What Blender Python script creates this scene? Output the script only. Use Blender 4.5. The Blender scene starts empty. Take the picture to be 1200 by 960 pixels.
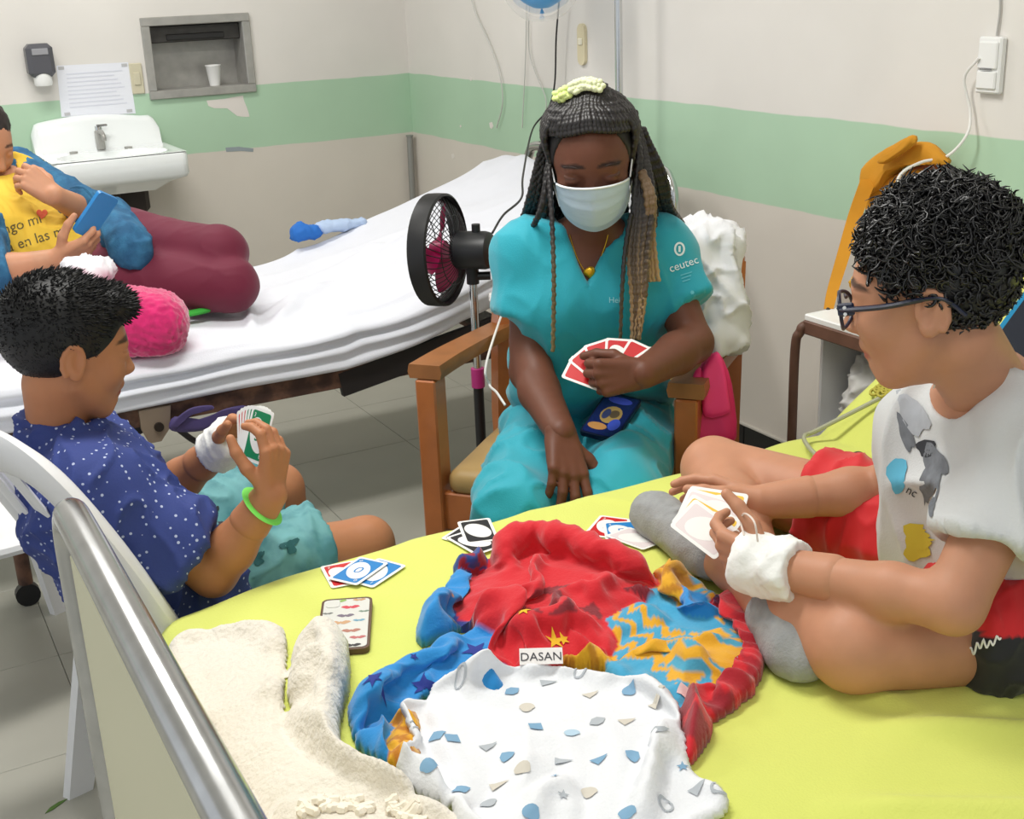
import bpy, bmesh, math, random
import numpy as np
from mathutils import Vector, Matrix
from mathutils.bvhtree import BVHTree

scene = bpy.context.scene
COL = scene.collection
rng = np.random.default_rng(7)
random.seed(7)

# ------------------------------------------------------------------ camera
FPX, PITCH, ROLL, YAW, CAMH = 1453.0, math.radians(19.23), math.radians(-2.39), math.radians(27.85), 1.45
_cy, _sy = math.cos(YAW), math.sin(YAW)
CF = np.array([_sy*math.cos(PITCH), _cy*math.cos(PITCH), -math.sin(PITCH)])
_r = np.array([_cy, -_sy, 0.0]); _u = np.cross(_r, CF)
CR = math.cos(ROLL)*_r + math.sin(ROLL)*_u
CU = -math.sin(ROLL)*_r + math.cos(ROLL)*_u
CC = np.array([0.0, 0.0, CAMH])
cam_d = bpy.data.cameras.new('camera'); cam_d.sensor_fit = 'HORIZONTAL'; cam_d.sensor_width = 36.0
cam_d.lens = FPX*36.0/1200.0; cam_d.clip_start = 0.05
cam = bpy.data.objects.new('camera', cam_d); COL.objects.link(cam)
m4 = Matrix.Identity(4)
for i in range(3):
    m4[i][0], m4[i][1], m4[i][2], m4[i][3] = CR[i], CU[i], -CF[i], CC[i]
cam.matrix_world = m4
scene.camera = cam

# ------------------------------------------------------------------ light
world = bpy.data.worlds.new('world'); scene.world = world; world.use_nodes = True
bg = world.node_tree.nodes['Background']; bg.inputs[0].default_value = (0.93, 0.97, 1.0, 1); bg.inputs[1].default_value = 0.62
def area(name, loc, size, size_y, power, col, target=None):
    d = bpy.data.lights.new(name, 'AREA'); d.shape = 'RECTANGLE'; d.size = size; d.size_y = size_y
    d.energy = power; d.color = col
    o = bpy.data.objects.new(name, d); COL.objects.link(o); o.location = loc
    if target is not None:
        o.rotation_euler = (Vector(target)-Vector(loc)).to_track_quat('-Z', 'Y').to_euler()
    return o
area('ceiling_tube_light', (0.55, 2.1, 2.68), 1.25, 0.35, 33, (1.0, 0.985, 0.95))
area('ceiling_tube_light', (0.45, 4.2, 2.68), 1.25, 0.35, 24, (1.0, 0.985, 0.95))
area('ceiling_tube_light', (0.1, 0.2, 2.68), 1.25, 0.35, 10, (1.0, 0.985, 0.95))
vs = scene.view_settings
vs.view_transform = 'Standard'; vs.look = 'None'; vs.exposure = 0.36; vs.gamma = 1.0; vs.use_curve_mapping = False

# ------------------------------------------------------------------ pixel helpers (a pixel is a direction; the distance comes from a plane or a depth in metres)
def ray(px, py): return CF + (px-600)/FPX*CR + (480-py)/FPX*CU
def PZ(px, py, z): d = ray(px, py); return CC + d*(z-CAMH)/d[2]
def PX(px, py, x): d = ray(px, py); return CC + d*x/d[0]
def PY(px, py, y): d = ray(px, py); return CC + d*y/d[1]
def PD(px, py, t): return CC + ray(px, py)*t
V = lambda *a: np.array(a, float)
def nrm(v): v = np.asarray(v, float); return v/np.linalg.norm(v)

# ------------------------------------------------------------------ noise
_perm = np.concatenate([rng.permutation(256)]*2).astype(np.int32)
_grad = rng.normal(size=(256, 3)); _grad /= np.linalg.norm(_grad, axis=1)[:, None]
def noise(P):
    P = np.asarray(P, float); I = np.floor(P).astype(np.int32); f = P-I; I &= 255
    u = f*f*f*(f*(f*6-15)+10); r = np.zeros(len(P))
    for dx in (0, 1):
        for dy in (0, 1):
            for dz in (0, 1):
                h = _perm[(_perm[(_perm[(I[:, 0]+dx) & 255]+I[:, 1]+dy) & 255]+I[:, 2]+dz) & 255]
                g = _grad[h]; d = ((f-np.array([dx, dy, dz]))*g).sum(1)
                w = np.where(dx, u[:, 0], 1-u[:, 0])*np.where(dy, u[:, 1], 1-u[:, 1])*np.where(dz, u[:, 2], 1-u[:, 2])
                r += w*d
    return r
def fbm(P, o=3): return sum(noise(np.asarray(P)*2**i+17.3*i)/2**i for i in range(o))
def ridged(P): return 1-2*np.abs(noise(P))

# ------------------------------------------------------------------ materials
def lin(c):
    c = np.array(c, float)/255.0
    return tuple(np.where(c <= .04045, c/12.92, ((c+.055)/1.055)**2.4))
_mats = {}
def M(name, rgb, rough=.6, metal=0.0, var=0.0, vscale=8.0, bump=0.0, bscale=40.0, sheen=0.0, sss=0.0, spec=.5, alpha=1.0, trans=0.0, rgb2=None, attr=None, coat=0.0):
    if name in _mats: return _mats[name]
    m = bpy.data.materials.new(name); m.use_nodes = True; nt = m.node_tree; b = nt.nodes['Principled BSDF']
    c = lin(rgb); b.inputs['Base Color'].default_value = (*c, 1)
    b.inputs['Roughness'].default_value = rough; b.inputs['Metallic'].default_value = metal
    b.inputs['Specular IOR Level'].default_value = spec
    if coat: b.inputs['Coat Weight'].default_value = coat
    if sheen: b.inputs['Sheen Weight'].default_value = sheen; b.inputs['Sheen Roughness'].default_value = .5
    if sss:
        b.inputs['Subsurface Weight'].default_value = sss; b.inputs['Subsurface Radius'].default_value = (1.0, .35, .2); b.inputs['Subsurface Scale'].default_value = .006
    if alpha < 1: b.inputs['Alpha'].default_value = alpha
    if trans: b.inputs['Transmission Weight'].default_value = trans; b.inputs['IOR'].default_value = 1.2
    tc = nt.nodes.new('ShaderNodeTexCoord')
    src = None
    if attr:
        a = nt.nodes.new('ShaderNodeAttribute'); a.attribute_name = attr; src = a.outputs['Color']
    if var or rgb2:
        n = nt.nodes.new('ShaderNodeTexNoise'); n.inputs['Scale'].default_value = vscale; n.inputs['Detail'].default_value = 4
        nt.links.new(tc.outputs['Object'], n.inputs['Vector'])
        if rgb2:
            r = nt.nodes.new('ShaderNodeValToRGB'); r.color_ramp.elements[0].position = .42; r.color_ramp.elements[1].position = .58
            r.color_ramp.elements[0].color = (*c, 1); r.color_ramp.elements[1].color = (*lin(rgb2), 1)
            nt.links.new(n.outputs['Fac'], r.inputs['Fac']); src = r.outputs['Color']
        if var:
            mr = nt.nodes.new('ShaderNodeMapRange'); mr.inputs['From Min'].default_value = .25; mr.inputs['From Max'].default_value = .75
            mr.inputs['To Min'].default_value = 1-var; mr.inputs['To Max'].default_value = 1+var
            nt.links.new(n.outputs['Fac'], mr.inputs['Value'])
            mx = nt.nodes.new('ShaderNodeMix'); mx.data_type = 'RGBA'; mx.blend_type = 'MULTIPLY'; mx.inputs['Factor'].default_value = 1
            if src is not None: nt.links.new(src, mx.inputs['A'])
            else: mx.inputs['A'].default_value = (*c, 1)
            nt.links.new(mr.outputs['Result'], mx.inputs['B']); src = mx.outputs['Result']
    if src is not None: nt.links.new(src, b.inputs['Base Color'])
    if bump:
        n2 = nt.nodes.new('ShaderNodeTexNoise'); n2.inputs['Scale'].default_value = bscale; n2.inputs['Detail'].default_value = 3
        nt.links.new(tc.outputs['Object'], n2.inputs['Vector'])
        bp = nt.nodes.new('ShaderNodeBump'); bp.inputs['Strength'].default_value = bump; bp.inputs['Distance'].default_value = .01
        nt.links.new(n2.outputs['Fac'], bp.inputs['Height']); nt.links.new(bp.outputs['Normal'], b.inputs['Normal'])
    _mats[name] = m
    return m

# ------------------------------------------------------------------ objects
WL = {}
def tag(o, label=None, cat=None, group=None, kind=None):
    if label: o['label'] = label
    if cat: o['category'] = cat
    if group: o['group'] = group
    if kind: o['kind'] = kind
    return o
def thing(name, label, cat, loc, group=None, kind=None):
    o = bpy.data.objects.new(name, None); COL.objects.link(o); o.empty_display_size = .05
    o.location = tuple(loc); WL[o.name] = np.array(loc, float)
    return tag(o, label, cat, group, kind)
def adopt(o, parent):
    o.parent = parent
    o.matrix_parent_inverse = Matrix.Translation(tuple(-WL[parent.name]))
    WL[o.name] = np.zeros(3)
def mk(name, verts, faces, mat, parent=None, smooth=True, col=None, mats=None, midx=None, loc=None):
    verts = np.asarray(verts, float)
    if parent is None and loc is None:
        loc = V(*( (verts[:, :2].min(0)+verts[:, :2].max(0))/2), verts[:, 2].min())
    me = bpy.data.meshes.new(name)
    v = verts if parent is not None else verts-loc
    me.from_pydata(v.tolist(), [], [list(map(int, f)) for f in faces] if not isinstance(faces, np.ndarray) else faces.tolist())
    me.polygons.foreach_set('use_smooth', [smooth]*len(me.polygons))
    if col is not None:
        a = me.color_attributes.new('Col', 'FLOAT_COLOR', 'POINT')
        c4 = np.ones((len(verts), 4), np.float32); c4[:, :3] = col; a.data.foreach_set('color', c4.ravel())
    for mm in (mats or [mat]): me.materials.append(mm)
    if midx is not None: me.polygons.foreach_set('material_index', list(map(int, midx)))
    me.update()
    o = bpy.data.objects.new(name, me); COL.objects.link(o)
    if parent is None: o.location = tuple(loc); WL[o.name] = np.array(loc, float)
    else: adopt(o, parent)
    return o
def copy_tree(o, offs, label=None):
    c = o.copy(); COL.objects.link(c); c.location = tuple(np.array(o.location)+np.array(offs)); WL[c.name] = np.array(c.location)
    if label: c['label'] = label
    for ch in list(o.children):
        k = ch.copy(); COL.objects.link(k); k.parent = c; k.matrix_parent_inverse = ch.matrix_parent_inverse.copy()
        for g in list(ch.children):
            q = g.copy(); COL.objects.link(q); q.parent = k; q.matrix_parent_inverse = g.matrix_parent_inverse.copy()
    return c

def frame_of(d, up=(0, 0, 1)):
    d = nrm(d); u = np.array(up, float)
    if abs(d@nrm(u)) > .97: u = np.array([1.0, 0, 0])
    x = nrm(np.cross(u, d)); y = np.cross(d, x)
    return x, y, d
def bez(pts, n=12):
    # Catmull-Rom through points
    P = [np.asarray(p, float) for p in pts]; P = [2*P[0]-P[1]]+P+[2*P[-1]-P[-2]]; out = []
    for i in range(1, len(P)-2):
        for t in np.linspace(0, 1, n, endpoint=False):
            a, b, c, d = P[i-1], P[i], P[i+1], P[i+2]
            out.append(.5*((2*b)+(-a+c)*t+(2*a-5*b+4*c-d)*t*t+(-a+3*b-3*c+d)*t**3))
    out.append(P[-2]); return np.array(out)
class MB:
    def __init__(s): s.v = []; s.f = []
    def add(s, v, f):
        o = len(s.v); s.v.extend([tuple(map(float, p)) for p in v]); s.f.extend([[int(i)+o for i in q] for q in f]); return s
    def box(s, c, h, R=None, bev=0.0):
        # chamfered box; h half sizes; R rows are axes
        h = np.array(h, float); R = np.eye(3) if R is None else np.array(R, float); c = np.array(c, float)
        b = min(bev, .49*2*h.min())
        if b <= 0:
            v = [c+(np.array([x, y, z])*h)@R for z in (-1, 1) for y in (-1, 1) for x in (-1, 1)]
            return s.add(v, [(0, 2, 3, 1), (4, 5, 7, 6), (0, 1, 5, 4), (2, 6, 7, 3), (0, 4, 6, 2), (1, 3, 7, 5)])
        v = []; idx = {}
        for sx in (-1, 1):
            for sy in (-1, 1):
                for sz in (-1, 1):
                    for ax in range(3):
                        p = np.array([sx, sy, sz])*(h-b); p[ax] = [sx, sy, sz][ax]*h[ax]
                        idx[(sx, sy, sz, ax)] = len(v); v.append(c+p@R)
        f = []
        for ax in range(3):
            a1, a2 = (ax+1) % 3, (ax+2) % 3
            for sg in (-1, 1):
                q = []
                for t1, t2 in ((-1, -1), (1, -1), (1, 1), (-1, 1)):
                    k = [0, 0, 0]; k[ax] = sg; k[a1] = t1; k[a2] = t2; q.append(idx[(*k, ax)])
                f.append(q if sg > 0 else q[::-1])
            for t1 in (-1, 1):
                for t2 in (-1, 1):   # edges along ax
                    k0 = [0, 0, 0]; k1 = [0, 0, 0]; k0[ax] = -1; k1[ax] = 1
                    for k in (k0, k1): k[a1] = t1; k[a2] = t2
                    q = [idx[(*k0, a1)], idx[(*k1, a1)], idx[(*k1, a2)], idx[(*k0, a2)]]
                    f.append(q if t1*t2 > 0 else q[::-1])
        for sx in (-1, 1):
            for sy in (-1, 1):
                for sz in (-1, 1):
                    q = [idx[(sx, sy, sz, a)] for a in range(3)]
                    f.append(q if sx*sy*sz > 0 else q[::-1])
        return s.add(v, f)
    def tube(s, path, r, n=10, cap=True, flat=1.0, up=(0, 0, 1)):
        P = np.asarray(path, float); m = len(P); r = np.broadcast_to(np.asarray(r, float), (m,))
        T = np.gradient(P, axis=0); T /= np.linalg.norm(T, axis=1)[:, None]+1e-12
        x, y, _ = frame_of(T[0], up); v = []
        for i in range(m):
            x = x-T[i]*(x@T[i]); x = x/(np.linalg.norm(x)+1e-12); y = np.cross(T[i], x)
            for k in range(n):
                a = 2*math.pi*k/n; v.append(P[i]+r[i]*(math.cos(a)*x+flat*math.sin(a)*y))
        f = [(i*n+k, i*n+(k+1) % n, (i+1)*n+(k+1) % n, (i+1)*n+k) for i in range(m-1) for k in range(n)]
        if cap: f += [list(range(n))[::-1], list(range((m-1)*n, m*n))]
        return s.add(v, f)
    def cyl(s, a, b, ra, rb=None, n=20): return s.tube([a, b], [ra, ra if rb is None else rb], n)
    def lathe(s, prof, o, axis=(0, 0, 1), n=32, sx=1.0, sy=1.0, up=(0, 1, 0)):
        x, y, d = frame_of(axis, up); o = np.array(o, float); v = []
        for (r, z) in prof:
            for k in range(n):
                a = 2*math.pi*k/n; v.append(o+d*z+r*(sx*math.cos(a)*x+sy*math.sin(a)*y))
        m = len(prof)
        f = [(i*n+k, i*n+(k+1) % n, (i+1)*n+(k+1) % n, (i+1)*n+k) for i in range(m-1) for k in range(n)]
        return s.add(v, f)
    def prism(s, poly, o, ax, ay, az, t):
        o, ax, ay, az = (np.array(q, float) for q in (o, ax, ay, az)); n = len(poly)
        v = [o+ax*p[0]+ay*p[1] for p in poly]+[o+ax*p[0]+ay*p[1]+az*t for p in poly]
        f = [list(range(n))[::-1], list(range(n, 2*n))]+[(i, (i+1) % n, n+(i+1) % n, n+i) for i in range(n)]
        return s.add(v, f)
    def grid(s, G):
        a, b = G.shape[:2]
        return s.add(G.reshape(-1, 3), [(i*b+j, i*b+j+1, (i+1)*b+j+1, (i+1)*b+j) for i in range(a-1) for j in range(b-1)])
    def loop_loft(s, L, cap=True):
        # list of closed loops (m, n, 3)
        m, n = L.shape[:2]
        f = [(i*n+k, i*n+(k+1) % n, (i+1)*n+(k+1) % n, (i+1)*n+k) for i in range(m-1) for k in range(n)]
        if cap: f += [list(range(n))[::-1], list(range((m-1)*n, m*n))]
        return s.add(L.reshape(-1, 3), f)
    def build(s, name, mat, parent=None, smooth=True, sharp=40):
        o = mk(name, s.v, s.f, mat, parent, smooth)
        if smooth and sharp:
            o.data.set_sharp_from_angle(angle=math.radians(sharp))
        return o

# ------------------------------------------------------------------ signed distance modelling with a surface-nets mesher
def _pb(p):
    if p[0] == 'cone': a, b, ra, rb = p[1:5]; r = max(ra, rb); return np.minimum(a, b)-r, np.maximum(a, b)+r
    if p[0] in ('ell', 'box'): r = np.linalg.norm(p[2]) if p[0] == 'box' else max(p[2]); return p[1]-r, p[1]+r
def cone(a, b, ra, rb=None, k=.012, op='u'): return ('cone', np.array(a, float), np.array(b, float), ra, ra if rb is None else rb, k, op)
def ell(c, r, R=None, k=.012, op='u'): return ('ell', np.array(c, float), np.array(r if np.ndim(r) else [r]*3, float), np.eye(3) if R is None else np.array(R, float), k, op)
def rbox(c, h, R=None, rd=.01, k=.01, op='u'): return ('box', np.array(c, float), np.array(h, float), np.eye(3) if R is None else np.array(R, float), rd, k, op)
def cut(p, n): return ('cut', np.array(p, float), nrm(n))
def chain(pts, rads, k=.015): return [cone(pts[i], pts[i+1], rads[i], rads[i+1], k) for i in range(len(pts)-1)]
def sdf_mesh(prims, h, pad=.02, shrink=0.0):
    bs = [_pb(p) for p in prims if p[0] not in ('cut', 'wedge') and p[-1] == 'u']
    lo = np.min([b[0] for b in bs], 0)-pad; hi = np.max([b[1] for b in bs], 0)+pad
    n = np.ceil((hi-lo)/h).astype(int)+1
    F = np.full(n, .5, np.float32); ax = [(lo[i]+h*np.arange(n[i])).astype(np.float32) for i in range(3)]
    for p in prims:
        if p[0] == 'cut':
            pt, nn = p[1], p[2]
            d = ((ax[0]-pt[0])*nn[0])[:, None, None]+((ax[1]-pt[1])*nn[1])[None, :, None]+((ax[2]-pt[2])*nn[2])[None, None, :]
            np.maximum(F, d, out=F); continue
        if p[0] == 'wedge':
            D = None
            for pt, nn in p[1]:
                d = ((ax[0]-pt[0])*nn[0])[:, None, None]+((ax[1]-pt[1])*nn[1])[None, :, None]+((ax[2]-pt[2])*nn[2])[None, None, :]
                D = d if D is None else np.maximum(D, d)
            np.maximum(F, -D, out=F); continue
        k, op = p[-2], p[-1]
        b0, b1 = _pb(p); mg = k+4*h
        i0 = np.clip(np.floor((b0-mg-lo)/h).astype(int), 0, n-1); i1 = np.clip(np.ceil((b1+mg-lo)/h).astype(int)+1, 1, n)
        if np.any(i1 <= i0): continue
        sl = tuple(slice(a, b) for a, b in zip(i0, i1))
        X = ax[0][sl[0]][:, None, None]; Y = ax[1][sl[1]][None, :, None]; Z = ax[2][sl[2]][None, None, :]
        if p[0] == 'cone':
            a, b, ra, rb = p[1:5]; ab = b-a; L2 = max(ab@ab, 1e-9)
            t = np.clip(((X-a[0])*ab[0]+(Y-a[1])*ab[1]+(Z-a[2])*ab[2])/L2, 0, 1).astype(np.float32)
            d = np.sqrt((X-a[0]-t*ab[0])**2+(Y-a[1]-t*ab[1])**2+(Z-a[2]-t*ab[2])**2)-(ra+(rb-ra)*t)
        else:
            c, r, R = p[1], p[2], p[3]
            x, y, z = [((X-c[0])*R[i][0]+(Y-c[1])*R[i][1]+(Z-c[2])*R[i][2]) for i in range(3)]
            if p[0] == 'ell':
                k0 = np.sqrt((x/r[0])**2+(y/r[1])**2+(z/r[2])**2); k1 = np.sqrt((x/r[0]**2)**2+(y/r[1]**2)**2+(z/r[2]**2)**2)+1e-9
                d = k0*(k0-1)/k1
            else:
                rd = p[4]; q = [np.abs(v)-(r[i]-rd) for i, v in enumerate((x, y, z))]
                d = np.sqrt(sum(np.maximum(v, 0)**2 for v in q))+np.minimum(np.maximum(np.maximum(q[0], q[1]), q[2]), 0)-rd
        S = F[sl]; d = d.astype(np.float32)
        if op == 'u':
            hh = np.maximum(k-np.abs(S-d), 0)/k if k > 0 else 0
            F[sl] = np.minimum(S, d)-hh*hh*k*.25
        elif op == 's':
            d = -d; hh = np.maximum(k-np.abs(S-d), 0)/k if k > 0 else 0
            F[sl] = np.maximum(S, d)+hh*hh*k*.25
        elif op == 'i':
            big = np.full_like(F, .5); big[sl] = d; np.maximum(F, big, out=F)
    if shrink: F += shrink
    F[0] = F[-1] = .5; F[:, 0] = F[:, -1] = .5; F[:, :, 0] = F[:, :, -1] = .5
    return nets(F, lo, h)
def nets(F, lo, h):
    S = F < 0; c = np.zeros(tuple(x-1 for x in F.shape), np.int8)
    offs = [(i, j, k) for i in (0, 1) for j in (0, 1) for k in (0, 1)]
    nx, ny, nz = c.shape
    for o in offs: c += S[o[0]:o[0]+nx, o[1]:o[1]+ny, o[2]:o[2]+nz]
    I = np.argwhere((c > 0) & (c < 8)); N = len(I)
    vals = np.stack([F[I[:, 0]+o[0], I[:, 1]+o[1], I[:, 2]+o[2]] for o in offs], 1)
    acc = np.zeros((N, 3)); cnt = np.zeros(N)
    for a in range(8):
        for b in range(a+1, 8):
            oa, ob = np.array(offs[a]), np.array(offs[b])
            if np.abs(oa-ob).sum() != 1: continue
            va, vb = vals[:, a], vals[:, b]; m = (va < 0) != (vb < 0)
            t = np.where(m, va/np.where(m, va-vb, 1), 0)
            acc[m] += (oa+(ob-oa)*t[:, None])[m]; cnt[m] += 1
    verts = lo+h*(I+acc/cnt[:, None])
    idx = np.full(c.shape, -1, np.int32); idx[I[:, 0], I[:, 1], I[:, 2]] = np.arange(N)
    quads = []
    for axis in range(3):
        sa = [slice(1, -1)]*3; sa[axis] = slice(0, -1); sb = list(sa); sb[axis] = slice(1, None)
        A = S[tuple(sa)]; B = S[tuple(sb)]; E = np.argwhere(A != B)
        if not len(E): continue
        fl = A[E[:, 0], E[:, 1], E[:, 2]]
        base = E+1; base[:, axis] = E[:, axis]
        u, v = (axis+1) % 3, (axis+2) % 3
        def g(du, dv):
            q = base.copy(); q[:, u] -= du; q[:, v] -= dv; return idx[q[:, 0], q[:, 1], q[:, 2]]
        q = np.stack([g(1, 1), g(0, 1), g(0, 0), g(1, 0)], 1)
        q[~fl] = q[~fl][:, ::-1]; quads.append(q)
    return verts, np.concatenate(quads)
def vnormals(v, f):
    n = np.cross(v[f[:, 2]]-v[f[:, 0]], v[f[:, 3]]-v[f[:, 1]]); out = np.zeros_like(v)
    for i in range(4): np.add.at(out, f[:, i], n)
    return out/(np.linalg.norm(out, axis=1)[:, None]+1e-12)
def relax(v, f, it=2, w=.5):
    for _ in range(it):
        acc = np.zeros_like(v); cnt = np.zeros(len(v))
        for i in range(4):
            a, b = f[:, i], f[:, (i+1) % 4]
            np.add.at(acc, a, v[b]); np.add.at(acc, b, v[a]); np.add.at(cnt, a, 1); np.add.at(cnt, b, 1)
        v = v*(1-w)+w*acc/np.maximum(cnt, 1)[:, None]
    return v
def sdf_obj(name, prims, h, mat, parent=None, disp=None, colf=None, pad=.02, it=1, extra=None):
    v, f = sdf_mesh(prims, h, pad); v = relax(v, f, it)
    if extra:      # finer pieces of the same continuous body (head, hands)
        for (pr, hh, it2) in extra:
            v2, f2 = sdf_mesh(pr, hh, pad); v2 = relax(v2, f2, it2); f = np.concatenate([f, f2+len(v)]); v = np.concatenate([v, v2])
    if disp is not None:
        n = vnormals(v, f); v = v+n*disp(v, n)[:, None]
    col = colf(v, vnormals(v, f)) if colf else None
    return mk(name, v, f, mat, parent, True, col)

# ------------------------------------------------------------------ prints projected on a surface
def bvh_of(o):
    me = o.data; off = WL[o.name]
    return BVHTree.FromPolygons([tuple(np.array(v.co)+off) for v in me.vertices], [tuple(p.vertices) for p in me.polygons])
def project(V3, d, bvh, off=.0012):
    out = []
    d = Vector(tuple(nrm(d)))
    for p in V3:
        q = Vector(tuple(p))-d*.3
        hit, n, i, t = bvh.ray_cast(q, d, .7)
        if hit is None: out.append(None)
        else:
            if n.dot(d) > 0: n = -n
            out.append(np.array(hit+n*off))
    return out
def shape_mesh(poly, rings=4):
    P = np.array(poly, float); c = P.mean(0); n = len(P); v = [c]
    for r in range(1, rings+1): v += list(c+(P-c)*r/rings)
    f = [(0, 1+i, 1+(i+1) % n) for i in range(n)]
    for r in range(rings-1):
        a = 1+r*n; b = a+n
        f += [(a+i, b+i, b+(i+1) % n, a+(i+1) % n) for i in range(n)]
    return np.array(v), f
def poly_circle(rx, ry=None, n=20, c=(0, 0)): return [(c[0]+rx*math.cos(2*math.pi*i/n), c[1]+(ry or rx)*math.sin(2*math.pi*i/n)) for i in range(n)]
def poly_star(r, n=5, q=.42, rot=0.3): return [((r if i % 2 == 0 else r*q)*math.cos(math.pi*i/n+rot), (r if i % 2 == 0 else r*q)*math.sin(math.pi*i/n+rot)) for i in range(2*n)]
def poly_rect(w, h, sub=3):
    e = np.linspace(-1, 1, sub+1)[:-1]
    return [(t*w, -h) for t in e]+[(w, t*h) for t in e]+[(-t*w, h) for t in e]+[(-w, -t*h) for t in e]
def decal(name, poly, o, ax, ay, d, bvh, mat, parent, rings=4, off=.0012, vf=None):
    if vf is None: v2, f = shape_mesh(poly, rings)
    else: v2, f = vf
    o, ax, ay = np.array(o), np.array(ax), np.array(ay)
    V3 = [o+ax*p[0]+ay*p[1] for p in v2]; W = project(V3, d, bvh, off)
    ok = [w is not None for w in W]; keep = {}; vv = []
    for i, w in enumerate(W):
        if ok[i]: keep[i] = len(vv); vv.append(w)
    ff = [[keep[i] for i in q] for q in f if all(ok[i] for i in q)]
    ff = [q for q in ff if max(np.linalg.norm(vv[q[i]]-vv[q[i-1]]) for i in range(len(q))) < .05]
    if not ff: return None
    if vf is None:      # keep one connected piece
        root = list(range(len(vv)))
        def fd(i):
            while root[i] != i: root[i] = root[root[i]]; i = root[i]
            return i
        for q in ff:
            for i in q[1:]: root[fd(i)] = fd(q[0])
        cnt = {}
        for q in ff: cnt[fd(q[0])] = cnt.get(fd(q[0]), 0)+1
        best = max(cnt, key=cnt.get); ff = [q for q in ff if fd(q[0]) == best]
    us = sorted({i for q in ff for i in q}); re = {i: k for k, i in enumerate(us)}
    return mk(name, [vv[i] for i in us], [[re[i] for i in q] for q in ff], mat, parent)
_txt = {}
def text_mesh(s, size=1.0, shear=0.0):
    cu = bpy.data.curves.new('t', 'FONT'); cu.body = s; cu.size = size; cu.align_x = 'CENTER'; cu.align_y = 'CENTER'; cu.resolution_u = 3; cu.shear = shear
    o = bpy.data.objects.new('t', cu); COL.objects.link(o); dg = bpy.context.evaluated_depsgraph_get()
    me = o.evaluated_get(dg).to_mesh(); v = [(p.co.x, p.co.y) for p in me.vertices]; f = [tuple(p.vertices) for p in me.polygons]
    o.evaluated_get(dg).to_mesh_clear(); bpy.data.objects.remove(o); bpy.data.curves.remove(cu)
    return np.array(v), f
# ================================================================== setting
XR, YB, ZC = 2.339, 5.282, 2.75
Z1, Z2 = 0.80, 1.06
def wall_mat(name, seed):
    m = bpy.data.materials.new(name); m.use_nodes = True; nt = m.node_tree; b = nt.nodes['Principled BSDF']
    b.inputs['Roughness'].default_value = .5; b.inputs['Specular IOR Level'].default_value = .35
    g = nt.nodes.new('ShaderNodeNewGeometry'); sp = nt.nodes.new('ShaderNodeSeparateXYZ'); nt.links.new(g.outputs['Position'], sp.inputs[0])
    n = nt.nodes.new('ShaderNodeTexNoise'); n.inputs['Scale'].default_value = 6; n.inputs['Detail'].default_value = 2; nt.links.new(g.outputs['Position'], n.inputs['Vector'])
    w = nt.nodes.new('ShaderNodeMath'); w.operation = 'MULTIPLY_ADD'; w.inputs[1].default_value = .012; nt.links.new(n.outputs['Fac'], w.inputs[0]); nt.links.new(sp.outputs['Z'], w.inputs[2])
    def step(z, soft=.002):
        r = nt.nodes.new('ShaderNodeMapRange'); r.inputs['From Min'].default_value = z+.006-soft; r.inputs['From Max'].default_value = z+.006+soft; nt.links.new(w.outputs[0], r.inputs['Value']); return r.outputs[0]
    lo, hi = step(Z1), step(Z2)
    n2 = nt.nodes.new('ShaderNodeTexNoise'); n2.inputs['Scale'].default_value = 1.7; n2.inputs['Detail'].default_value = 5; nt.links.new(g.outputs['Position'], n2.inputs['Vector'])
    mr = nt.nodes.new('ShaderNodeMapRange'); mr.inputs['From Min'].default_value = .3; mr.inputs['From Max'].default_value = .7; mr.inputs['To Min'].default_value = .94; mr.inputs['To Max'].default_value = 1.05; nt.links.new(n2.outputs['Fac'], mr.inputs['Value'])
    def mix(a, bcol, fac):
        x = nt.nodes.new('ShaderNodeMix'); x.data_type = 'RGBA'
        for s, q in (('A', a), ('B', bcol)):
            if isinstance(q, tuple): x.inputs[s].default_value = (*lin(q), 1)
            else: nt.links.new(q, x.inputs[s])
        nt.links.new(fac, x.inputs['Factor']); return x.outputs['Result']
    c = mix((216, 209, 199), (177, 208, 180), lo); c = mix(c, (225, 221, 215), hi)
    x = nt.nodes.new('ShaderNodeMix'); x.data_type = 'RGBA'; x.blend_type = 'MULTIPLY'; x.inputs['Factor'].default_value = 1
    nt.links.new(c, x.inputs['A']); nt.links.new(mr.outputs[0], x.inputs['B']); nt.links.new(x.outputs['Result'], b.inputs['Base Color'])
    bp = nt.nodes.new('ShaderNodeBump'); bp.inputs['Strength'].default_value = .25; bp.inputs['Distance'].default_value = .02
    nt.links.new(n2.outputs['Fac'], bp.inputs['Height']); nt.links.new(bp.outputs['Normal'], b.inputs['Normal'])
    return m
WALLM = wall_mat('painted_wall', 1)
NX0, NX1, NZ0, NZ1 = 1.178, 1.626, 1.033, 1.353      # niche opening in the back wall
mb = MB(); X0 = -2.4; T = .2
def wbox(x0, x1, z0, z1): mb.box(((x0+x1)/2, YB+T/2, (z0+z1)/2), ((x1-x0)/2, T/2, (z1-z0)/2))
wbox(X0, NX0+.02, 0, ZC); wbox(NX1-.02, XR+T, 0, ZC); wbox(NX0+.02, NX1-.02, 0, NZ0+.02); wbox(NX0+.02, NX1-.02, NZ1-.02, ZC)
WB = mb.build('wall_back', WALLM, smooth=False); tag(WB, kind='structure')
mb = MB().box((XR+.1, 1.6, ZC/2), (.1, YB-1.6, ZC/2)); WR = mb.build('wall_right', WALLM, smooth=False); tag(WR, kind='structure')
mb = MB().box(((X0+XR)/2, 1.6, ZC+.05), ((XR-X0)/2+.2, YB-1.6+.2, .05)); tag(mb.build('ceiling', M('ceiling_paint', (232, 230, 224), .8), smooth=False), kind='structure')
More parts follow.
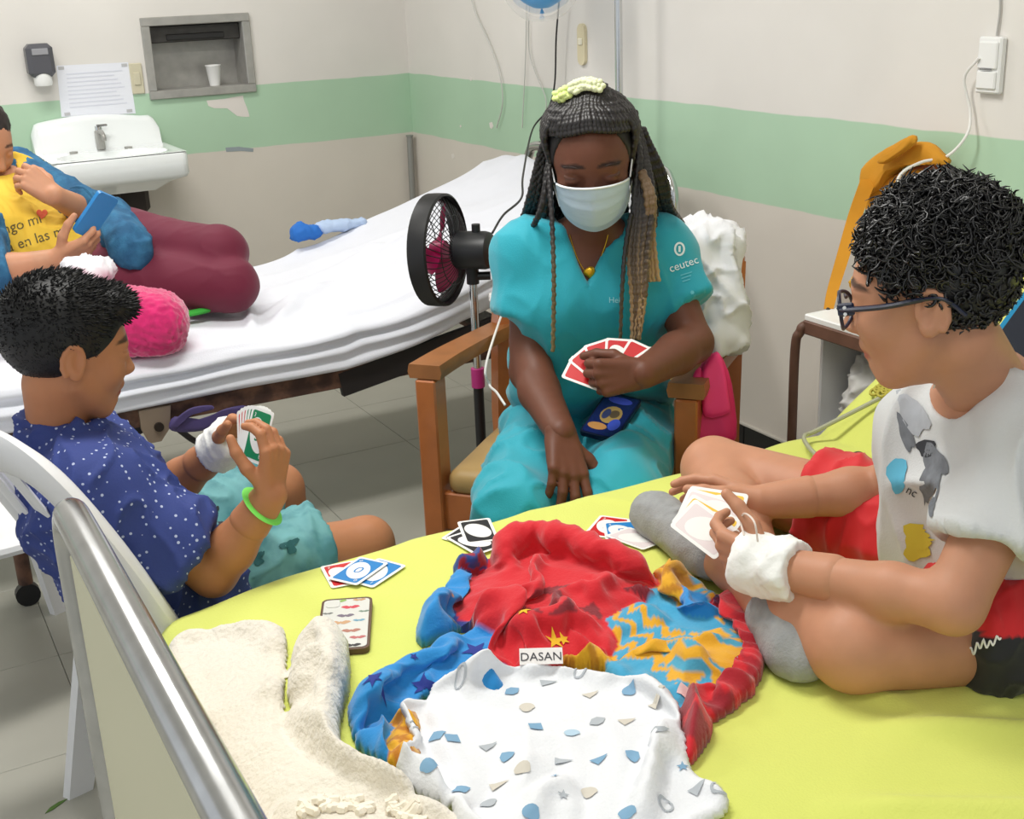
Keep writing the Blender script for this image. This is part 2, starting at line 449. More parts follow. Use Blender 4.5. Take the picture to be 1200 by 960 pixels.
FL = MB().box(((X0+XR)/2, 1.6, -.05), ((XR-X0)/2+.2, YB-1.6+.2, .045)).build('floor', M('floor_grout', (158, 156, 146), .7), smooth=False); tag(FL, kind='structure')
tilem = M('vinyl_tile', (176, 174, 163), .32, var=.05, vscale=5, spec=.4)
ts = .42; tmesh = None
for i in range(9):
    for j in range(11):
        cx, cy = XR-ts*(i+.5), YB-ts*(j+.5)
        if tmesh is None:
            t = MB().box((0, 0, -.0035), (ts/2-.0008, ts/2-.0008, .0035), bev=.0008).build('floor_tile', tilem, FL, smooth=False); tmesh = t.data
        else:
            t = bpy.data.objects.new('floor_tile', tmesh); COL.objects.link(t); adopt(t, FL)
        t.location = (cx, cy, 0)
# black tile skirting with a pale cap on the right wall
BB = MB().box((XR-.006, 1.6, .105), (.0062, YB-1.6, .0045), bev=.002).build('baseboard_right', M('skirting_cap', (205, 200, 190), .5), smooth=False); tag(BB, kind='structure')
btm = M('black_tile', (16, 16, 18), .22); tm2 = None
for j in range(16):
    if tm2 is None:
        t = MB().box((0, 0, 0), (.005, .149, .05), bev=.002).build('tile', btm, BB, smooth=False); tm2 = t.data
    else:
        t = bpy.data.objects.new('tile', tm2); COL.objects.link(t); adopt(t, BB)
    t.location = (XR-.005, YB-.15-.302*j, .05)
BBB = MB().box(((X0+XR)/2, YB-.006, .105), ((XR-X0)/2, .0062, .0045), bev=.002).build('baseboard_back', M('skirting_cap', (205, 200, 190)), smooth=False); tag(BBB, kind='structure')
for j in range(12):
    t = bpy.data.objects.new('tile', tm2); COL.objects.link(t); adopt(t, BBB); t.location = (XR-.012-.15-.302*j, YB-.005, .05); t.rotation_euler = (0, 0, math.pi/2)
# flaked paint on the walls
flakem = M('bare_plaster', (226, 220, 214), .8)
def flake(parent, pts, n, c=(226, 220, 214), mat=None):
    P = np.array(pts); c0 = P.mean(0); q = []
    for i in range(len(P)):
        a, b = P[i], P[(i+1) % len(P)]
        for t in (0, .33, .66):
            p = a+(b-a)*t; q.append(p+(p-c0)*.12*noise(np.array([p*37.1]))[0])
    q = np.array(q); nn = len(q); v = np.concatenate([q, q+np.array(n)*.0012]); f = [list(range(nn)), list(range(nn, 2*nn))[::-1]]+[(i, (i+1) % nn, nn+(i+1) % nn, nn+i) for i in range(nn)]
    mk('paint_flake', v, f, mat or flakem, parent, False)
for poly in ([(243, 118), (262, 116), (285, 112), (287, 120), (293, 137), (278, 136), (266, 127), (250, 127), (244, 124)], ):
    flake(WB, [PY(x, y, YB) for x, y in poly], (0, -1, 0))
flake(WB, [PY(x, y, YB) for x, y in [(264, 173), (280, 172), (297, 174), (297, 178), (282, 177), (265, 178)]], (0, -1, 0), mat=M('grey_scuff', (150, 160, 165), .8))
for x, y, s in ((531, 183, 3.2), (552, 92, 3), (576, 147, 4), (540, 148, 1.5)):
    flake(WR, [PX(x+s*.6*a, y+s*b, XR) for a, b in ((-1, -.8), (.3, -1), (1, .2), (.2, 1), (-.7, .6))], (-1, 0, 0))

# ================================================================== fittings on the walls
steel = M('brushed_steel', (172, 170, 165), .42, metal=.45, var=.12, vscale=25)
steel_d = M('dark_steel', (70, 68, 66), .5, metal=.6, var=.2, vscale=30)
chrome = M('chrome', (205, 207, 208), .16, metal=1.0)
white_pl = M('white_plastic', (236, 236, 234), .38, var=.02)
ceramic = M('ceramic', (240, 244, 244), .12, coat=.4)
dark_pl = M('black_plastic', (22, 22, 24), .4)
N = thing('wall_niche', 'recessed stainless steel dispenser niche set in the back wall', 'niche', (1.4, YB, NZ0))
b = MB(); w = .034; y = YB-.008
for (x0, x1, z0, z1) in ((NX0, NX1, NZ1-w, NZ1), (NX0, NX1, NZ0, NZ0+w), (NX0, NX0+w, NZ0+w, NZ1-w), (NX1-w, NX1, NZ0+w, NZ1-w)):
    b.box(((x0+x1)/2, y, (z0+z1)/2), ((x1-x0)/2, .008, (z1-z0)/2), bev=.003)
b.build('frame', steel, N, sharp=30)
D = .135
MB().box((1.402, YB+D, 1.193), (.19, .003, .126)).build('back_panel', steel, N, smooth=False)
MB().box((1.402, YB+D/2, NZ0+w-.003), (.19, D/2, .003)).build('shelf', steel, N, smooth=False)
MB().box((NX0+w-.002, YB+D/2, 1.193), (.003, D/2, .126)).box((NX1-w+.002, YB+D/2, 1.193), (.003, D/2, .126)).box((1.402, YB+D/2, NZ1-w+.003), (.19, D/2, .003)).build('lining', steel, N, smooth=False)
MB().box((1.402, YB+.075, NZ1-w-.035), (.188, .05, .033), bev=.004).build('towel_hood', steel_d, N, sharp=30)
MB().box((1.402, YB+.022, NZ1-w-.048), (.12, .004, .012), bev=.003).build('towel_slot', M('slot_black', (28, 27, 27), .5), N, sharp=30)
cup = MB().lathe([(0, 0), (.021, 0), (.022, .004), (.031, .078), (.033, .08), (.033, .084), (.029, .084), (.020, .006), (0, .005)], (1.468, YB+.05, NZ0+w), n=28).build('foam_cup', M('foam', (240, 240, 238), .7)); tag(cup, 'white foam cup standing in the steel wall niche', 'cup')
# soap dispenser
S_ = thing('soap_dispenser', 'dark grey soap dispenser with white push cup on back wall', 'dispenser', (.775, YB-.04, 1.13))
c0 = PY(45, 74, YB)
MB().box((c0[0], YB-.04, c0[2]+.012), (.05, .04, .062), bev=.016).build('housing', M('dispenser_grey', (84, 84, 90), .35), S_)
MB().lathe([(0, 0), (.03, .002), (.034, .012), (.034, .05), (.03, .058), (0, .06)], (c0[0], YB-.05, c0[2]-.085), n=24, sy=.8).build('push_cup', white_pl, S_)
MB().box((c0[0], YB-.082, c0[2]+.045), (.03, .002, .012), bev=.002).build('badge', M('badge_grey', (150, 150, 155), .5), S_)
# notice sheet
P = thing('notice_sheet', 'white printed notice sheet taped to wall above the sink', 'notice', (.965, YB-.002, .985))
q = [PY(x, yy, YB) for x, yy in ((66, 77), (150, 73), (159, 133), (72, 137))]
v = [p+V(0, -.0015, 0) for p in q]+[p+V(0, -.0005, 0) for p in q]
mk('paper', v, [(0, 3, 2, 1), (4, 5, 6, 7), (0, 1, 5, 4), (1, 2, 6, 5), (2, 3, 7, 6), (3, 0, 4, 7)], M('paper', (232, 234, 242), .7), P, False)
lm = M('faint_print', (218, 220, 231), .7); tp = M('tape', (188, 188, 190), .4)
def onp(s, t): a = q[0]+(q[1]-q[0])*s; bb = q[3]+(q[2]-q[3])*s; return a+(bb-a)*t+V(0, -.0022, 0)
for i in range(9):
    t = .16+.08*i; a, bb = onp(.12, t), onp(.9-.12*((i*7) % 4)/3, t)
    MB().box((a+bb)/2, (abs(bb[0]-a[0])/2, .0004, .0022)).build('print_line', lm, P, smooth=False)
for s, t in ((.06, .05), (.94, .05), (.08, .95), (.92, .94)):
    MB().box(onp(s, t), (.011, .0006, .006)).build('tape', tp, P, smooth=False)
def plate(name, label, c, n, w, h, t, mat, cat='switch', rocker=True):
    o = thing(name, label, cat, c); n = np.array(n, float); c = np.array(c, float)
    R = np.array([np.cross((0, 0, 1), n), n, (0, 0, 1)])
    MB().box(c+n*t/2, (w/2, t/2, h/2), R, bev=.003).build('cover_plate', mat, o, sharp=30)
    if rocker:
        MB().box(c+n*(t+.002), (w*.26, .004, h*.2), R, bev=.002).build('rocker', mat, o, sharp=30)
    return o
beige = M('beige_plastic', (205, 198, 172), .45)
plate('wall_switch', 'beige oblong switch plate beside the notice sheet', PY(160, 92, YB), (0, -1, 0), .05, .12, .01, beige)
o = thing('call_button_plate', 'rounded beige outlet plate high on right wall beside drip stand', 'outlet', PX(684, 52, XR))
c = PX(684, 52, XR)
pl = [(.024*math.cos(a), (.045 if math.sin(a) > 0 else -.045)+.024*math.sin(a)) for a in np.linspace(0, 2*math.pi, 28, endpoint=False)]
MB().prism(pl, c, (0, 1, 0), (0, 0, 1), (-1, 0, 0), .012).build('cover_plate', M('cream_plastic', (214, 203, 170), .45), o, sharp=30)
MB().box(c+V(-.014, 0, .01), (.004, .012, .012), bev=.003).build('button', M('pale_button', (228, 222, 200), .4), o)
# white double outlet with a cable, far right
c = PX(1165, 76, XR)
o = thing('wall_outlet', 'white wall outlet with thin white cable beside mustard bag', 'outlet', c)
R = np.array([(0, 1, 0), (-1, 0, 0), (0, 0, 1)])
MB().box(c+V(-.01, 0, 0), (.033, .010, .062), R, bev=.004).build('cover_plate', white_pl, o, sharp=30)
MB().box(c+V(-.022, 0, .022), (.027, .004, .03), R, bev=.003).build('socket_module', white_pl, o, sharp=30)
MB().box(c+V(-.022, 0, -.032), (.027, .004, .02), R, bev=.003).build('switch_module', white_pl, o, sharp=30)
MB().box(c+V(-.027, .0, -.008), (.016, .0012, .0015), R).build('slot', M('slot_grey', (120, 120, 120), .5), o, smooth=False)
cabw = M('white_cable', (232, 230, 226), .4)
pth = bez([PX(1147, 68, XR-.03), PX(1130, 92, XR-.03), PX(1137, 130, XR-.02), PX(1133, 158, XR-.04), PX(1110, 183, XR-.07), PX(1080, 190, XR-.12), PX(1055, 205, XR-.18), PX(1048, 230, XR-.2)], 8)
tag(MB().tube(pth, .0035, 8).build('white_cable', cabw), 'thin white cable running from wall outlet over the mustard bag', 'cable')
tag(MB().tube(bez([PX(1171, -30, XR-.006), PX(1172, 10, XR-.006), PX(1168, 42, XR-.006)], 8), .0025, 8).build('grey_cable', M('grey_cable', (178, 176, 172), .5)), 'thin grey cable rising above the white wall outlet', 'cable')
# conduit in the room corner
a, b2 = V(XR-.045, YB-.03, .3), V(XR-.03, YB-.03, .785)
o = thing('conduit_pipe', 'grey metal pipe standing in the room corner', 'pipe', a); MB().cyl(V(a[0], a[1], 0), b2, .014, n=14).build('pipe', M('pipe_grey', (150, 150, 146), .5, metal=.4), o); MB().cyl(b2, b2+V(0, 0, .006), .017, n=14).build('cap', M('pipe_grey', (150, 150, 146)), o)

# ---- wash basin
o = thing('wash_basin', 'white ceramic wall basin with high splash back and chrome tap', 'sink', (.95, 5.08, .76))
sx0, sx1, syf, szt = .70, 1.203, 4.872, .865
def sink_h(x, y):
    # top surface with an oval bowl
    u = (x-(sx0+sx1)/2)/.2; w = (y-5.03)/.115
    r = np.sqrt(np.abs(u)**2.6+np.abs(w)**2.6)**(1/1.0)
    d = np.clip(1-r, 0, 1); rim = .006*np.clip(1-np.abs(np.minimum(np.minimum(x-sx0, sx1-x), y-syf)/.018-.5), 0, 1)
    return szt-.11*np.clip(d*1.7, 0, 1)**.6-.004+rim
nx_, ny_ = 46, 36
gx = np.linspace(sx0, sx1, nx_); gy = np.linspace(syf, YB-.055, ny_); XX, YY = np.meshgrid(gx, gy, indexing='ij')
ZZ = sink_h(XX, YY)
b = MB(); b.grid(np.stack([XX, YY, ZZ], -1)[:, ::-1])
# apron skirts and underside
edge = [(sx0, syf), (sx1, syf), (sx1, YB), (sx0, YB)]
def rr(x0, x1, y0, y1, z, r):
    out = []
    for cx, cy, a0 in ((x1-r, y1-.001, 0), (x0+r, y1-.001, 90), (x0+r, y0+r, 180), (x1-r, y0+r, 270)):
        for a in np.linspace(a0, a0+90, 7):
            rr_ = r if a0 >= 180 else .001
            out.append((cx+rr_*math.cos(math.radians(a)), cy+rr_*math.sin(math.radians(a)), z))
    return out
L = np.array([rr(sx0+i, sx1-i, syf+i, YB-.01, z, .03) for i, z in ((.0, szt-.004), (-.004, szt-.012), (-.004, szt-.085), (.004, szt-.098), (.05, szt-.115), (.1, szt-.15))])
b.loop_loft(L[::-1], False)
b.build('bowl', ceramic, o, sharp=50)
# splash back, raised in the middle
gx = np.linspace(sx0-.004, sx1-.012, 30); t = (gx-gx[0])/(gx[-1]-gx[0]); top = .975+.02*np.sin(np.pi*np.clip(t*1.15, 0, 1))-.04*np.clip((t-.93)/.07, 0, 1)**2-.04*np.clip((.05-t)/.05, 0, 1)**2
prof = []
for i, x in enumerate(gx):
    zt = top[i]; prof.append([(x, YB-.004, szt-.02), (x, YB-.004, zt), (x, YB-.02, zt+.002), (x, YB-.042, zt-.008), (x, YB-.047, zt-.02), (x, YB-.058, szt+.01), (x, YB-.075, szt-.005), (x, YB-.075, szt-.02)])
b = MB(); b.loop_loft(np.array(prof)); b.build('splash_back', ceramic, o, sharp=50)
tc = PY(117, 165, YB-.07)
tap = MB().box((tc[0], YB-.075, szt+.035), (.016, .016, .04), bev=.006).tube(bez([(tc[0], YB-.08, szt+.062), (tc[0], YB-.12, szt+.072), (tc[0], YB-.16, szt+.06), (tc[0], YB-.165, szt+.04)], 6), .009, 10).build('tap', steel, o)
MB().cyl((tc[0], YB-.075, szt+.075), (tc[0], YB-.075, szt+.09), .014, n=14).box((tc[0]+.012, YB-.085, szt+.092), (.022, .006, .005), bev=.003).build('tap_lever', chrome, tap)
for px in (85, 150): MB().cyl((PY(px, 172, YB-.1)[0], YB-.105, szt-.004), (PY(px, 172, YB-.1)[0], YB-.105, szt+.003), .016, n=16).build('tap_hole_cover', steel, o)
MB().lathe([(0, 0), (.017, 0), (.02, .003), (0, .004)], (.95, 5.03, szt-.115), n=16).build('drain', chrome, o)
b = MB(); b.box((.95, YB-.09, szt-.2), (.14, .085, .06), bev=.02).tube(bez([(.95, 5.08, szt-.13), (.95, 5.08, szt-.32), (.95, 5.12, szt-.38), (.95, YB-.02, szt-.36)], 6), .02, 12)
b.build('bracket_and_trap', M('basin_bracket', (48, 38, 34), .6), o)

# ---- drip stand and hanging balloon, tubes
ptop = PX(723, 0, 2.22); pbot = PX(727, 108, 2.22); px_, py_ = ptop[0], (ptop[1]+pbot[1])/2
o = thing('drip_stand', 'chrome drip stand standing behind the white bed by right wall', 'drip stand', (px_, py_, 0))
MB().cyl((px_, py_, .06), (px_, py_, 1.65), .0125, n=16).build('lower_tube', chrome, o)
MB().cyl((px_, py_, 1.65), (px_, py_, 1.9), .009, n=16).build('upper_tube', chrome, o)
MB().cyl((px_, py_, 1.63), (px_, py_, 1.67), .018, n=16).build('clamp', dark_pl, o)
bb = MB()
for a in range(4): bb.tube([(px_, py_, 1.88), (px_+.06*math.cos(a*1.57), py_+.06*math.sin(a*1.57), 1.9), (px_+.08*math.cos(a*1.57), py_+.08*math.sin(a*1.57), 1.93)], .004, 8)
bb.build('hooks', chrome, o)
for a in range(4):
    e = V(px_+.09*math.cos(a*1.57+.78), py_+.09*math.sin(a*1.57+.78), .045)
    MB().tube([(px_, py_, .08), e], .01, 8).build('leg', chrome, o)
    MB().cyl(e+V(0, -.01, -.027), e+V(0, .01, -.027), .018, n=14).build('castor', dark_pl, o)
# blue balloon inside a clear wrapper
c = PX(634, -22, 2.12)
o = thing('blue_balloon', 'blue balloon in clear wrapping hanging at right wall above nurse', 'balloon', c)
prof = [(.0005, -.088), (.004, -.084), (.03, -.08), (.075, -.05), (.095, 0), (.085, .05), (.05, .085), (0, .1)]
pp = bez([(r, 0, z) for r, z in prof], 5)
MB().lathe([(max(p[0], 0), p[2]) for p in pp], c, n=28).build('balloon_skin', M('balloon_blue', (70, 160, 220), .3), o)
MB().cyl(c+V(0, 0, -.086), c+V(0, 0, -.1), .003, .008, n=10).build('knot', M('balloon_blue', (70, 160, 220)), o)
clear = M('clear_film', (245, 247, 248), .15, trans=.9, alpha=.35)
pp = bez([(.0005, 0, -.125), (.06, 0, -.115), (.115, 0, -.06), (.135, 0, .02), (.1, 0, .1), (.03, 0, .17)], 5)
MB().lathe([(max(p[0], 0), p[2]) for p in pp], c, n=28).build('clear_wrapper', clear, o)
MB().tube([c+V(0, 0, .1), c+V(.03, 0, .4), V(XR-.02, c[1], c[2]+.55)], .0015, 6).build('string', cabw, o)
# black flex from above the balloon to the fan
FANP = PD(550, 330, 3.15)
cord = M('black_cord', (34, 32, 32), .5)
pth = bez([PX(658, -30, 2.3), PX(652, 40, 2.3), PX(650, 98, 2.3), PX(642, 128, 2.28), PX(624, 152, 2.2), PD(613, 205, 3.7), PD(611, 232, 3.45), PD(590, 252, 3.3), PD(577, 273, 3.2)], 8)
tag(MB().tube(pth, .0032, 8).build('fan_cord', cord), 'black power cord running down from the wall to the fan', 'cord')
for k, pts in enumerate(([(549, -20), (556, 12), (572, 48), (585, 85), (589, 120), (582, 150)], [(617, -20), (616, 60), (612, 150)], [(622, -20), (620, 60), (640, 118), (632, 145)])):
    tag(MB().tube(bez([PX(x, y, XR-.012) for x, y in pts], 8), .002 if k else .0026, 6).build('wall_tubing', M('clear_tube', (196, 196, 190), .35)), ['thin grey wire loosely hanging on right wall near the room corner', 'thin straight drip line hanging on right wall under the balloon', 'thin curved drip line hanging on right wall under the balloon'][k], 'tube')
# ================================================================== beds
def mattress(name, x0, x1, y0, y1, top, th, rad, mat, disp, parent=None, nx=150, ny=56, foot_r=.06):
    xs = np.linspace(x0, x1, nx); L = []
    nside = 9
    for i, x in enumerate(xs):
        e = min(x-x0, x1-x); sh = foot_r-math.sqrt(max(foot_r**2-(foot_r-min(e, foot_r))**2, 0)) if e < foot_r else 0
        zt = top(x)-sh*.8; zb = top(x)-th+sh*.6; a, b = y0+sh*.7, y1-sh*.7; r = min(rad, (zt-zb)*.48); loop = []
        for t in np.linspace(0, 1, ny): loop.append((x, a+r+(b-a-2*r)*t, zt))
        side = [(r*math.cos(q), zt-r+r*math.sin(q)) for q in np.linspace(math.pi/2, 0, 6)[1:]]+[(r, zt-r+(zb-zt+2*r)*t) for t in np.linspace(0, 1, 12)[1:-1]]+[(r*math.cos(q), zb+r+r*math.sin(q)) for q in np.linspace(0, -math.pi/2, 6)[:-1]]
        loop += [(x, b-r+o_, z_) for o_, z_ in side]
        loop += [(x, a+r+(b-a-2*r)*t, zb) for t in np.linspace(1, 0, 8)]
        loop += [(x, a+r-o_, z_) for o_, z_ in side[::-1]]
        L.append(loop)
    L = np.array(L); b = MB(); b.loop_loft(L)
    v = np.array(b.v); b.v = [tuple(p) for p in disp(v)]
    return b.build(name, mat, parent, sharp=0)

# ---- near bed with the lime sheet
lime = M('lime_sheet', (214, 221, 106), .75, var=.03, vscale=6, sheen=.2, bump=.12, bscale=300)
BZ = .58
def top_near(x): return BZ+max(0, min((x-1.60)*.72, .42))-.0 if x < 1.66 else BZ+.043+(x-1.66)*.66
def d_near(v):
    w = v.copy(); m = v[:, 2] > BZ-.1
    p = np.stack([v[:, 0]*2.2+v[:, 1]*1.5, v[:, 1]*5-v[:, 0]*2, v[:, 2]*3], 1)
    w[:, 2] += np.where(m, .006*fbm(p, 2)+.005*ridged(np.stack([v[:, 0]*4+v[:, 1]*2.5, v[:, 1]*2.2-v[:, 0]*1.2, v[:, 2]], 1))**3-.003, 0)
    side = v[:, 1] > 1.70; w[:, 1] += np.where(side, .010*noise(np.stack([v[:, 0]*9, v[:, 2]*2, v[:, 1]], 1)), 0)
    # the corners of the worn mattress sag a little
    w[:, 2] -= .035*np.clip((.62-v[:, 0])/.34, 0, 1)**2*np.clip((v[:, 1]-1.35)/.4, 0, 1)
    # fold lines near the open front of the bed
    for (a, b_, amp) in (((.95, .95), (1.25, .72), .016), ((.80, .86), (1.10, .66), .014), ((1.05, 1.02), (1.5, .8), .014), ((.55, 1.3), (.75, 1.62), .006), ((.5, 1.1), (.62, .95), .008), ((1.3, 1.6), (1.62, 1.5), .010), ((.98, 1.10), (1.05, .9), .010)):
        a, b_ = np.array(a), np.array(b_); d = b_-a; L = np.linalg.norm(d); d /= L; q = v[:, :2]-a; t = q@d; s = q@np.array([-d[1], d[0]])
        w[:, 2] += np.where(m, amp*np.exp(-(s/.018)**2)*np.clip(np.minimum(t, L-t)/.1, 0, 1), 0)
    return w
bed = thing('hospital_bed', 'hospital bed made up with a lime green sheet, with chrome foot rail', 'bed', (1.25, 1.2, 0))
mat_near = mattress('mattress', .275, 2.2, .66, 1.75, top_near, .15, .035, lime, d_near, parent=bed, nx=240, ny=110)
mat_near['label'] = 'mattress under a lime green fitted sheet'
cream_p = M('cream_panel', (226, 222, 190), .45); frame_c = M('frame_cream', (196, 190, 168), .5)
b = MB(); b.box((1.25, 1.73, .40), (.97, .02, .025), bev=.005).box((1.25, .68, .40), (.97, .02, .025), bev=.005).box((.27, 1.2, .40), (.02, .52, .025), bev=.005).box((2.2, 1.2, .40), (.02, .52, .025), bev=.005)
for x in (.6, 1.0, 1.4, 1.8): b.box((x, 1.2, .41), (.03, .52, .012))
b.build('base_frame', frame_c, bed, sharp=30)
for x in (.3, 2.17):
    for y in (.72, 1.69):
        l = MB().cyl((x, y, .09), (x, y, .40), .02, n=14).build('leg', frame_c, bed)
        MB().cyl((x, y-.014, .045), (x, y+.014, .045), .045, n=18).build('castor', dark_pl, l)
RX = .172
fr = MB().tube(bez([(RX, 1.53, .30), (RX, 1.535, .6), (RX, 1.535, .77), (RX, 1.527, .815), (RX, 1.50, .842), (RX, 1.45, .85), (RX, 1.1, .85), (RX, .75, .85), (RX, .70, .842), (RX, .673, .815), (RX, .665, .77), (RX, .665, .6), (RX, .67, .30)], 8), .0215, 20).build('foot_rail', M('worn_chrome', (196, 197, 198), .22, metal=.95, var=.10, vscale=30), bed)
MB().box((RX, 1.10, .59), (.009, .405, .205), bev=.004).build('foot_panel', cream_p, bed, sharp=30)
for y in (1.4, .8): MB().box((.225, y, .36), (.06, .02, .02), bev=.004).build('rail_bracket', frame_c, bed, sharp=30)

# ---- far bed with the white sheet
sheet = M('white_sheet', (226, 228, 236), .8, var=.02, bump=.1, bscale=250)
def top_far(x): t = x-1.12; return .585+(.30*t-.03*(1-math.exp(-max(t, 0)/.1)) if t > 0 else 0)
def d_far(v):
    w = v.copy(); up = np.clip((v[:, 2]-.45)/.12, 0, 1)
    w[:, 2] += up*(.014*fbm(np.stack([v[:, 0]*3.1, v[:, 1]*4.2, v[:, 2]], 1), 2)+.012*np.clip(ridged(np.stack([v[:, 0]*2.3+v[:, 1]*1.7, v[:, 1]*2.6-v[:, 0]*1.6, v[:, 2]], 1)), 0, 1)**4)
    for (a, b_, amp, wd) in (((.95, 3.25), (1.25, 3.5), .022, .03), ((1.0, 3.5), (1.5, 3.62), .014, .03), ((1.1, 3.18), (1.45, 3.22), .016, .02), ((.95, 3.16), (1.1, 3.35), .02, .02), ((.88, 3.1), (1.0, 3.55), .018, .014), ((1.2, 3.3), (1.6, 3.42), .012, .014), ((1.35, 3.55), (1.8, 3.6), .010, .012), ((1.0, 3.12), (1.5, 3.1), .014, .012), ((1.25, 3.75), (1.5, 3.55), .010, .014)):
        a, b_ = np.array(a), np.array(b_); d = b_-a; L = np.linalg.norm(d); d /= L; q = v[:, :2]-a; t = q@d; s = q@np.array([-d[1], d[0]])
        w[:, 2] += up*amp*np.exp(-(s/wd)**2)*np.clip(np.minimum(t, L-t)/.08, 0, 1)
    side = np.clip((3.10-v[:, 1])/.05, 0, 1)
    ph = v[:, 2]*1.0-.20*np.maximum(v[:, 0]-1.1, 0)
    w[:, 1] -= side*(.016*np.sin(ph*150+3*noise(np.stack([v[:, 0]*2, v[:, 2]*3, v[:, 1]*0], 1)))*np.clip(.5+noise(np.stack([v[:, 0]*1.5, v[:, 2]*14, v[:, 1]*0+3], 1)), 0, 1)+.006)
    return w
bed2 = thing('hospital_bed', 'rusty iron hospital bed made up with a rumpled white sheet', 'bed', (1.15, 3.5, 0))
mat_far = mattress('mattress', .12, 2.14, 3.03, 3.97, top_far, .125, .035, sheet, d_far, parent=bed2, nx=220, ny=100)
mat_far['label'] = 'mattress under a rumpled white sheet'
rust = M('rusty_iron', (74, 52, 44), .65, metal=.2, var=.3, vscale=18, rgb2=(104, 74, 58))
b = MB()
for y in (3.045, 3.955):
    s = 1 if y < 3.5 else -1
    b.box((1.13, y, .445), (1.01, .004, .028), bev=.001).box((1.13, y+s*.02, .469), (1.01, .022, .004), bev=.001)
b.box((.13, 3.5, .445), (.004, .455, .028)).box((2.13, 3.5, .445), (.004, .455, .028))
for x in (.6, 1.1, 1.6): b.box((x, 3.5, .462), (.02, .455, .006))
b.build('side_rails', rust, bed2, sharp=30)
# lifted back section frame, deepened in near-black to imitate the shaded gap
for y in (3.05, 3.95): MB().box((1.63, y, .512), (.55, .01, .034), np.array([(math.cos(.16), 0, math.sin(.16)), (0, 1, 0), (-math.sin(.16), 0, math.cos(.16))])).build('backrest_rail_gap_shade', M('dark_iron', (30, 26, 26), .6), bed2, sharp=30)
for x in (.22, 2.06):
    for y in (3.07, 3.93):
        l = MB().cyl((x, y, .06), (x, y, .44), .018, n=12).build('leg', rust, bed2); MB().cyl((x, y-.012, .03), (x, y+.012, .03), .03, n=16).build('castor', dark_pl, l)
bc = PY(181, 492, 3.03)
br = MB().prism([(-.035, .03), (.045, .03), (.035, -.03), (.01, -.06), (-.02, -.06), (-.035, -.02)], V(bc[0], 3.03, bc[2]), (1, 0, 0), (0, 0, 1), (0, 1, 0), .012).build('hinge_bracket', M('bracket_steel', (140, 124, 108), .5, metal=.4, var=.2), bed2, sharp=30)
MB().cyl((bc[0]+.008, 3.022, bc[2]-.02), (bc[0]+.008, 3.03, bc[2]-.02), .012, n=12).build('bolt', M('bolt_dark', (52, 44, 38), .5, metal=.6), br)
MB().tube(bez([PY(205, 500, 3.06), PY(225, 515, 3.06), PY(240, 522, 3.08), PY(262, 530, 3.1)], 6), .008, 8).build('crank_rod', M('dark_iron', (30, 26, 26)), bed2)
# painted marks scratched on the side rail (no readable lettering left)
mk_ = M('scratch_marks', (172, 140, 104), .7)
for i, (x, y, l) in enumerate([(176, 466, 5), (186, 464, 7), (196, 464, 5), (206, 461, 6), (214, 460, 4), (222, 459, 5), (231, 457, 3), (243, 455, 6), (163, 469, 6)]):
    a = PY(x, y, 3.0408); e = PY(x+l*.5, y-4+(i % 3)*3, 3.0408); MB().tube([a, (a+e)/2+V(.004, 0, .003*(i % 2)), e], .0022, 6).build('scratch', mk_, bed2)
# headboard loop
hb = bez([(2.19, 3.04, .1), (2.19, 3.04, .6), (2.19, 3.045, .76), (2.19, 3.07, .85), (2.19, 3.15, .885), (2.19, 3.5, .89), (2.19, 3.85, .885), (2.19, 3.93, .85), (2.19, 3.955, .76), (2.19, 3.96, .6), (2.19, 3.96, .1)], 8)
MB().tube(hb, .017, 16).build('headboard_tube', chrome, bed2)
MB().box((2.165, 3.5, .445), (.03, .03, .015)).build('headboard_bracket', rust, bed2, smooth=False)

# ================================================================== wooden armchair
wood = M('varnished_wood', (176, 103, 52), .35, var=.16, vscale=14, coat=.3)
wood_d = M('arm_wood', (150, 96, 52), .45, var=.2, vscale=16)
tan = M('tan_vinyl', (178, 146, 92), .45, var=.05)
CA = V(1.055, 2.375, 0); cb = nrm(V(.75, .66, 0)); cs = nrm(V(.66, -.75, 0)); CW = .575
RC = np.array([cs, cb, (0, 0, 1)])
def cp(s, b_, z): return CA+cs*s+cb*b_+V(0, 0, z)
ch = thing('wooden_armchair', 'varnished wooden armchair with tan vinyl seat that the nurse sits on', 'chair', cp(CW/2, .25, 0))
for s in (0, CW):
    MB().box(cp(s, 0, .315), (.024, .03, .315), RC, bev=.004).build('leg', wood, ch, sharp=30)
    MB().tube([cp(s, .46, 0), cp(s, .43, .4), cp(s, .45, .62), cp(s, .50, .80)], [.03, .03, .03, .025], 4, up=tuple(cb)).build('leg', wood, ch, sharp=30)
    ax = bez([cp(s, -.028, .648), cp(s, .1, .642), cp(s, .28, .628), cp(s, .46, .612)], 6); wd = np.linspace(.036, .030, len(ax)); ar = []
    for p, w_ in zip(ax, wd): ar.append([p-cs*w_-V(0, 0, .015), p+cs*w_-V(0, 0, .015), p+cs*(w_+.004), p+cs*w_+V(0, 0, .017), p-cs*w_+V(0, 0, .017), p-cs*(w_+.004)])
    bb = MB(); bb.loop_loft(np.array(ar)); bb.build('armrest', wood_d, ch, sharp=35)
MB().box(cp(CW/2, 0, .315), (CW/2-.02, .012, .045), RC, bev=.003).build('front_rail', wood, ch, sharp=30)
for s in (0, CW): MB().box(cp(s, .22, .315), (.012, .20, .04), RC, bev=.003).build('side_rail', wood, ch, sharp=30)
MB().box(cp(CW/2, .43, .315), (CW/2-.02, .012, .04), RC, bev=.003).build('back_rail', wood, ch, sharp=30)
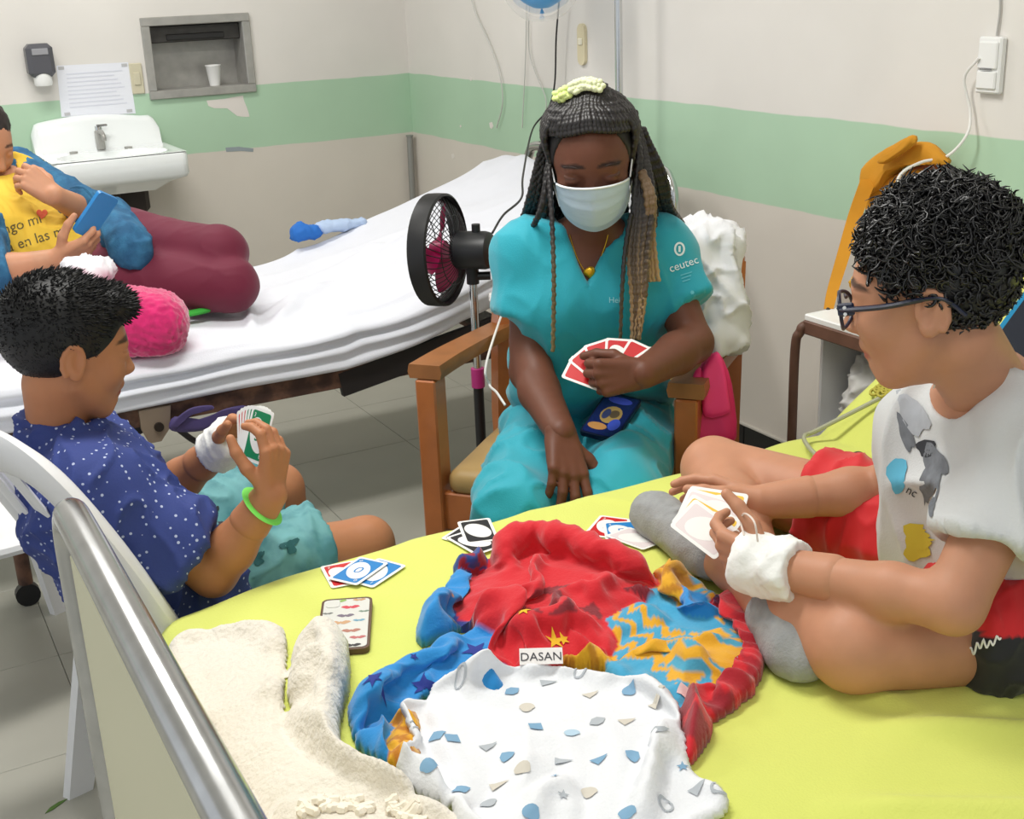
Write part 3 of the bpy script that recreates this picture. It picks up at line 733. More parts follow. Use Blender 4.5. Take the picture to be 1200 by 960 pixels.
sdf_obj('seat_cushion', [rbox(cp(CW/2, .21, .385), (CW/2-.028, .225, .03), RC, rd=.025), ell(cp(CW/2, .21, .40), (.22, .19, .035), RC, k=.03)], .008, tan, ch)
R2 = np.array([cs, nrm(cb*.97+V(0, 0, -.25)), nrm(cb*.25+V(0, 0, .97))])
MB().box(cp(CW/2, .465, .62), (CW/2-.03, .018, .12), R2, bev=.012).build('back_cushion', tan, ch)
MB().box(cp(CW/2, .505, .785), (CW/2+.02, .014, .03), R2, bev=.006).build('top_rail', wood, ch, sharp=30)

# ================================================================== pedestal fan
fp = V(FANP[0], FANP[1], 0)
fan = thing('pedestal_fan', 'black pedestal fan with pink blades on chrome pole beside white bed', 'fan', fp)
hz = nrm(V(CF[0], CF[1], 0)); rr_ = nrm(V(CR[0], CR[1], 0))
AX = nrm(-rr_*.93+hz*.34+V(0, 0, -.03))      # blowing direction
cage_c = PD(514, 293, 3.15); mot_c = cage_c-AX*.075
mot_c = cage_c-AX*.055
fp = V(mot_c[0]-AX[0]*.035, mot_c[1]-AX[1]*.035, 0)
pole_x = fp[0]
def zat(py): return PX(553, py, pole_x)[2]
MB().lathe([(0, 0), (.11, 0), (.115, .006), (.11, .014), (.05, .028), (.02, .045), (.018, .05), (0, .05)], (fp[0], fp[1], 0), n=36).build('base', dark_pl, fan)
MB().cyl((fp[0], fp[1], .04), (fp[0], fp[1], zat(448)), .0135, n=16).build('lower_pole', dark_pl, fan)
MB().cyl((fp[0], fp[1], zat(449)), (fp[0], fp[1], zat(428)), .0175, n=16).build('collar', M('pink_plastic', (176, 44, 118), .4), fan)
MB().cyl((fp[0], fp[1], zat(430)), (fp[0], fp[1], mot_c[2]-.06), .0105, n=16).build('upper_pole', chrome, fan)
MB().cyl((fp[0], fp[1], mot_c[2]-.085), (fp[0], fp[1], mot_c[2]-.03), .016, n=16).tube([V(fp[0], fp[1], mot_c[2]-.066), V(fp[0], fp[1], mot_c[2]-.066)+rr_*.045], .011, 12).build('neck', dark_pl, fan)
mx = lambda t: tuple(mot_c-AX*t)
MB().lathe([(0, -.0), (.035, 0), (.046, .008), (.048, .02), (.048, .085), (.045, .096), (.036, .102), (0, .102)], mot_c+AX*.012, -AX, n=32).cyl(mot_c-AX*.05+V(0, 0, .045), mot_c-AX*.05+V(0, 0, .066), .011, n=14).build('motor_housing', M('fan_black', (26, 27, 30), .42), fan)
ux, uy, _ = frame_of(AX); RF = .132
blk = M('cage_black', (18, 18, 20), .45)
MB().tube([cage_c+RF*(math.cos(a)*ux+math.sin(a)*uy) for a in np.linspace(0, 2*math.pi, 49)], .0105, 10, cap=False, flat=1.0).build('cage_ring', blk, fan)
MB().lathe([(RF+.004, -.026), (RF+.010, -.022), (RF+.011, 0), (RF+.010, .022), (RF+.004, .026), (RF+.002, .02), (RF+.002, -.02), (RF+.004, -.026)], cage_c, AX, n=48).build('cage_band', blk, fan)
def spoke(a, side, tw):
    out = []
    for t in np.linspace(.06, 1, 8):
        r = RF*t; w_ = a+tw*(1-t); z = side*(.012+.045*(1-t**3.2)); out.append(cage_c+AX*z+r*(math.cos(w_)*ux+math.sin(w_)*uy))
    return out
fg, rg = MB(), MB()
for k in range(44):
    fg.tube(spoke(2*math.pi*k/44, 1, .5), .0013, 4, cap=False); rg.tube(spoke(2*math.pi*k/44, -1, -.5), .0013, 4, cap=False)
for g, sd in ((fg, 1), (rg, -1)):
    for t in (.33, .66): g.tube([cage_c+AX*sd*(.012+.045*(1-t**3.2))+RF*t*(math.cos(a)*ux+math.sin(a)*uy) for a in np.linspace(0, 2*math.pi, 41)], .0014, 4, cap=False)
fg.lathe([(0, .065), (.026, .062), (.03, .057), (0, .054)], cage_c, AX, n=20)
rg.lathe([(0, -.062), (.04, -.059), (.044, -.054), (0, -.05)], cage_c, AX, n=20)
fg.build('front_grille', blk, fan); rg.build('rear_grille', blk, fan)
pink_b = M('blade_pink', (188, 34, 98), .35)
for k in range(3):
    G = []
    for t in np.linspace(.16, .9, 10):
        w0 = 1.15*math.sin(math.pi*min(max((t-.05)/.95, 0), 1))**.6; row = []
        for s in np.linspace(-.5, .5, 9):
            a = 2*math.pi*k/3+1.9+s*w0+.3*t; row.append(cage_c+AX*(.028*s)+RF*t*(math.cos(a)*ux+math.sin(a)*uy))
        G.append(row)
    G = np.array(G); b = MB(); b.grid(G); b.grid((G+AX*.0018)[:, ::-1]); b.build('blade', pink_b, fan)
MB().lathe([(0, .022), (.018, .02), (.024, .01), (.024, -.02), (0, -.02)], cage_c, AX, n=20).build('hub', pink_b, fan)

# ================================================================== bedside cabinet
brown = M('brown_tube', (108, 76, 62), .55, var=.2, vscale=20)
nx0, nx1, ny0, ny1, nzt = 1.85, 2.28, 1.80, 2.075, .70
nsd = thing('bedside_cabinet', 'open white bedside cabinet with brown tube frame by right wall', 'cabinet', ((nx0+nx1)/2, (ny0+ny1)/2, 0))
wp = M('cabinet_white', (226, 226, 226), .5, var=.03)
MB().box(((nx0+nx1)/2, (ny0+ny1)/2, nzt), ((nx1-nx0)/2, (ny1-ny0)/2, .008), bev=.003).build('top', M('white_laminate', (238, 238, 236), .4), nsd, sharp=30)
MB().box((nx0+.004, (ny0+ny1)/2, nzt-.022), (.008, (ny1-ny0)/2, .016), bev=.003).build('front_rail', brown, nsd, sharp=30)
MB().box(((nx0+nx1)/2, (ny0+ny1)/2, .40), ((nx1-nx0)/2, (ny1-ny0)/2-.01, .007), bev=.002).build('shelf', wp, nsd, sharp=30)
MB().box(((nx0+nx1)/2, (ny0+ny1)/2, .14), ((nx1-nx0)/2, (ny1-ny0)/2-.01, .007), bev=.002).build('shelf', wp, nsd, sharp=30)
MB().box((nx1-.006, (ny0+ny1)/2, .42), (.005, (ny1-ny0)/2-.012, .27)).build('back_panel', M('cabinet_inner', (150, 128, 112), .6), nsd, smooth=False)
for y in (ny0+.008, ny1-.008): MB().box(((nx0+nx1)/2+.02, y, .42), ((nx1-nx0)/2-.03, .004, .27)).build('side_panel', wp, nsd, smooth=False)
for y in (ny0, ny1):
    MB().tube(bez([(nx0-.012, y+.012, 0), (nx0-.012, y+.012, .4), (nx0-.012, y+.012, .62), (nx0-.006, y+.005, .664), (nx0+.02, y, .682), (nx0+.2, y, .685), (nx1, y, .685)], 6), .011, 12).build('leg_tube', brown, nsd)
    MB().cyl((nx1-.012, y, 0), (nx1-.012, y, .69), .011, n=12).build('leg', brown, nsd)
MB().tube([(nx0-.012, ny0+.012, .375), (nx0-.012, ny1+.012, .375)], .008, 10).build('stretcher', brown, nsd)

# ================================================================== white plastic chairs
def plastic_chair(label, rot, c, back_only=False):
    d = nrm(V(rot[0], rot[1], 0)); s = V(d[1], -d[0], 0); c = np.array(c, float)    # d faces front, s towards its right hand
    Q = lambda f_, r_, z: c+d*f_+s*r_+V(0, 0, z)
    o = thing('plastic_chair', label, 'chair', c, 'white plastic chairs beside the lime bed')
    mt = M('chair_plastic', (228, 228, 230), .42, var=.02)
    R_ = np.array([d, s, (0, 0, 1)])
    # seat: dished shell with rolled edge
    nx, ny = 24, 24; G = []
    for i in range(nx):
        u = i/(nx-1); row = []
        for j in range(ny):
            w_ = j/(ny-1)*2-1; f_ = .0+.42*u; hw = .20+.03*u
            z = .43-.018*(1-w_**2)*math.sin(math.pi*min(u*1.05, 1))-.03*max(0, (u-.85)/.15)**2-.02*max(0, (abs(w_)-.88)/.12)**2
            row.append(Q(f_, hw*w_, z))
        G.append(row)
    G = np.array(G); b = MB(); b.grid(G); b.grid((G-V(0, 0, .006))[:, ::-1])
    b.build('seat', mt, o)
    b = MB(); b.tube(bez([Q(0, -.20, .42), Q(.2, -.215, .405), Q(.40, -.225, .39), Q(.425, -.18, .385), Q(.425, .18, .385), Q(.40, .225, .39), Q(.2, .215, .405), Q(0, .20, .42)], 6), .014, 8).build('seat_rim', mt, o)
    # back: two stiles, top rail, lower rail and vertical slats following a curved shell
    def B(w_, t):     # w -1..1 across, t 0..1 up
        f_ = -.005-.17*t-.02*t*t-.045*(1-w_*w_); return Q(f_, (.205+.012*math.sin(t*3))*w_, .43+.42*t)
    def strip(name, pts, hw, ht=.009):
        P_ = np.array(pts); T_ = np.gradient(P_, axis=0); b = MB(); L = []
        for p, t_ in zip(P_, T_):
            t_ = nrm(t_); n_ = nrm(d*1.0+V(0, 0, .35)); n_ = nrm(n_-t_*(n_@t_)); q = np.cross(t_, n_)
            L.append([p+q*hw*math.cos(a)+n_*ht*math.sin(a) for a in np.linspace(0, 2*math.pi, 10, endpoint=False)])
        b.loop_loft(np.array(L)); return b.build(name, mt, o)
    strip('back_frame', bez([B(-1, 0), B(-1, .3), B(-1.0, .6), B(-.96, .85), B(-.82, .96), B(-.5, 1.0), B(0, 1.01), B(.5, 1.0), B(.82, .96), B(.96, .85), B(1.0, .6), B(1, .3), B(1, 0)], 6), .042, .02)
    strip('lower_rail', [B(w_, .08) for w_ in np.linspace(-.97, .97, 14)], .03)
    for w_ in (-.58, -.2, .2, .58): strip('slat', [B(w_*.96, t) for t in np.linspace(.06, .97, 10)], .034, .006)
    for sd in (-1, 1):
        for f0, f1, nm in ((.38, .44, 'leg'), (.02, -.07, 'leg')):
            a, e = Q(f0, sd*.195, .41), Q(f1, sd*.235, 0); L = []
            for t in np.linspace(0, 1, 6):
                p = a+(e-a)*t; w_ = .036-.012*t; L.append([p+d*x+s*y for x, y in ((-w_, -.012*1), (w_, -.012), (w_+.004, .006*sd), (w_, .014), (-w_, .014), (-w_-.004, .006*sd))])
            b = MB(); b.loop_loft(np.array(L)); b.build(nm, mt, o, sharp=35)
    return o
plastic_chair('white plastic chair that the boy in navy shirt sits on', (.97, .24), (.305, 1.985, 0))
plastic_chair('empty white plastic chair behind the seated boy in navy shirt', (.94, .34), (-.05, 2.62, 0))
# ================================================================== people: shared builders
def wedge(planes): return ('wedge', [(np.array(p, float), nrm(n)) for p, n in planes])
def local(c, R, s): return lambda x, y, z: np.array(c, float)+s*(np.array([x, y, z])@R)
def axes_from(F, up=(0, 0, 1), roll=0.0):
    F = nrm(F); X = nrm(np.cross(F, up)); Z = np.cross(X, F)
    c, s = math.cos(roll), math.sin(roll); X2 = c*X+s*Z; Z2 = -s*X+c*Z
    return np.array([X2, F, Z2])
def head_prims(c, R, s, neck_to, neck_r, jaw=1.0, ears=True, nose=1.0, mouth=True):
    L = local(c, R, s); E = lambda p, r, k=.05, op='u', Rr=None: ell(L(*p), np.array(r)*s, R if Rr is None else Rr, k*s, op)
    K = lambda a, b, ra, rb, k=.05, op='u': cone(L(*a), L(*b), ra*s, rb*s, k*s, op)
    p = [E((0, -.06, .13), (.335, .42, .372)), E((0, .08, .02), (.29, .33, .36), .08),
         E((0, .10, -.2), (.245*jaw, .27, .30), .1), E((0, .245, -.42), (.105, .085, .08), .08),
         K((.215*jaw, -.02, -.2), (.07, .22, -.41), .085, .07, .08), K((-.215*jaw, -.02, -.2), (-.07, .22, -.41), .085, .07, .08),
         K((-.15, .315, .085), (.15, .315, .085), .055, .055, .06), E((.17, .24, -.11), (.10, .10, .10), .1), E((-.17, .24, -.11), (.10, .10, .10), .1),
         E((.145, .43, .01), (.085, .07, .055), .05, 's'), E((-.145, .43, .01), (.085, .07, .055), .05, 's'),
         E((.145, .315, .015), (.075, .075, .055), .02), E((-.145, .315, .015), (.075, .075, .055), .02),
         K((0, .345, .05), (0, .44*1.0, -.12), .036, .05*nose, .05), E((.05, .405, -.135), (.038, .045, .034), .03), E((-.05, .405, -.135), (.038, .045, .034), .03)]
    if mouth: p += [E((0, .345, -.235), (.11, .06, .045), .04), E((0, .358, -.262), (.088, .035, .022), .015), E((0, .35, -.305), (.075, .038, .026), .015), E((0, .31, -.36), (.08, .05, .04), .05)]
    if ears:
        for sx in (1, -1):
            p += [E((sx*.345, -.075, -.015), (.030, .085, .135), .02), E((sx*.355, -.055, -.10), (.028, .05, .06), .02), E((sx*.385, -.05, .0), (.034, .05, .088), .012, 's')]
            ring_ = [(sx*(.352+.02*math.sin(t_)**2), -.075-.078*math.cos(t_)-.01, -.02+.125*math.sin(t_)) for t_ in np.linspace(-.9, 3.3, 9)]
            p += [K(ring_[i_], ring_[i_+1], .02, .02, .008) for i_ in range(8)]
    p += [cone(L(0, -.12, -.25), neck_to, .235*s if neck_r is None else neck_r*.98, neck_r if neck_r else .24*s, .05*s)]
    return p
def face_color(base, c, R, s, lips=(150, 80, 75), brows=True, blush=None):
    base = np.array(lin(base)); lc = np.array(lin(lips)); dark = base*.16
    def f(v, n):
        q = ((v-np.array(c))/s)@np.array(R).T; col = np.tile(base, (len(v), 1)); q[np.linalg.norm(q, axis=1) > .75] = 9.0
        def put(mask, cc):
            w = np.clip(mask, 0, 1)[:, None]; col[:] = col*(1-w)+cc*w
        m = 1-np.sqrt((q[:, 0]/.12)**2+((q[:, 2]+.285)/.06)**2); put(np.where(q[:, 1] > .3, m*3, 0), lc)
        if brows:
            for sx in (1, -1):
                u = (q[:, 0]*sx-.15)/.115; w = (q[:, 2]-.115-.03*(1-u*u)+.02*u)/.022
                put(np.where(q[:, 1] > .2, (1-np.sqrt(u**4+w**2))*2.5, 0), dark)
        return col
    return f
def hand_prims(w, fwd, dors, side, hl, curls=(25, 30, 20), spread=(6, 2, -2, -7), thumb=None, rs=1.0, tips=None):
    Y = nrm(fwd); Z = np.array(dors, float); Z = nrm(Z-Y*(Z@Y)); X = np.cross(Y, Z)*(1 if side == 'L' else -1)
    Q = lambda x, y, z: np.array(w, float)+hl*(X*x+Y*y+Z*z)
    p = []
    kx = (.165, .055, -.055, -.155); ky = (.50, .52, .49, .44); fl = (.42, .47, .43, .34)
    for i in range(4):
        p.append(cone(Q(kx[i]*.5, .0, 0), Q(kx[i], ky[i], .012), .088*hl*rs, .068*hl*rs, .05*hl))
    p.append(cone(Q(.1, .1, -.03), Q(.1, .3, -.03), .09*hl*rs, .07*hl*rs, .05*hl)); p.append(cone(Q(-.1, .1, -.03), Q(-.13, .34, -.02), .08*hl*rs, .06*hl*rs, .05*hl))
    ends = []
    for i in range(4):
        cc = curls[i] if np.ndim(curls[0]) else curls
        a = 0; pos = Q(kx[i], ky[i], 0); sp = math.radians(spread[i]); r = .058*hl*rs*(1 if i < 3 else .88)
        for j, (fr, rr) in enumerate(((.45, .94), (.31, .86), (.24, .72))):
            a += math.radians(cc[j]); d = X*math.sin(sp)*math.cos(a)+Y*math.cos(a)*math.cos(sp)-Z*math.sin(a)
            e = pos+d*fl[i]*fr*hl; p.append(cone(pos, e, r, .058*hl*rs*rr*(1 if i < 3 else .88), .012*hl)); r = .058*hl*rs*rr*(1 if i < 3 else .88); pos = e
        ends.append(pos)
    td = thumb or ((.72, .62, -.25), (.45, .85, -.25), (.3, .92, -.2))
    pos = Q(.10, .12, -.03); r = .085*hl*rs
    for (dx, dy, dz), ln, rr in zip(td, (.25, .2, .16), (.072, .062, .05)):
        d = nrm(V(dx, dy, dz)); e = pos+hl*ln*(X*d[0]+Y*d[1]+Z*d[2]); p.append(cone(pos, e, r, rr*hl*rs, .03*hl)); pos = e; r = rr*hl*rs
    ends.append(pos)
    return p, ends, (X, Y, Z)
def skin(name, rgb): return M(name, rgb, .52, sss=.12, attr='Col', var=.05, vscale=30, spec=.35)
def folds(amp=.004, sc=(9, 9, 9), amp2=.003, R=None):
    def f(v, n):
        q = v if R is None else v@np.array(R).T
        q = q*np.array(sc); q = q+.5*np.stack([noise(q*.7), noise(q*.7+9), noise(q*.7+21)], 1); return amp*fbm(q, 2)+amp2*1.5*(np.clip(ridged(q*.9+5.1), 0, 1)**4)+amp2*.8*(np.clip(ridged(q*1.9+1.1), 0, 1)**5)
    return f
def hem(a, b_, r=.14):   # remove a slab beyond b along a->b, only near the limb
    d = nrm(b_-a); x, y, _ = frame_of(d)
    return wedge([(b_, -d), (b_+x*r, x), (b_-x*r, -x), (b_+y*r, y), (b_-y*r, -y), (b_+d*.25, d)])
# ================================================================== nurse in teal scrubs
SK_N = (104, 62, 44)
fN = nrm(V(-.55, -.83, 0)); rN = nrm(np.cross(fN, (0, 0, 1)))           # rN: her right hand side
hc = PD(693, 187, 2.40); RN = axes_from(V(-.50, -.82, -.36)); Xi = -nrm(CR*math.cos(.13)+CU*math.sin(.13))
Fh = RN[1]; X_ = nrm(Xi-Fh*(Xi@Fh)); RN = np.array([X_, Fh, np.cross(X_, Fh)]); hs = .232
sR, sL = PD(622, 300, 2.52), PD(770, 294, 2.57); nb = PD(692, 290, 2.54)
chest, belly, pel = PD(692, 350, 2.55), PD(690, 430, 2.66), PD(694, 505, 2.78)
eR, wR = PD(620, 436, 2.55), PD(657, 507, 2.33); eL, wL = PD(812, 402, 2.50), PD(754, 438, 2.33)
hR, kR, aR = PD(650, 507, 2.74), PD(604, 568, 2.33), V(1.06, 1.98, .10)
hL, kL, aL = PD(736, 500, 2.74), PD(728, 560, 2.34), V(1.22, 1.90, .10)
for k_ in (kR, kL): k_[2] = min(k_[2], .50)
def torso(neck, a, b, chest, belly, pel, rr, ad=0.0, hw=(.075, .06, .075)):
    lat = nrm(b-a); p = [cone(a, b, rr[0]+ad, rr[0]+ad, .04)]
    for c_, r_, w_ in zip((chest, belly, pel), rr[1:4], hw): p.append(cone(c_-lat*w_, c_+lat*w_, r_+ad, r_+ad, .07))
    for s_ in (-1, 1):
        p.append(cone(chest+lat*hw[0]*s_, belly+lat*hw[1]*s_, rr[1]+ad, rr[2]+ad, .05)); p.append(cone(belly+lat*hw[1]*s_, pel+lat*hw[2]*s_, rr[2]+ad, rr[3]+ad, .05))
        p.append(cone((a if s_ < 0 else b), chest+lat*hw[0]*s_, rr[0]+ad, rr[1]+ad, .05))
    return p
body = torso(nb, sR, sL, chest, belly, pel, (.046, .074, .078, .085), 0, (.05, .05, .07))
body += chain([sR, eR, wR], [.047, .039, .026]) + chain([(sR*.25+eR*.75), eR*.65+wR*.35, wR], [.036, .04, .026]) + chain([sL, eL, wL], [.047, .039, .026]) + chain([eL, eL*.65+wL*.35, wL], [.036, .04, .026])
body += chain([hR, kR, aR], [.075, .052, .035])+chain([hL, kL, aL], [.075, .052, .035])
body += [cone(PD(692, 265, 2.49), nb, .052, .062, .04), cone(nb, chest, .06, .07, .04), cone(nb, sR, .05, .045, .04), cone(nb, sL, .05, .045, .04)]
hd = head_prims(hc, RN, hs, nb, .05)
fwd_r = PD(669, 575, 2.27)-wR; hpR, endsR, _ = hand_prims(wR, fwd_r, -CF*.8+CR*.35+V(0, 0, .2), 'R', .178, ((8, 14, 10), (14, 20, 12), (20, 22, 15), (26, 26, 15)), (10, 3, -2, -6), ((.72, .62, -.1), (.62, .78, -.1), (.5, .86, -.1)))
hpR = [cone(eR*.4+wR*.6, wR, .034, .027, .01)]+hpR
hpL, endsL, AL_ = hand_prims(wL, PD(700, 444, 2.32)-wL, -CF*.9-CU*.1+CR*.1, 'L', .165, ((62, 85, 50), (66, 88, 50), (70, 88, 50), (72, 88, 50)), (4, 1, -1, -4), ((.55, .75, -.45), (.15, .9, -.5), (-.1, .95, -.5)))
hpL = [cone(eL*.4+wL*.6, wL, .034, .027, .01)]+hpL
nurse = sdf_obj('person', body, .007, skin('skin_nurse', SK_N), colf=face_color(SK_N, hc, RN, hs, (90, 45, 40)), extra=[(hd, .0035, 1), (hpR, .0028, 1), (hpL, .0028, 1)])
tag(nurse, 'woman in teal scrubs and blue face mask sitting in the wooden armchair', 'person')
# scrub top
teal = M('teal_scrubs', (22, 158, 176), .72, var=.04, vscale=5, sheen=.25, bump=.1, bscale=350)
seR, seL = PD(612, 372, 2.53), PD(806, 362, 2.54)
top = [cone(sR, seR+(seR-sR)*.5, .054, .070, .03), cone(sL, seL+(seL-sL)*.5, .054, .068, .03), hem(sR+V(0, 0, .02), PD(609, 368, 2.53), .10), hem(sL, PD(811, 356, 2.54), .095)]
top += torso(nb, sR, sL, chest, belly, pel, (.054, .088, .095, .105), 0.0, (.052, .055, .082))
top += [cone(nb, sR, .052, .058, .05), cone(nb, sL, .052, .058, .05), cone(nb, chest, .058, .088, .04)]
def plane_px(a, b_, inside):
    n_ = np.cross(ray(*a), ray(*b_)); n_ = nrm(n_)
    if ray(*inside)@n_ > 0: n_ = -n_
    return (CC, n_)
top += [wedge([plane_px((650, 243), (688, 341), (690, 280)), plane_px((737, 243), (688, 341), (690, 280)), (PD(690, 300, 2.53), CF)])]
# neck opening
top += [ell(PD(692, 262, 2.52), (.068, .075, .075), k=.01, op='s')]
# sleeve hems and lower hem
top += [wedge([(pel+V(0, 0, -.055), V(-fN[0]*.2, -fN[1]*.2, 1)), (pel-V(0, 0, .4), (0, 0, -1))])]
def d_top(v, n):
    q = v@np.array([rN, fN, (0, 0, 1)]).T
    low = np.clip((.78-v[:, 2])/.2, 0, 1); f = .004*fbm(q*np.array([6, 6, 9]), 2)
    f += low*(.017*np.sin(q[:, 2]*62+5*noise(q*5)+np.abs(q[:, 0]-nb@rN)*9)*np.clip(noise(q*4+3)+.55, 0, 1))
    f += .0075*np.clip(ridged(q*np.array([9, 6, 4])+.6*np.stack([noise(q*4), noise(q*4+5), noise(q*4+8)], 1)+2.2), 0, 1)**4+.003*np.clip(ridged(q*np.array([15, 12, 8])+7), 0, 1)**4
    return f
scrub_top = sdf_obj('scrub_top', top, .006, teal, nurse, d_top, it=2)
# scrub trousers
pants = chain([hR, kR], [.098, .079])+chain([hL, kL], [.098, .080])+chain([kR, aR], [.079, .075])+chain([kL, aL], [.080, .075])+[cone(pel-rN*.08, pel+rN*.08, .1, .1, .04)]
pants += [wedge([(V(1.1, 1.9, .13), (0, 0, 1)), (V(0, 0, -.3), (0, 0, -1))])]
trousers = sdf_obj('scrub_trousers', pants, .007, teal, nurse, folds(.006, (7, 7, 7), .010), it=2)
# shoes
for a_ in (aR, aL):
    f_ = nrm(V(-.6, -.5, 0)) if a_ is aL else nrm(V(-.75, -.1, 0)); R_ = np.array([f_, np.cross((0, 0, 1), f_), (0, 0, 1)])
    sh = sdf_obj('shoe', [ell(V(a_[0], a_[1], .045)+f_*.05, (.115, .045, .042), R_), ell(V(a_[0], a_[1], .07), (.055, .042, .055), R_, .03), cut(V(0, 0, .006), (0, 0, -1))], .007, M('shoe_black', (28, 28, 32), .5), nurse)
    sdf_obj('sole', [rbox(V(a_[0], a_[1], .009)+f_*.05, (.118, .045, .009), R_, .008)], .006, M('sole_white', (215, 215, 212), .6), nurse)
# face mask
ml = local(hc, RN, hs)
def maskpt(u, w_):       # u -1..1 across, w 0..1 from nose to under the chin
    a = u*1.25; half = .30-.02*w_
    y_ = .36*math.cos(a*.95)+.075*(1-abs(u))**1.2*math.cos((w_-.35)*2.3)+.06*(1-u*u)+.02*math.sin(w_*18)*(1-u*u)*.2
    x_ = half*math.sin(a)*1.03; z_ = .02-.50*w_*(1-.42*abs(u)**1.5)-.10*abs(u)**1.6+.0
    return ml(x_*1.06, y_+.035+.02*abs(u)-.10*w_**3, z_)
G = np.array([[maskpt(u, w_) for u in np.linspace(-1, 1, 40)] for w_ in np.linspace(0, 1, 26)])
G[::5] += RN[1]*.0012
b = MB(); b.grid(G); b.grid((G-RN[1]*.003)[:, ::-1]); mask = b.build('face_mask', M('mask_blue', (190, 210, 226), .8, var=.03, bump=.1, bscale=400), nurse, sharp=0)
MB().tube([G[0, k_] +RN[1]*.0015 for k_ in range(2, 38)], .0022, 6).build('mask_edge', M('mask_white', (236, 240, 242), .7), mask)
for sx in (-1, 1):
    c_ = 0 if sx < 0 else 39
    MB().tube(bez([G[0, c_], ml(sx*.345, .06, .06), ml(sx*.375, -.06, .14), ml(sx*.37, -.16, .0), ml(sx*.345, -.04, -.16), G[-1, c_]], 6), .0016, 6).build('ear_loop', M('mask_white', (236, 240, 242)), mask)
# eyes, half shut and looking down
for sx in (-1, 1):
    e = sdf_obj('eye', [ell(ml(sx*.145, .302, .008), np.array([.066, .066, .044])*hs, RN)], .0025, M('eye_white', (206, 196, 190), .3), nurse)
    sdf_obj('iris', [ell(ml(sx*.145, .352, -.012), np.array([.03, .022, .028])*hs, RN)], .0016, M('iris_dark', (24, 14, 10), .2), e)
    sdf_obj('eyelid', [ell(ml(sx*.145, .308, .035), np.array([.084, .077, .040])*hs, RN)], .0022, M('lid_nurse', (86, 50, 36), .5), nurse)
    MB().tube(bez([ml(sx*.07, .372, .112), ml(sx*.14, .365, .138), ml(sx*.23, .30, .115)], 5), [.0025]+[.0032]*9+[.0018], 6, flat=.5).build('eyebrow', M('brow_dark', (42, 26, 20), .8), nurse)
# hair: cap of fine braids
hairm = M('braid_hair', (24, 20, 20), .45, attr='Col', spec=.6)
cap = [ell(ml(0, -.075, .14), np.array([.365, .44, .395])*hs, RN), ell(ml(0, .44, -.05), np.array([.40, .45, .56])*hs, RN, .03*hs, 's'), cut(ml(0, -.1, -.22), -RN[2])]
hair = sdf_obj('hair_cap', cap, .005, M('hair_base', (20, 17, 17), .6), nurse)
def on_skull(th, ph, k_=1.0):     # ph from +y (face) round x; th elevation
    return ml(.372*k_*math.cos(th)*math.sin(ph), -.075+.448*k_*math.cos(th)*math.cos(ph), .14+.402*k_*math.sin(th))
def rope(mb, path, r0, r1, cols, c0, c1, n=6, seg=.009):
    P_ = bez(path, 6); d = np.r_[0, np.cumsum(np.linalg.norm(np.diff(P_, axis=0), axis=1))]; m = max(int(d[-1]/seg*4), 8)
    t = np.linspace(0, d[-1], m); Q_ = np.stack([np.interp(t, d, P_[:, i]) for i in range(3)], 1)
    u = t/d[-1]; rad = (r0+(r1-r0)*u)*(1+.22*np.abs(np.sin(t/seg*math.pi)))
    T_ = np.gradient(Q_, axis=0); x, y, _ = frame_of(T_[0]); w_ = np.sin(t/seg*math.pi)*(r0*.16)
    Q_ = Q_+w_[:, None]*x
    mb.tube(Q_, rad, n); lo_, hi_ = np.array(lin(c0)), np.array(lin(c1))
    cu = np.clip((u-.45)/.45, 0, 1); cc = lo_+(hi_-lo_)*cu[:, None]; cols.append(np.repeat(cc, n, axis=0))
BLK, BLD = (26, 21, 21), (150, 122, 88)
mb = MB(); cols = []
tie = ml(-.02, -.12, .61)
for k_, ph in enumerate(np.linspace(-1.9, 1.9, 34)):
    th0 = .68-.60*abs(ph/1.9)**1.4+.12*math.cos(ph*3)*0; jit = .06*math.sin(k_*2.4)
    st = on_skull(th0, ph, 1.0); pts = [st]
    for t in (.25, .5, .75): pts.append(on_skull(th0+(1.35-th0)*t, ph+jit*t+(0 if abs(ph) < 1.6 else .2*t*np.sign(ph)), 1.03+.05*math.sin(t*3.1)))
    pts.append(tie+RN[0]*.02*math.sin(ph*1.4)*1.5+RN[1]*.012*math.cos(ph)); rope(mb, pts, .0062, .0055, cols, BLK, BLK)
# hanging braids behind the shoulders
for k_ in range(40):
    ph = math.pi+(-1.9+3.8*k_/39); jit = random.uniform(-.1, .1)
    a = on_skull(1.05, ph, 1.06); b2 = on_skull(.35, ph+jit*.3, 1.10); c2 = on_skull(-.45, ph+jit*.3, 1.06)
    sx = math.sin(ph); out = RN[0]*sx
    low = c2+V(0, 0, -.10)+out*.03-fN*.055+RN[0]*random.uniform(-.01, .01); lo2 = low+V(0, 0, -.16-.05*random.random())+out*.02-fN*.06
    rope(mb, [tie, a, b2, c2, low, lo2], .0062, .0045, cols, BLK, (40, 30, 26))
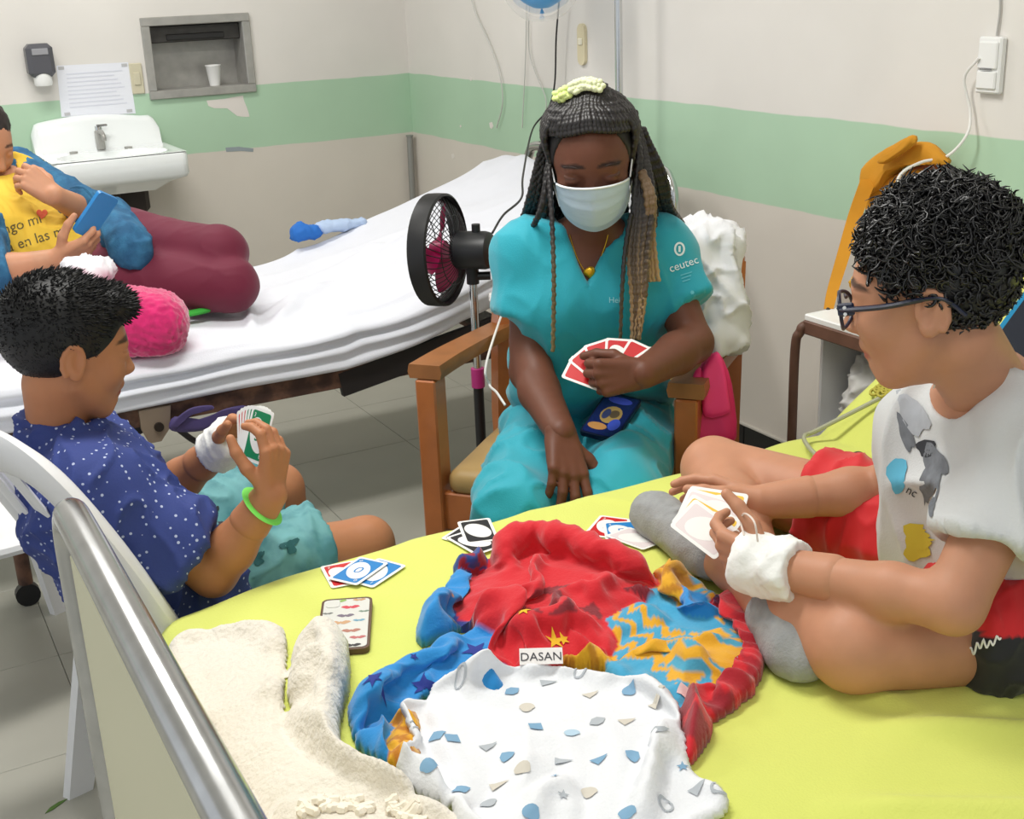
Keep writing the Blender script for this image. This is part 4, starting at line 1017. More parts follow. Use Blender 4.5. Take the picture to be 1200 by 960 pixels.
# bundles falling in front
def front(pts, r0, r1, c0, c1, j=0): rope(mb, [PD(x+random.uniform(-j, j), y, d_) for x, y, d_ in pts], r0, r1, cols, c0, c1)
front([(652, 150, 2.40), (644, 200, 2.385), (647, 260, 2.375), (649, 330, 2.375), (648, 412, 2.43)], .0052, .0035, BLK, (120, 105, 70))
front([(660, 150, 2.39), (643, 190, 2.40), (636, 240, 2.41), (622, 272, 2.47), (616, 300, 2.56)], .006, .005, BLK, BLK)
for k_ in range(6): front([(655-2*k_, 130+4*k_, 2.40), (640-1.5*k_, 180, 2.43), (633-2*k_, 225, 2.47), (622-2*k_, 256, 2.53), (612-3*k_, 275, 2.62)], .0058, .005, BLK, BLK, 1.5)
for k_ in range(13):
    o_ = k_/12; front([(738+6*o_, 130, 2.40), (747+8*o_, 180, 2.385+.02*o_), (744+20*o_, 235, 2.38), (738+22*o_, 300, 2.39), (742+14*o_, 350, 2.405), (740+9*o_, 398-75*o_*(k_ % 2), 2.43)], .0056, .0042, BLK, (100, 80, 58) if k_ % 4 else (170, 140, 100), 2)
for k_ in range(3): front([(752, 200, 2.375), (758+3*k_, 232, 2.37), (760+3*k_, 280, 2.40), (762+4*k_, 330, 2.43)], .0062, .004, (120, 96, 70), (178, 148, 108), 2)
front([(740, 250, 2.375), (733, 290, 2.38), (729, 340, 2.385), (727, 398, 2.43)], .0042, .003, BLK, (90, 80, 60))
for k_ in range(7): front([(752, 150, 2.42), (766+2*k_, 205, 2.46), (774+2*k_, 240, 2.52), (782+3*k_, 262, 2.62)], .0058, .005, BLK, (52, 42, 34), 2)
braids = mk('braids', mb.v, mb.f, hairm, nurse, True, np.concatenate(cols))
# scrunchie of pale flowers
capb = bvh_of(braids)
fm = M('flower_pale', (226, 232, 188), .7); fmb = M('flower_lime', (222, 236, 150), .7)
for k_, t in enumerate(np.linspace(0, 1, 15)):
    x_ = 657+44*t; y_ = 119-17*math.sin(math.pi*min(t*.6+.05, 1)); c_ = PD(x_, y_, 2.40); hh_ = project([c_], ray(x_, y_), capb, .007)[0]; c_ = c_ if hh_ is None else hh_; m_ = fm if t > .3 else fmb
    sdf_obj('scrunchie_flower', [ell(c_+nrm(CR*math.cos(a)+CU*math.sin(a))*.0085-CF*.003, (.0062, .0062, .0055), k=.001) for a in np.linspace(0, 6.28, 5, endpoint=False)], .0018, m_, nurse)
# pendant on a fine chain, tunic print
gold = M('gold', (214, 170, 40), .3, metal=.7)
cbv = bvh_of(nurse)
mm = [project([PD(x, y, 2.45)], ray(x, y), cbv, .0015)[0] for x, y in ((668, 275), (672, 290), (679, 308), (690, 322), (700, 310), (708, 290), (712, 275))]
mm = [m_ for m_ in mm if m_ is not None]
nk = MB().tube(bez(mm, 4), .0009, 5).build('necklace', gold, nurse)
c_ = mm[len(mm)//2]; sdf_obj('pendant', [ell(c_-CF*.004+CR*.004, (.008, .006, .010)), ell(c_-CF*.004+CR*.004+V(0, 0, .010), (.005, .005, .005)), ell(c_-CF*.004-CR*.006+V(0, 0, .004), (.005, .004, .004))], .0018, gold, nk)
tb = bvh_of(scrub_top); wht = M('print_white', (226, 240, 242), .7)
def print_on(name, text, px, py, d_, size, bvh, mat, parent, ang=0.0, shear=0.0, off=.0012):
    ca, sa = math.cos(ang), math.sin(ang); return decal(name, None, PD(px, py, d_), CR*ca+CU*sa, -CR*sa+CU*ca, ray(px, py), bvh, mat, parent, vf=text_mesh(text, size, shear), off=off)
print_on('sleeve_lettering', 'ceutec', 801, 310, 2.5, .023, tb, wht, scrub_top, .32)
o_ = PD(796, 292, 2.5)
ring = poly_circle(.011, .014, 24); inn = poly_circle(.007, .010, 24)
vf_ = (np.array(ring+inn), [(i, (i+1) % 24, 24+(i+1) % 24, 24+i) for i in range(24)])
decal('sleeve_emblem', None, o_, CR, CU, ray(796, 292), tb, wht, scrub_top, vf=vf_); decal('sleeve_emblem', poly_rect(.0022, .006, 2), o_, CR, CU, ray(796, 292), tb, wht, scrub_top, 2)
for k_ in range(3): decal('sleeve_small_print', poly_rect(.012-.002*k_, .0011, 4), PD(804, 321+4*k_, 2.5), CR*.95+CU*.3, CU*.95-CR*.3, ray(804, 321+4*k_), tb, M('print_faint', (96, 188, 202), .7), scrub_top, 1)
decal('sleeve_mark', [(.0045*math.cos(a)*(1 if i % 2 else .7), .0045*math.sin(a)*(1 if i % 2 else .7)) for i, a in enumerate(np.linspace(0, 6.28, 16, endpoint=False))], PD(811, 343, 2.5), CR, CU, ray(811, 343), tb, M('print_faint', (96, 188, 202)), scrub_top, 1)
print_on('name_lettering', 'Hei', 720, 352, 2.45, .016, tb, M('print_faint2', (150, 214, 220), .7), scrub_top, 0)
# white thumb nail
sdf_obj('thumb_nail', [ell(endsR[4]-CF*.004+nrm(fwd_r)*.004, (.006, .006, .004))], .0015, M('nail_white', (236, 230, 232), .25), nurse)
# ================================================================== boy with glasses, cross-legged on the lime bed
SK_B = (190, 136, 106)
cr_h = nrm(V(CR[0], CR[1], 0)); cf_h = nrm(V(CF[0], CF[1], 0))
FB = nrm(-cr_h*.85+cf_h*.45+V(0, 0, -.17)); hcB = PD(1088, 347, 1.50); RB = axes_from(FB, roll=-.02); hsB = .218
LB = local(hcB, RB, hsB)
nbB = PD(1160, 462, 1.60); sN, sF = PD(1212, 510, 1.52), PD(1088, 502, 1.73)      # near (left) and far (right) shoulder
chB, beB, peB = PD(1168, 560, 1.66), PD(1165, 635, 1.72), PD(1190, 695, 1.74)
eN, wN = PD(1118, 708, 1.47), PD(905, 664, 1.64); eF, wF = PD(1045, 572, 1.86), PD(893, 588, 1.86)
hN, kN, aN = PD(1195, 735, 1.62), PD(1000, 772, 1.57), PD(862, 668, 1.80)
hF, kF, aF = PD(1090, 632, 1.86), PD(836, 552, 2.09), PD(905, 712, 1.70)
kN[2] = max(min(kN[2], .66), .635); aN[2] = .625; aF[2] = .622; kF[2] = .655
def tor(p): return p
body = torso(nbB, sN, sF, chB, beB, peB, (.045, .072, .078, .085), 0, (.055, .05, .06))
body += chain([sN, eN], [.045, .036])+chain([eN, eN*.68+wN*.32, wN], [.034, .034, .023])+chain([sF, eF], [.043, .035])+chain([eF, eF*.68+wF*.32, wF], [.034, .036, .024])
body += chain([hN, kN], [.075, .056])+chain([kN, kN*.65+aN*.35, aN], [.055, .053, .033])+chain([hF, kF], [.075, .052])+chain([kF, kF*.65+aF*.35, aF], [.052, .053, .034])
fN_foot, fF_foot = PD(770, 603, 2.02), PD(932, 770, 1.62); fN_foot[2] = .612; fF_foot[2] = .61
body += [cone(aN, fN_foot, .033, .028), cone(aF, fF_foot, .033, .028), cone(nbB, chB, .05, .07, .04), cone(nbB, sN, .045, .045, .04), cone(nbB, sF, .045, .045, .04)]
hdB = head_prims(hcB, RB, hsB, nbB, .052)
up_ = V(0, 0, 1)
hpN, endsN, AN_ = hand_prims(wN, PD(800, 628, 1.74)-wN, -CF*.75-CU*.35, 'L', .150, ((30, 40, 25), (34, 44, 25), (38, 44, 25), (42, 44, 25)), (5, 2, -2, -6), ((.80, .55, -.25), (.66, .75, -.12), (.55, .83, -.05)))
hpN = [cone(eN*.35+wN*.65, wN, .032, .026, .01)]+hpN
hpF, endsF, AF_ = hand_prims(wF, PD(812, 562, 1.93)-wF, CU*.85+CF*.5, 'R', .150, ((12, 18, 12), (14, 20, 14), (16, 22, 14), (20, 22, 14)), (5, 1, -3, -8), ((.6, .75, -.35), (.35, .9, -.3), (.2, .95, -.3)))
hpF = [cone(eF*.35+wF*.65, wF, .032, .026, .01)]+hpF
boyR = sdf_obj('person', body, .006, skin('skin_boy_glasses', SK_B), colf=face_color(SK_B, hcB, RB, hsB, (176, 100, 88)), extra=[(hdB, .003, 1), (hpN, .0026, 1), (hpF, .0026, 1)])
tag(boyR, 'boy with glasses in grey T-shirt and red shorts sitting cross-legged on lime bed', 'person')
# T-shirt
grey_t = M('grey_tshirt', (206, 208, 208), .8, var=.03, vscale=5, bump=.1, bscale=350)
hemN = PD(1166, 645, 1.50)
st = [cone(sN, hemN+(hemN-sN)*.35, .062, .088, .008), cone(sF, sF+(eF-sF)*.95, .056, .068, .03)]
st += [hem(sN, sN+(hemN-sN)*.98, .13), hem(sF, sF+(eF-sF)*.42, .085)]
st += torso(nbB, sN, sF, chB, beB, peB, (.054, .092, .100, .105), 0, (.06, .055, .055))
st += [cone(nbB+V(0, 0, -.02), sN, .045, .055, .04), cone(nbB+V(0, 0, -.02), sF, .045, .055, .04), cone(nbB+V(0, 0, -.03), chB, .06, .085, .04)]
st += [ell(nbB+(hcB-nbB)*.22+RB[1]*.012, (.062, .062, .06), k=.008, op='s'), cut(V(0, 0, BZ+.012), (0, 0, -1)), cut(V(0, 0, .635), (0, 0, -1))]
def d_tee(v, n):
    q = v@np.array([cr_h, cf_h, (0, 0, 1)]).T
    return .005*fbm(q*np.array([7, 7, 6]), 2)+.016*np.clip(ridged(q*np.array([9, 7, 3.6])+.5*np.stack([noise(q*5), noise(q*5+4), noise(q*5+9)], 1)+1.7), 0, 1)**4-.003
tee = sdf_obj('t_shirt', st, .005, grey_t, boyR, d_tee, it=2)
# red shorts with black side panel
red_s = M('red_shorts', (208, 22, 30), .7, var=.05, sheen=.2, attr='Col')
sh = chain([hF, hF+(kF-hF)*.55], [.094, .078], .03)+chain([hN, hN+(kN-hN)*.55], [.092, .082], .03)+[cone(peB-RB[0]*.05, peB+RB[0]*.05, .1, .1, .05), cone(hN, hF, .085, .085, .05)]
sh += [hem(hF, hF+(kF-hF)*.50, .12), hem(hN, hN+(kN-hN)*.42, .12), cut(V(0, 0, BZ+.003), (0, 0, -1))]
axl = nrm(kN-hN)
def short_col(v, n):
    c_ = np.tile(np.array(lin((208, 22, 30))), (len(v), 1)); t = (v-hN)@axl; d = np.linalg.norm(v-hN-np.clip(t, 0, .3)[:, None]*axl, axis=1)
    blk_ = (t > -.04) & (d < .14) & (v[:, 2] < hN[2]+.048); c_[blk_] = np.array(lin((20, 20, 24))); return c_
shorts = sdf_obj('shorts', sh, .005, red_s, boyR, folds(.006, (8, 8, 8), .008), short_col, it=2); panel = shorts
pb = bvh_of(panel); zz = []
for t in np.linspace(0, 1, 60): zz.append(PD(1134+38*t, 764-17*t+5.5*math.sin(t*34)*(1-.4*t)+2*math.sin(t*11), 1.55))
zz = [q for q in (project([z_], z_-CC, pb, .002)[0] for z_ in zz) if q is not None]
if len(zz) > 5: MB().tube(zz, .0013, 5).build('script_lettering', M('script_white', (240, 240, 240), .6), panel)
# socks
sock = M('grey_sock', (150, 152, 152), .9, var=.12, vscale=60, bump=.2, bscale=300)
def foot(a, f_, nm='sock'):
    d = nrm(f_-a); R_ = np.array([d, nrm(np.cross((0, 0, 1), d)), np.cross(d, nrm(np.cross((0, 0, 1), d)))])
    return sdf_obj(nm, [cone(a+(f_-a)*.25, f_, .040, .037, .02), ell(f_, (.055, .038, .034), R_, .02), ell(a+(f_-a)*.45-V(0, 0, .004), (.05, .036, .036), R_, .02), cut(V(0, 0, BZ+.004), (0, 0, -1))], .004, sock, boyR, folds(.002, (20, 20, 20), .001))
foot(aN, fN_foot); foot(aF, fF_foot)
# hair: scalp cap and curls
hairB = M('curly_hair', (16, 14, 15), .38, spec=.7)
capB = [ell(LB(0, -.095, .19), np.array([.385, .42, .43])*hsB, RB), ell(LB(0, .40, -.06), np.array([.42, .30, .40])*hsB, RB, .04*hsB, 's'), ell(LB(.36, .06, -.14), np.array([.14, .20, .25])*hsB, RB, .03*hsB, 's'), ell(LB(-.36, .06, -.14), np.array([.14, .20, .25])*hsB, RB, .03*hsB, 's'), cut(LB(0, -.2, -.32), -RB[2]), ell(LB(0, -.35, -.50), np.array([.5, .3, .22])*hsB, RB, .03*hsB, 's')]
hv, hf = sdf_mesh(capB, .004); hv = relax(hv, hf, 1); hn = vnormals(hv, hf)
hair = mk('hair', hv, hf, hairB, boyR, True)
q = ((hv-hcB)/hsB)@RB.T
wgt = np.clip((q[:, 2]+.05)/.35, .12, 1)
cand = np.where((rng.random(len(hv)) < np.clip(.5*wgt, .2, 1)))[0]
mb = MB()
for i in cand:
    n_ = hn[i]; x, y, _ = frame_of(n_, RB[2]); a0 = rng.uniform(0, 6.28); r = rng.uniform(.005, .015)*(.3+.7*wgt[i]); ln = rng.uniform(.006, .022)*(.3+.7*wgt[i]); sg = rng.choice((-1, 1)); w_ = rng.uniform(2.4, 4.6); tilt = x*rng.normal(0, .5)+y*rng.normal(0, .5)
    pts = [hv[i]+(n_*.9+tilt*.7)*ln*t+(x*math.cos(a0+sg*t*w_)+y*math.sin(a0+sg*t*w_))*r*(1-.25*t)-(x*math.cos(a0)+y*math.sin(a0))*r*.6 for t in np.linspace(-.15, 1, 8)]
    mb.tube(pts, np.array([.6, 1, 1.1, 1.1, 1, .85, .6, .2])*rng.uniform(.0013, .0026), 3, cap=False)
mk('curls', mb.v, mb.f, hairB, hair, True)['kind'] = 'stuff'
# spectacles
gl = M('spectacle_navy', (28, 34, 58), .35)
def lens_ring(cx):
    return [LB(cx+.135*math.cos(a)*1.0, .445-.03*abs(math.cos(a))-.05*(cx/.16)**2*0, .0+.10*math.sin(a)*(1 if math.sin(a) > 0 else 1.1)) for a in np.linspace(0, 2*math.pi, 25)]
spec = MB()
for sx in (-1, 1): spec.tube(lens_ring(sx*.16), .0024, 8, cap=False)
spec.tube([LB(-.03, .445, .04), LB(0, .455, .055), LB(.03, .445, .04)], .0024, 8)
spm = spec.build('spectacle_frame', gl, boyR)
for sx in (-1, 1):
    MB().tube(bez([LB(sx*.295, .41, .035), LB(sx*.335, .36, .03), LB(sx*.36, .15, .035), LB(sx*.375, -.06, .06), LB(sx*.372, -.16, .045), LB(sx*.355, -.25, -.05)], 6), [.0062]*6+[.0058]*12+[.0042]*13, 8, flat=.62).build('temple_arm', gl, spm)
    MB().box(LB(sx*.325, .375, .03), (.003, .010, .008), RB, bev=.002).build('hinge_block', gl, spm)
    g_ = MB(); rg_ = lens_ring(sx*.16)[:-1]; c_ = np.mean(rg_, 0); g_.add([c_]+rg_, [(0, 1+i, 1+(i+1) % 24) for i in range(24)]); g_.build('lens', M('lens_glass', (250, 250, 250), .05, trans=1.0, alpha=.25), spm)
    e_ = sdf_obj('eye', [ell(LB(sx*.145, .302, .012), np.array([.064, .064, .045])*hsB, RB)], .0025, M('eye_white', (206, 196, 190)), boyR); sdf_obj('iris', [ell(LB(sx*.145, .350, .0), np.array([.03, .022, .03])*hsB, RB)], .0016, M('iris_dark', (24, 14, 10)), e_)
for k_ in range(2):
    tx = LB(-.333, .375, .045-.035*k_)
    MB().lathe([(0, 0), (.0022, 0), (.0022, .0012), (0, .0012)], tx-RB[0]*.0035, -RB[0], n=12).build('hinge_badge', M('badge_white', (220, 222, 226), .4), spm)
# wrist dressing on the near hand, drip line, thin ear cord
gauze = M('gauze', (238, 238, 234), .85, var=.03, bump=.25, bscale=60)
fore = nrm(wN-eN)
dr = [cone(wN-fore*.045, wN+fore*.035, .040, .041, .01), ell(wN-CF*.03, (.02, .02, .012), k=.02), hem(eN, wN+fore*.045, .1), hem(wN, wN-fore*.038, .1)]
sdf_obj('wrist_dressing', dr, .004, gauze, boyR, folds(.003, (22, 22, 22), .0025), it=1)
MB().tube(bez([PD(888, 635, 1.60), PD(884, 612, 1.60), PD(873, 602, 1.64), PD(868, 610, 1.66), PD(872, 628, 1.64)], 6), .0014, 6).build('drip_tube_loop', M('clear_tube2', (226, 214, 204), .3), boyR)
MB().tube(bez([PD(1010, 384, 1.50), PD(1040, 365, 1.475), PD(1085, 352, 1.46), PD(1118, 352, 1.455), PD(1128, 375, 1.46), PD(1120, 410, 1.475), PD(1102, 436, 1.50), PD(1094, 455, 1.55)], 6), .0011, 5).build('ear_cord', M('clear_tube2', (226, 214, 204)), boyR)
# shirt print
tbv = bvh_of(tee)
def blob(px, py, rx, ry, mat, n=18, seed=0, rot=0.0, nm='shirt_print', d_=1.6):
    r0 = np.random.default_rng(seed); p = []
    for i in range(n):
        a = 2*math.pi*i/n; k_ = 1+.16*math.sin(a*3+seed)+.08*math.sin(a*5+seed*2); x, y = rx*k_*math.cos(a), ry*k_*math.sin(a); p.append((x*math.cos(rot)-y*math.sin(rot), x*math.sin(rot)+y*math.cos(rot)))
    decal(nm, p, PD(px, py, d_), CR, CU, ray(px, py), tbv, mat, tee, 5, .0014)
pg, pgl, pk, pye, pbl = M('print_grey', (112, 116, 122), .8, var=.25, vscale=60), M('print_lightgrey', (168, 172, 178), .8, var=.1, vscale=40), M('print_black', (46, 48, 54), .8), M('print_yellow', (204, 186, 60), .8, var=.1), M('print_sky', (92, 176, 206), .8)
blob(1070, 485, .016, .032, pgl, seed=3, rot=.55); blob(1062, 508, .008, .026, pg, seed=9, rot=.35); blob(1096, 540, .014, .022, pg, seed=4, rot=.5); blob(1092, 565, .013, .032, pg, seed=5, rot=-.2); blob(1086, 525, .012, .012, pk, seed=6); blob(1092, 592, .004, .014, pg, seed=7); blob(1080, 628, .026, .018, pye, seed=1); blob(1074, 645, .018, .014, pye, seed=2)
print_on('shirt_lettering', 'nc', 1069, 576, 1.6, .016, tbv, pk, tee, -.5)
blob(1052, 556, .013, .024, pbl, seed=12)
# ================================================================== boy in navy shirt on the plastic chair
SK_L = (178, 120, 84)
FL_ = nrm(V(.95, .10, -.20)); hcL = PD(83, 412, 1.93); RL = axes_from(FL_, roll=.03); hsL = .208; LL = local(hcL, RL, hsL)
nbL = PD(72, 522, 1.98); sNl, sFl = PD(112, 580, 1.88), PD(100, 528, 2.14)
chL, beL, peL = PD(112, 592, 2.01), PD(155, 650, 2.08), PD(205, 695, 2.16)
eNl, wNl = PD(250, 672, 1.97), PD(317, 580, 1.92); eFl, wFl = PD(192, 578, 2.20), PD(260, 524, 2.10)
hNl, kNl, aNl = PD(180, 692, 2.18), PD(430, 634, 2.38), V(.80, 2.0, .09)
hFl, kFl, aFl = PD(185, 655, 2.32), PD(328, 588, 2.55), V(.72, 2.33, .09)
for q_, z_ in ((kNl, .435), (kFl, .48), (hNl, .46), (hFl, .48)): q_[2] = z_
body = torso(nbL, sNl, sFl, chL, beL, peL, (.042, .066, .072, .078), 0, (.05, .045, .055))
body += chain([sNl, eNl], [.043, .036])+chain([eNl, eNl*.68+wNl*.32, wNl], [.036, .037, .025])+chain([sFl, eFl], [.041, .034])+chain([eFl, eFl*.68+wFl*.32, wFl], [.034, .035, .024])
body += chain([hNl, kNl], [.07, .05])+chain([kNl, kNl*.65+aNl*.35, aNl], [.05, .05, .032])+chain([hFl, kFl], [.07, .05])+chain([kFl, kFl*.65+aFl*.35, aFl], [.05, .05, .032])
body += [cone(nbL, chL, .046, .066, .04), cone(nbL, sNl, .04, .042, .04), cone(nbL, sFl, .04, .042, .04)]
hdL = head_prims(hcL, RL, hsL, nbL, .047)
hpN2, endsN2, AN2 = hand_prims(wNl, PD(325, 500, 1.90)-wNl, -CF*.45+CR*.85, 'R', .145, ((22, 45, 30), (26, 48, 30), (30, 50, 30), (36, 50, 30)), (5, 2, -2, -6), ((.55, .7, -.55), (.3, .8, -.6), (.1, .85, -.5)))
hpN2 = [cone(eNl*.35+wNl*.65, wNl, .033, .026, .01)]+hpN2
hpF2, endsF2, AF2 = hand_prims(wFl, PD(290, 492, 2.06)-wFl, -CR*.6+CF*.5-CU*.4, 'L', .145, ((35, 45, 30), (38, 48, 30), (42, 50, 30), (46, 50, 30)), (5, 2, -2, -6), ((.6, .7, -.35), (.35, .9, -.25), (.2, .95, -.2)))
hpF2 = [cone(eFl*.35+wFl*.65, wFl, .032, .025, .01)]+hpF2
boyL = sdf_obj('person', body, .006, skin('skin_boy_navy', SK_L), colf=face_color(SK_L, hcL, RL, hsL, (160, 88, 74)), extra=[(hdL, .003, 1), (hpN2, .0026, 1), (hpF2, .0026, 1)])
tag(boyL, 'boy in navy dotted shirt and teal shorts sitting on white plastic chair', 'person')
# shirt with a collar and a white micro print
def dotted(name, rgb, dot, scale, size):
    m = M(name, rgb, .8, var=.05, vscale=6, bump=.1, bscale=300); nt = m.node_tree; b_ = nt.nodes['Principled BSDF']
    l = b_.inputs['Base Color'].links[0]; src = l.from_socket
    tc = nt.nodes.new('ShaderNodeTexCoord'); mp = nt.nodes.new('ShaderNodeMapping'); mp.inputs['Rotation'].default_value = (.4, .3, .5); nt.links.new(tc.outputs['Object'], mp.inputs[0])
    vo = nt.nodes.new('ShaderNodeTexVoronoi'); vo.inputs['Scale'].default_value = scale; vo.inputs['Randomness'].default_value = .35; nt.links.new(mp.outputs[0], vo.inputs['Vector'])
    lt = nt.nodes.new('ShaderNodeMath'); lt.operation = 'LESS_THAN'; lt.inputs[1].default_value = size; nt.links.new(vo.outputs['Distance'], lt.inputs[0])
    mx = nt.nodes.new('ShaderNodeMix'); mx.data_type = 'RGBA'; nt.links.new(lt.outputs[0], mx.inputs['Factor']); nt.links.new(src, mx.inputs['A']); mx.inputs['B'].default_value = (*lin(dot), 1)
    nt.links.new(mx.outputs['Result'], b_.inputs['Base Color']); return m
navy = dotted('navy_dotted', (46, 62, 128), (176, 186, 214), 84, .19)
hemS = sNl+(eNl-sNl)*.72
st = [cone(sNl, sNl+(eNl-sNl)*1.0, .060, .080, .03), cone(sFl, sFl+(eFl-sFl)*.9, .056, .072, .03), hem(sNl, hemS, .12), hem(sFl, sFl+(eFl-sFl)*.62, .10)]
st += torso(nbL, sNl, sFl, chL, beL, peL, (.052, .086, .094, .102), 0, (.056, .055, .06))
st += [cone(nbL, sNl, .05, .053, .04), cone(nbL, sFl, .05, .053, .04), cone(nbL, chL, .056, .08, .04)]
st += [cone(beL, hNl, .094, .104, .04), cone(beL, hFl, .09, .1, .04)]
st += [ell(nbL+(hcL-nbL)*.26+FL_*.012, (.054, .054, .05), k=.006, op='s'), cut(V(0, 0, .425), (0, 0, -1))]
shirtL = sdf_obj('shirt', st, .005, navy, boyL, folds(.005, (8, 8, 7), .010), it=2)
cl = MB(); G = []
for a in np.linspace(-2.6, 2.6, 40):
    x, y = math.cos(a), math.sin(a); c_ = nbL+(hcL-nbL)*.18; d_ = nrm(FL_*V(1, 1, 0)); s_ = np.cross(d_, (0, 0, 1)); r0 = .058
    p0 = c_-d_*x*r0*-1*-1+s_*y*r0; n_ = nrm(-d_*x+s_*y); up = V(0, 0, 1)
    G.append([p0+up*(-.012), p0+up*.012+n_*-.002, p0+up*.020+n_*.004, p0+up*.012+n_*.013, p0-up*.016+n_*.024, p0-up*.017+n_*.020, p0+up*.008+n_*.008])
cl.grid(np.array(G)); cl.build('collar', navy, shirtL, sharp=0)
# shorts
tealp = M('teal_shorts', (72, 132, 140), .75, var=.12, vscale=14, rgb2=(104, 160, 164))
sh = chain([hNl, hNl+(kNl-hNl)*.9], [.088, .084], .03)+chain([hFl, hFl+(kFl-hFl)*.95], [.088, .082], .03)+[cone(peL, hNl, .098, .095, .04), cone(peL, hFl, .095, .088, .04)]
sh += [hem(hNl, PD(374, 645, 2.33), .13), hem(hFl, hFl+(kFl-hFl)*.80, .13), cut(V(0, 0, .405), (0, 0, -1))]
shortsL = sdf_obj('shorts', sh, .006, tealp, boyL, folds(.006, (8, 8, 8), .010), it=2)
sb = bvh_of(shortsL)
def pblob(bv, par, px, py, rx, ry, mat, seed, rot, d_):
    p = []
    for i in range(22):
        a = 2*math.pi*i/22; k_ = 1+.35*math.sin(a*3+seed)+.2*math.sin(a*5+2*seed); x, y = rx*k_*math.cos(a), ry*k_*math.sin(a); p.append((x*math.cos(rot)-y*math.sin(rot), x*math.sin(rot)+y*math.cos(rot)))
    decal('shorts_print', p, PD(px, py, d_), CR, CU, ray(px, py), bv, mat, par, 4, .0015)
bp_ = M('print_black', (46, 48, 54)); gp_ = M('print_green', (70, 190, 120), .8)
pblob(sb, shortsL, 262, 612, .016, .014, bp_, 1, .3, 2.3); pblob(sb, shortsL, 243, 614, .006, .008, gp_, 2, .5, 2.3); pblob(sb, shortsL, 250, 598, .012, .006, bp_, 4, .8, 2.3); pblob(sb, shortsL, 300, 655, .016, .010, M('print_tealdark', (44, 100, 104), .8), 5, .1, 2.3); pblob(sb, shortsL, 340, 640, .014, .012, M('print_tealdark', (44, 100, 104)), 7, .6, 2.3)
# bracelet, dressing
fo = nrm(wNl-eNl); bx, by, _ = frame_of(fo); cb_ = wNl-fo*.012
br_ = MB(); lim = M('lime_band', (126, 232, 96), .5)
br_.tube([cb_-fo*.012+fo*.004*math.sin(a)+(bx*math.cos(a)+by*math.sin(a))*.0305 for a in np.linspace(0, 2*math.pi, 37)], .0085, 8, cap=False, flat=.3, up=tuple(fo)); br_.build('wrist_band', lim, boyL)
ff_ = nrm(wFl-eFl)
sdf_obj('wrist_dressing', [cone(wFl-ff_*.035, wFl+ff_*.03, .035, .040, .01), hem(eFl, wFl+ff_*.042, .1), hem(wFl, wFl-ff_*.028, .1)], .004, gauze, boyL, folds(.002, (20, 20, 20), .002))
# eyes and hair
for sx in (-1, 1):
    e_ = sdf_obj('eye', [ell(LL(sx*.145, .302, .012), np.array([.064, .064, .045])*hsL, RL)], .0025, M('eye_white', (206, 196, 190)), boyL); sdf_obj('iris', [ell(LL(sx*.145, .350, -.005), np.array([.03, .022, .03])*hsL, RL)], .0016, M('iris_dark', (24, 14, 10)), e_)
    sdf_obj('eyelid', [ell(LL(sx*.145, .306, .038), np.array([.082, .076, .040])*hsL, RL)], .0022, M('lid_boy', (170, 112, 76), .5), boyL)
hairL = M('short_hair', (14, 13, 14), .5, spec=.4)
capL = [ell(LL(0, -.10, .185), np.array([.385, .455, .42])*hsL, RL), ell(LL(0, .24, .36), np.array([.27, .22, .17])*hsL, RL, .06*hsL), ell(LL(0, .44, -.12), np.array([.42, .30, .42])*hsL, RL, .03*hsL, 's')]
for sx in (-1, 1): capL += [ell(LL(sx*.38, .10, -.20), np.array([.14, .22, .24])*hsL, RL, .02*hsL, 's'), ell(LL(sx*.40, -.06, -.06), np.array([.09, .11, .16])*hsL, RL, .02*hsL, 's')]
capL += [cut(LL(0, -.2, -.45), -RL[2]), ell(LL(0, -.26, -.64), np.array([.5, .26, .2])*hsL, RL, .03*hsL, 's')]
hv, hf = sdf_mesh(capL, .004); hv = relax(hv, hf, 1); hn = vnormals(hv, hf); hairO = mk('hair', hv, hf, hairL, boyL)
q = ((hv-hcL)/hsL)@RL.T; wt = np.clip((q[:, 2]+.05)/.4, .05, 1)
mb = MB()
for i in np.where(rng.random(len(hv)) < .4)[0]:
    n_ = hn[i]; d_ = nrm(n_+RL[1]*.5*wt[i]+rng.normal(0, .25, 3)-RL[2]*.25*(1-wt[i])); L_ = rng.uniform(.003, .010)*wt[i]+.003
    if (n_@RL[1] > .6 and q[i, 2] < .3) or (q[i, 1] > .1 and q[i, 2] < .16): continue
    p0 = hv[i]-n_*.002; mb.tube([p0, p0+d_*L_*.6, p0+d_*L_+RL[1]*L_*.2], [.0016, .0013, .0003], 3, cap=False)
mk('hair_strands', mb.v, mb.f, hairL, hairO)['kind'] = 'stuff'
# sandals
for a_ in (aNl, aFl):
    R_ = np.eye(3); sdf_obj('shoe', [ell(V(a_[0]+.05, a_[1], .04), (.105, .04, .036), R_), ell(V(a_[0], a_[1], .06), (.05, .04, .05), R_, .03), cut(V(0, 0, .002), (0, 0, -1))], .007, M('shoe_black', (28, 28, 32)), boyL)
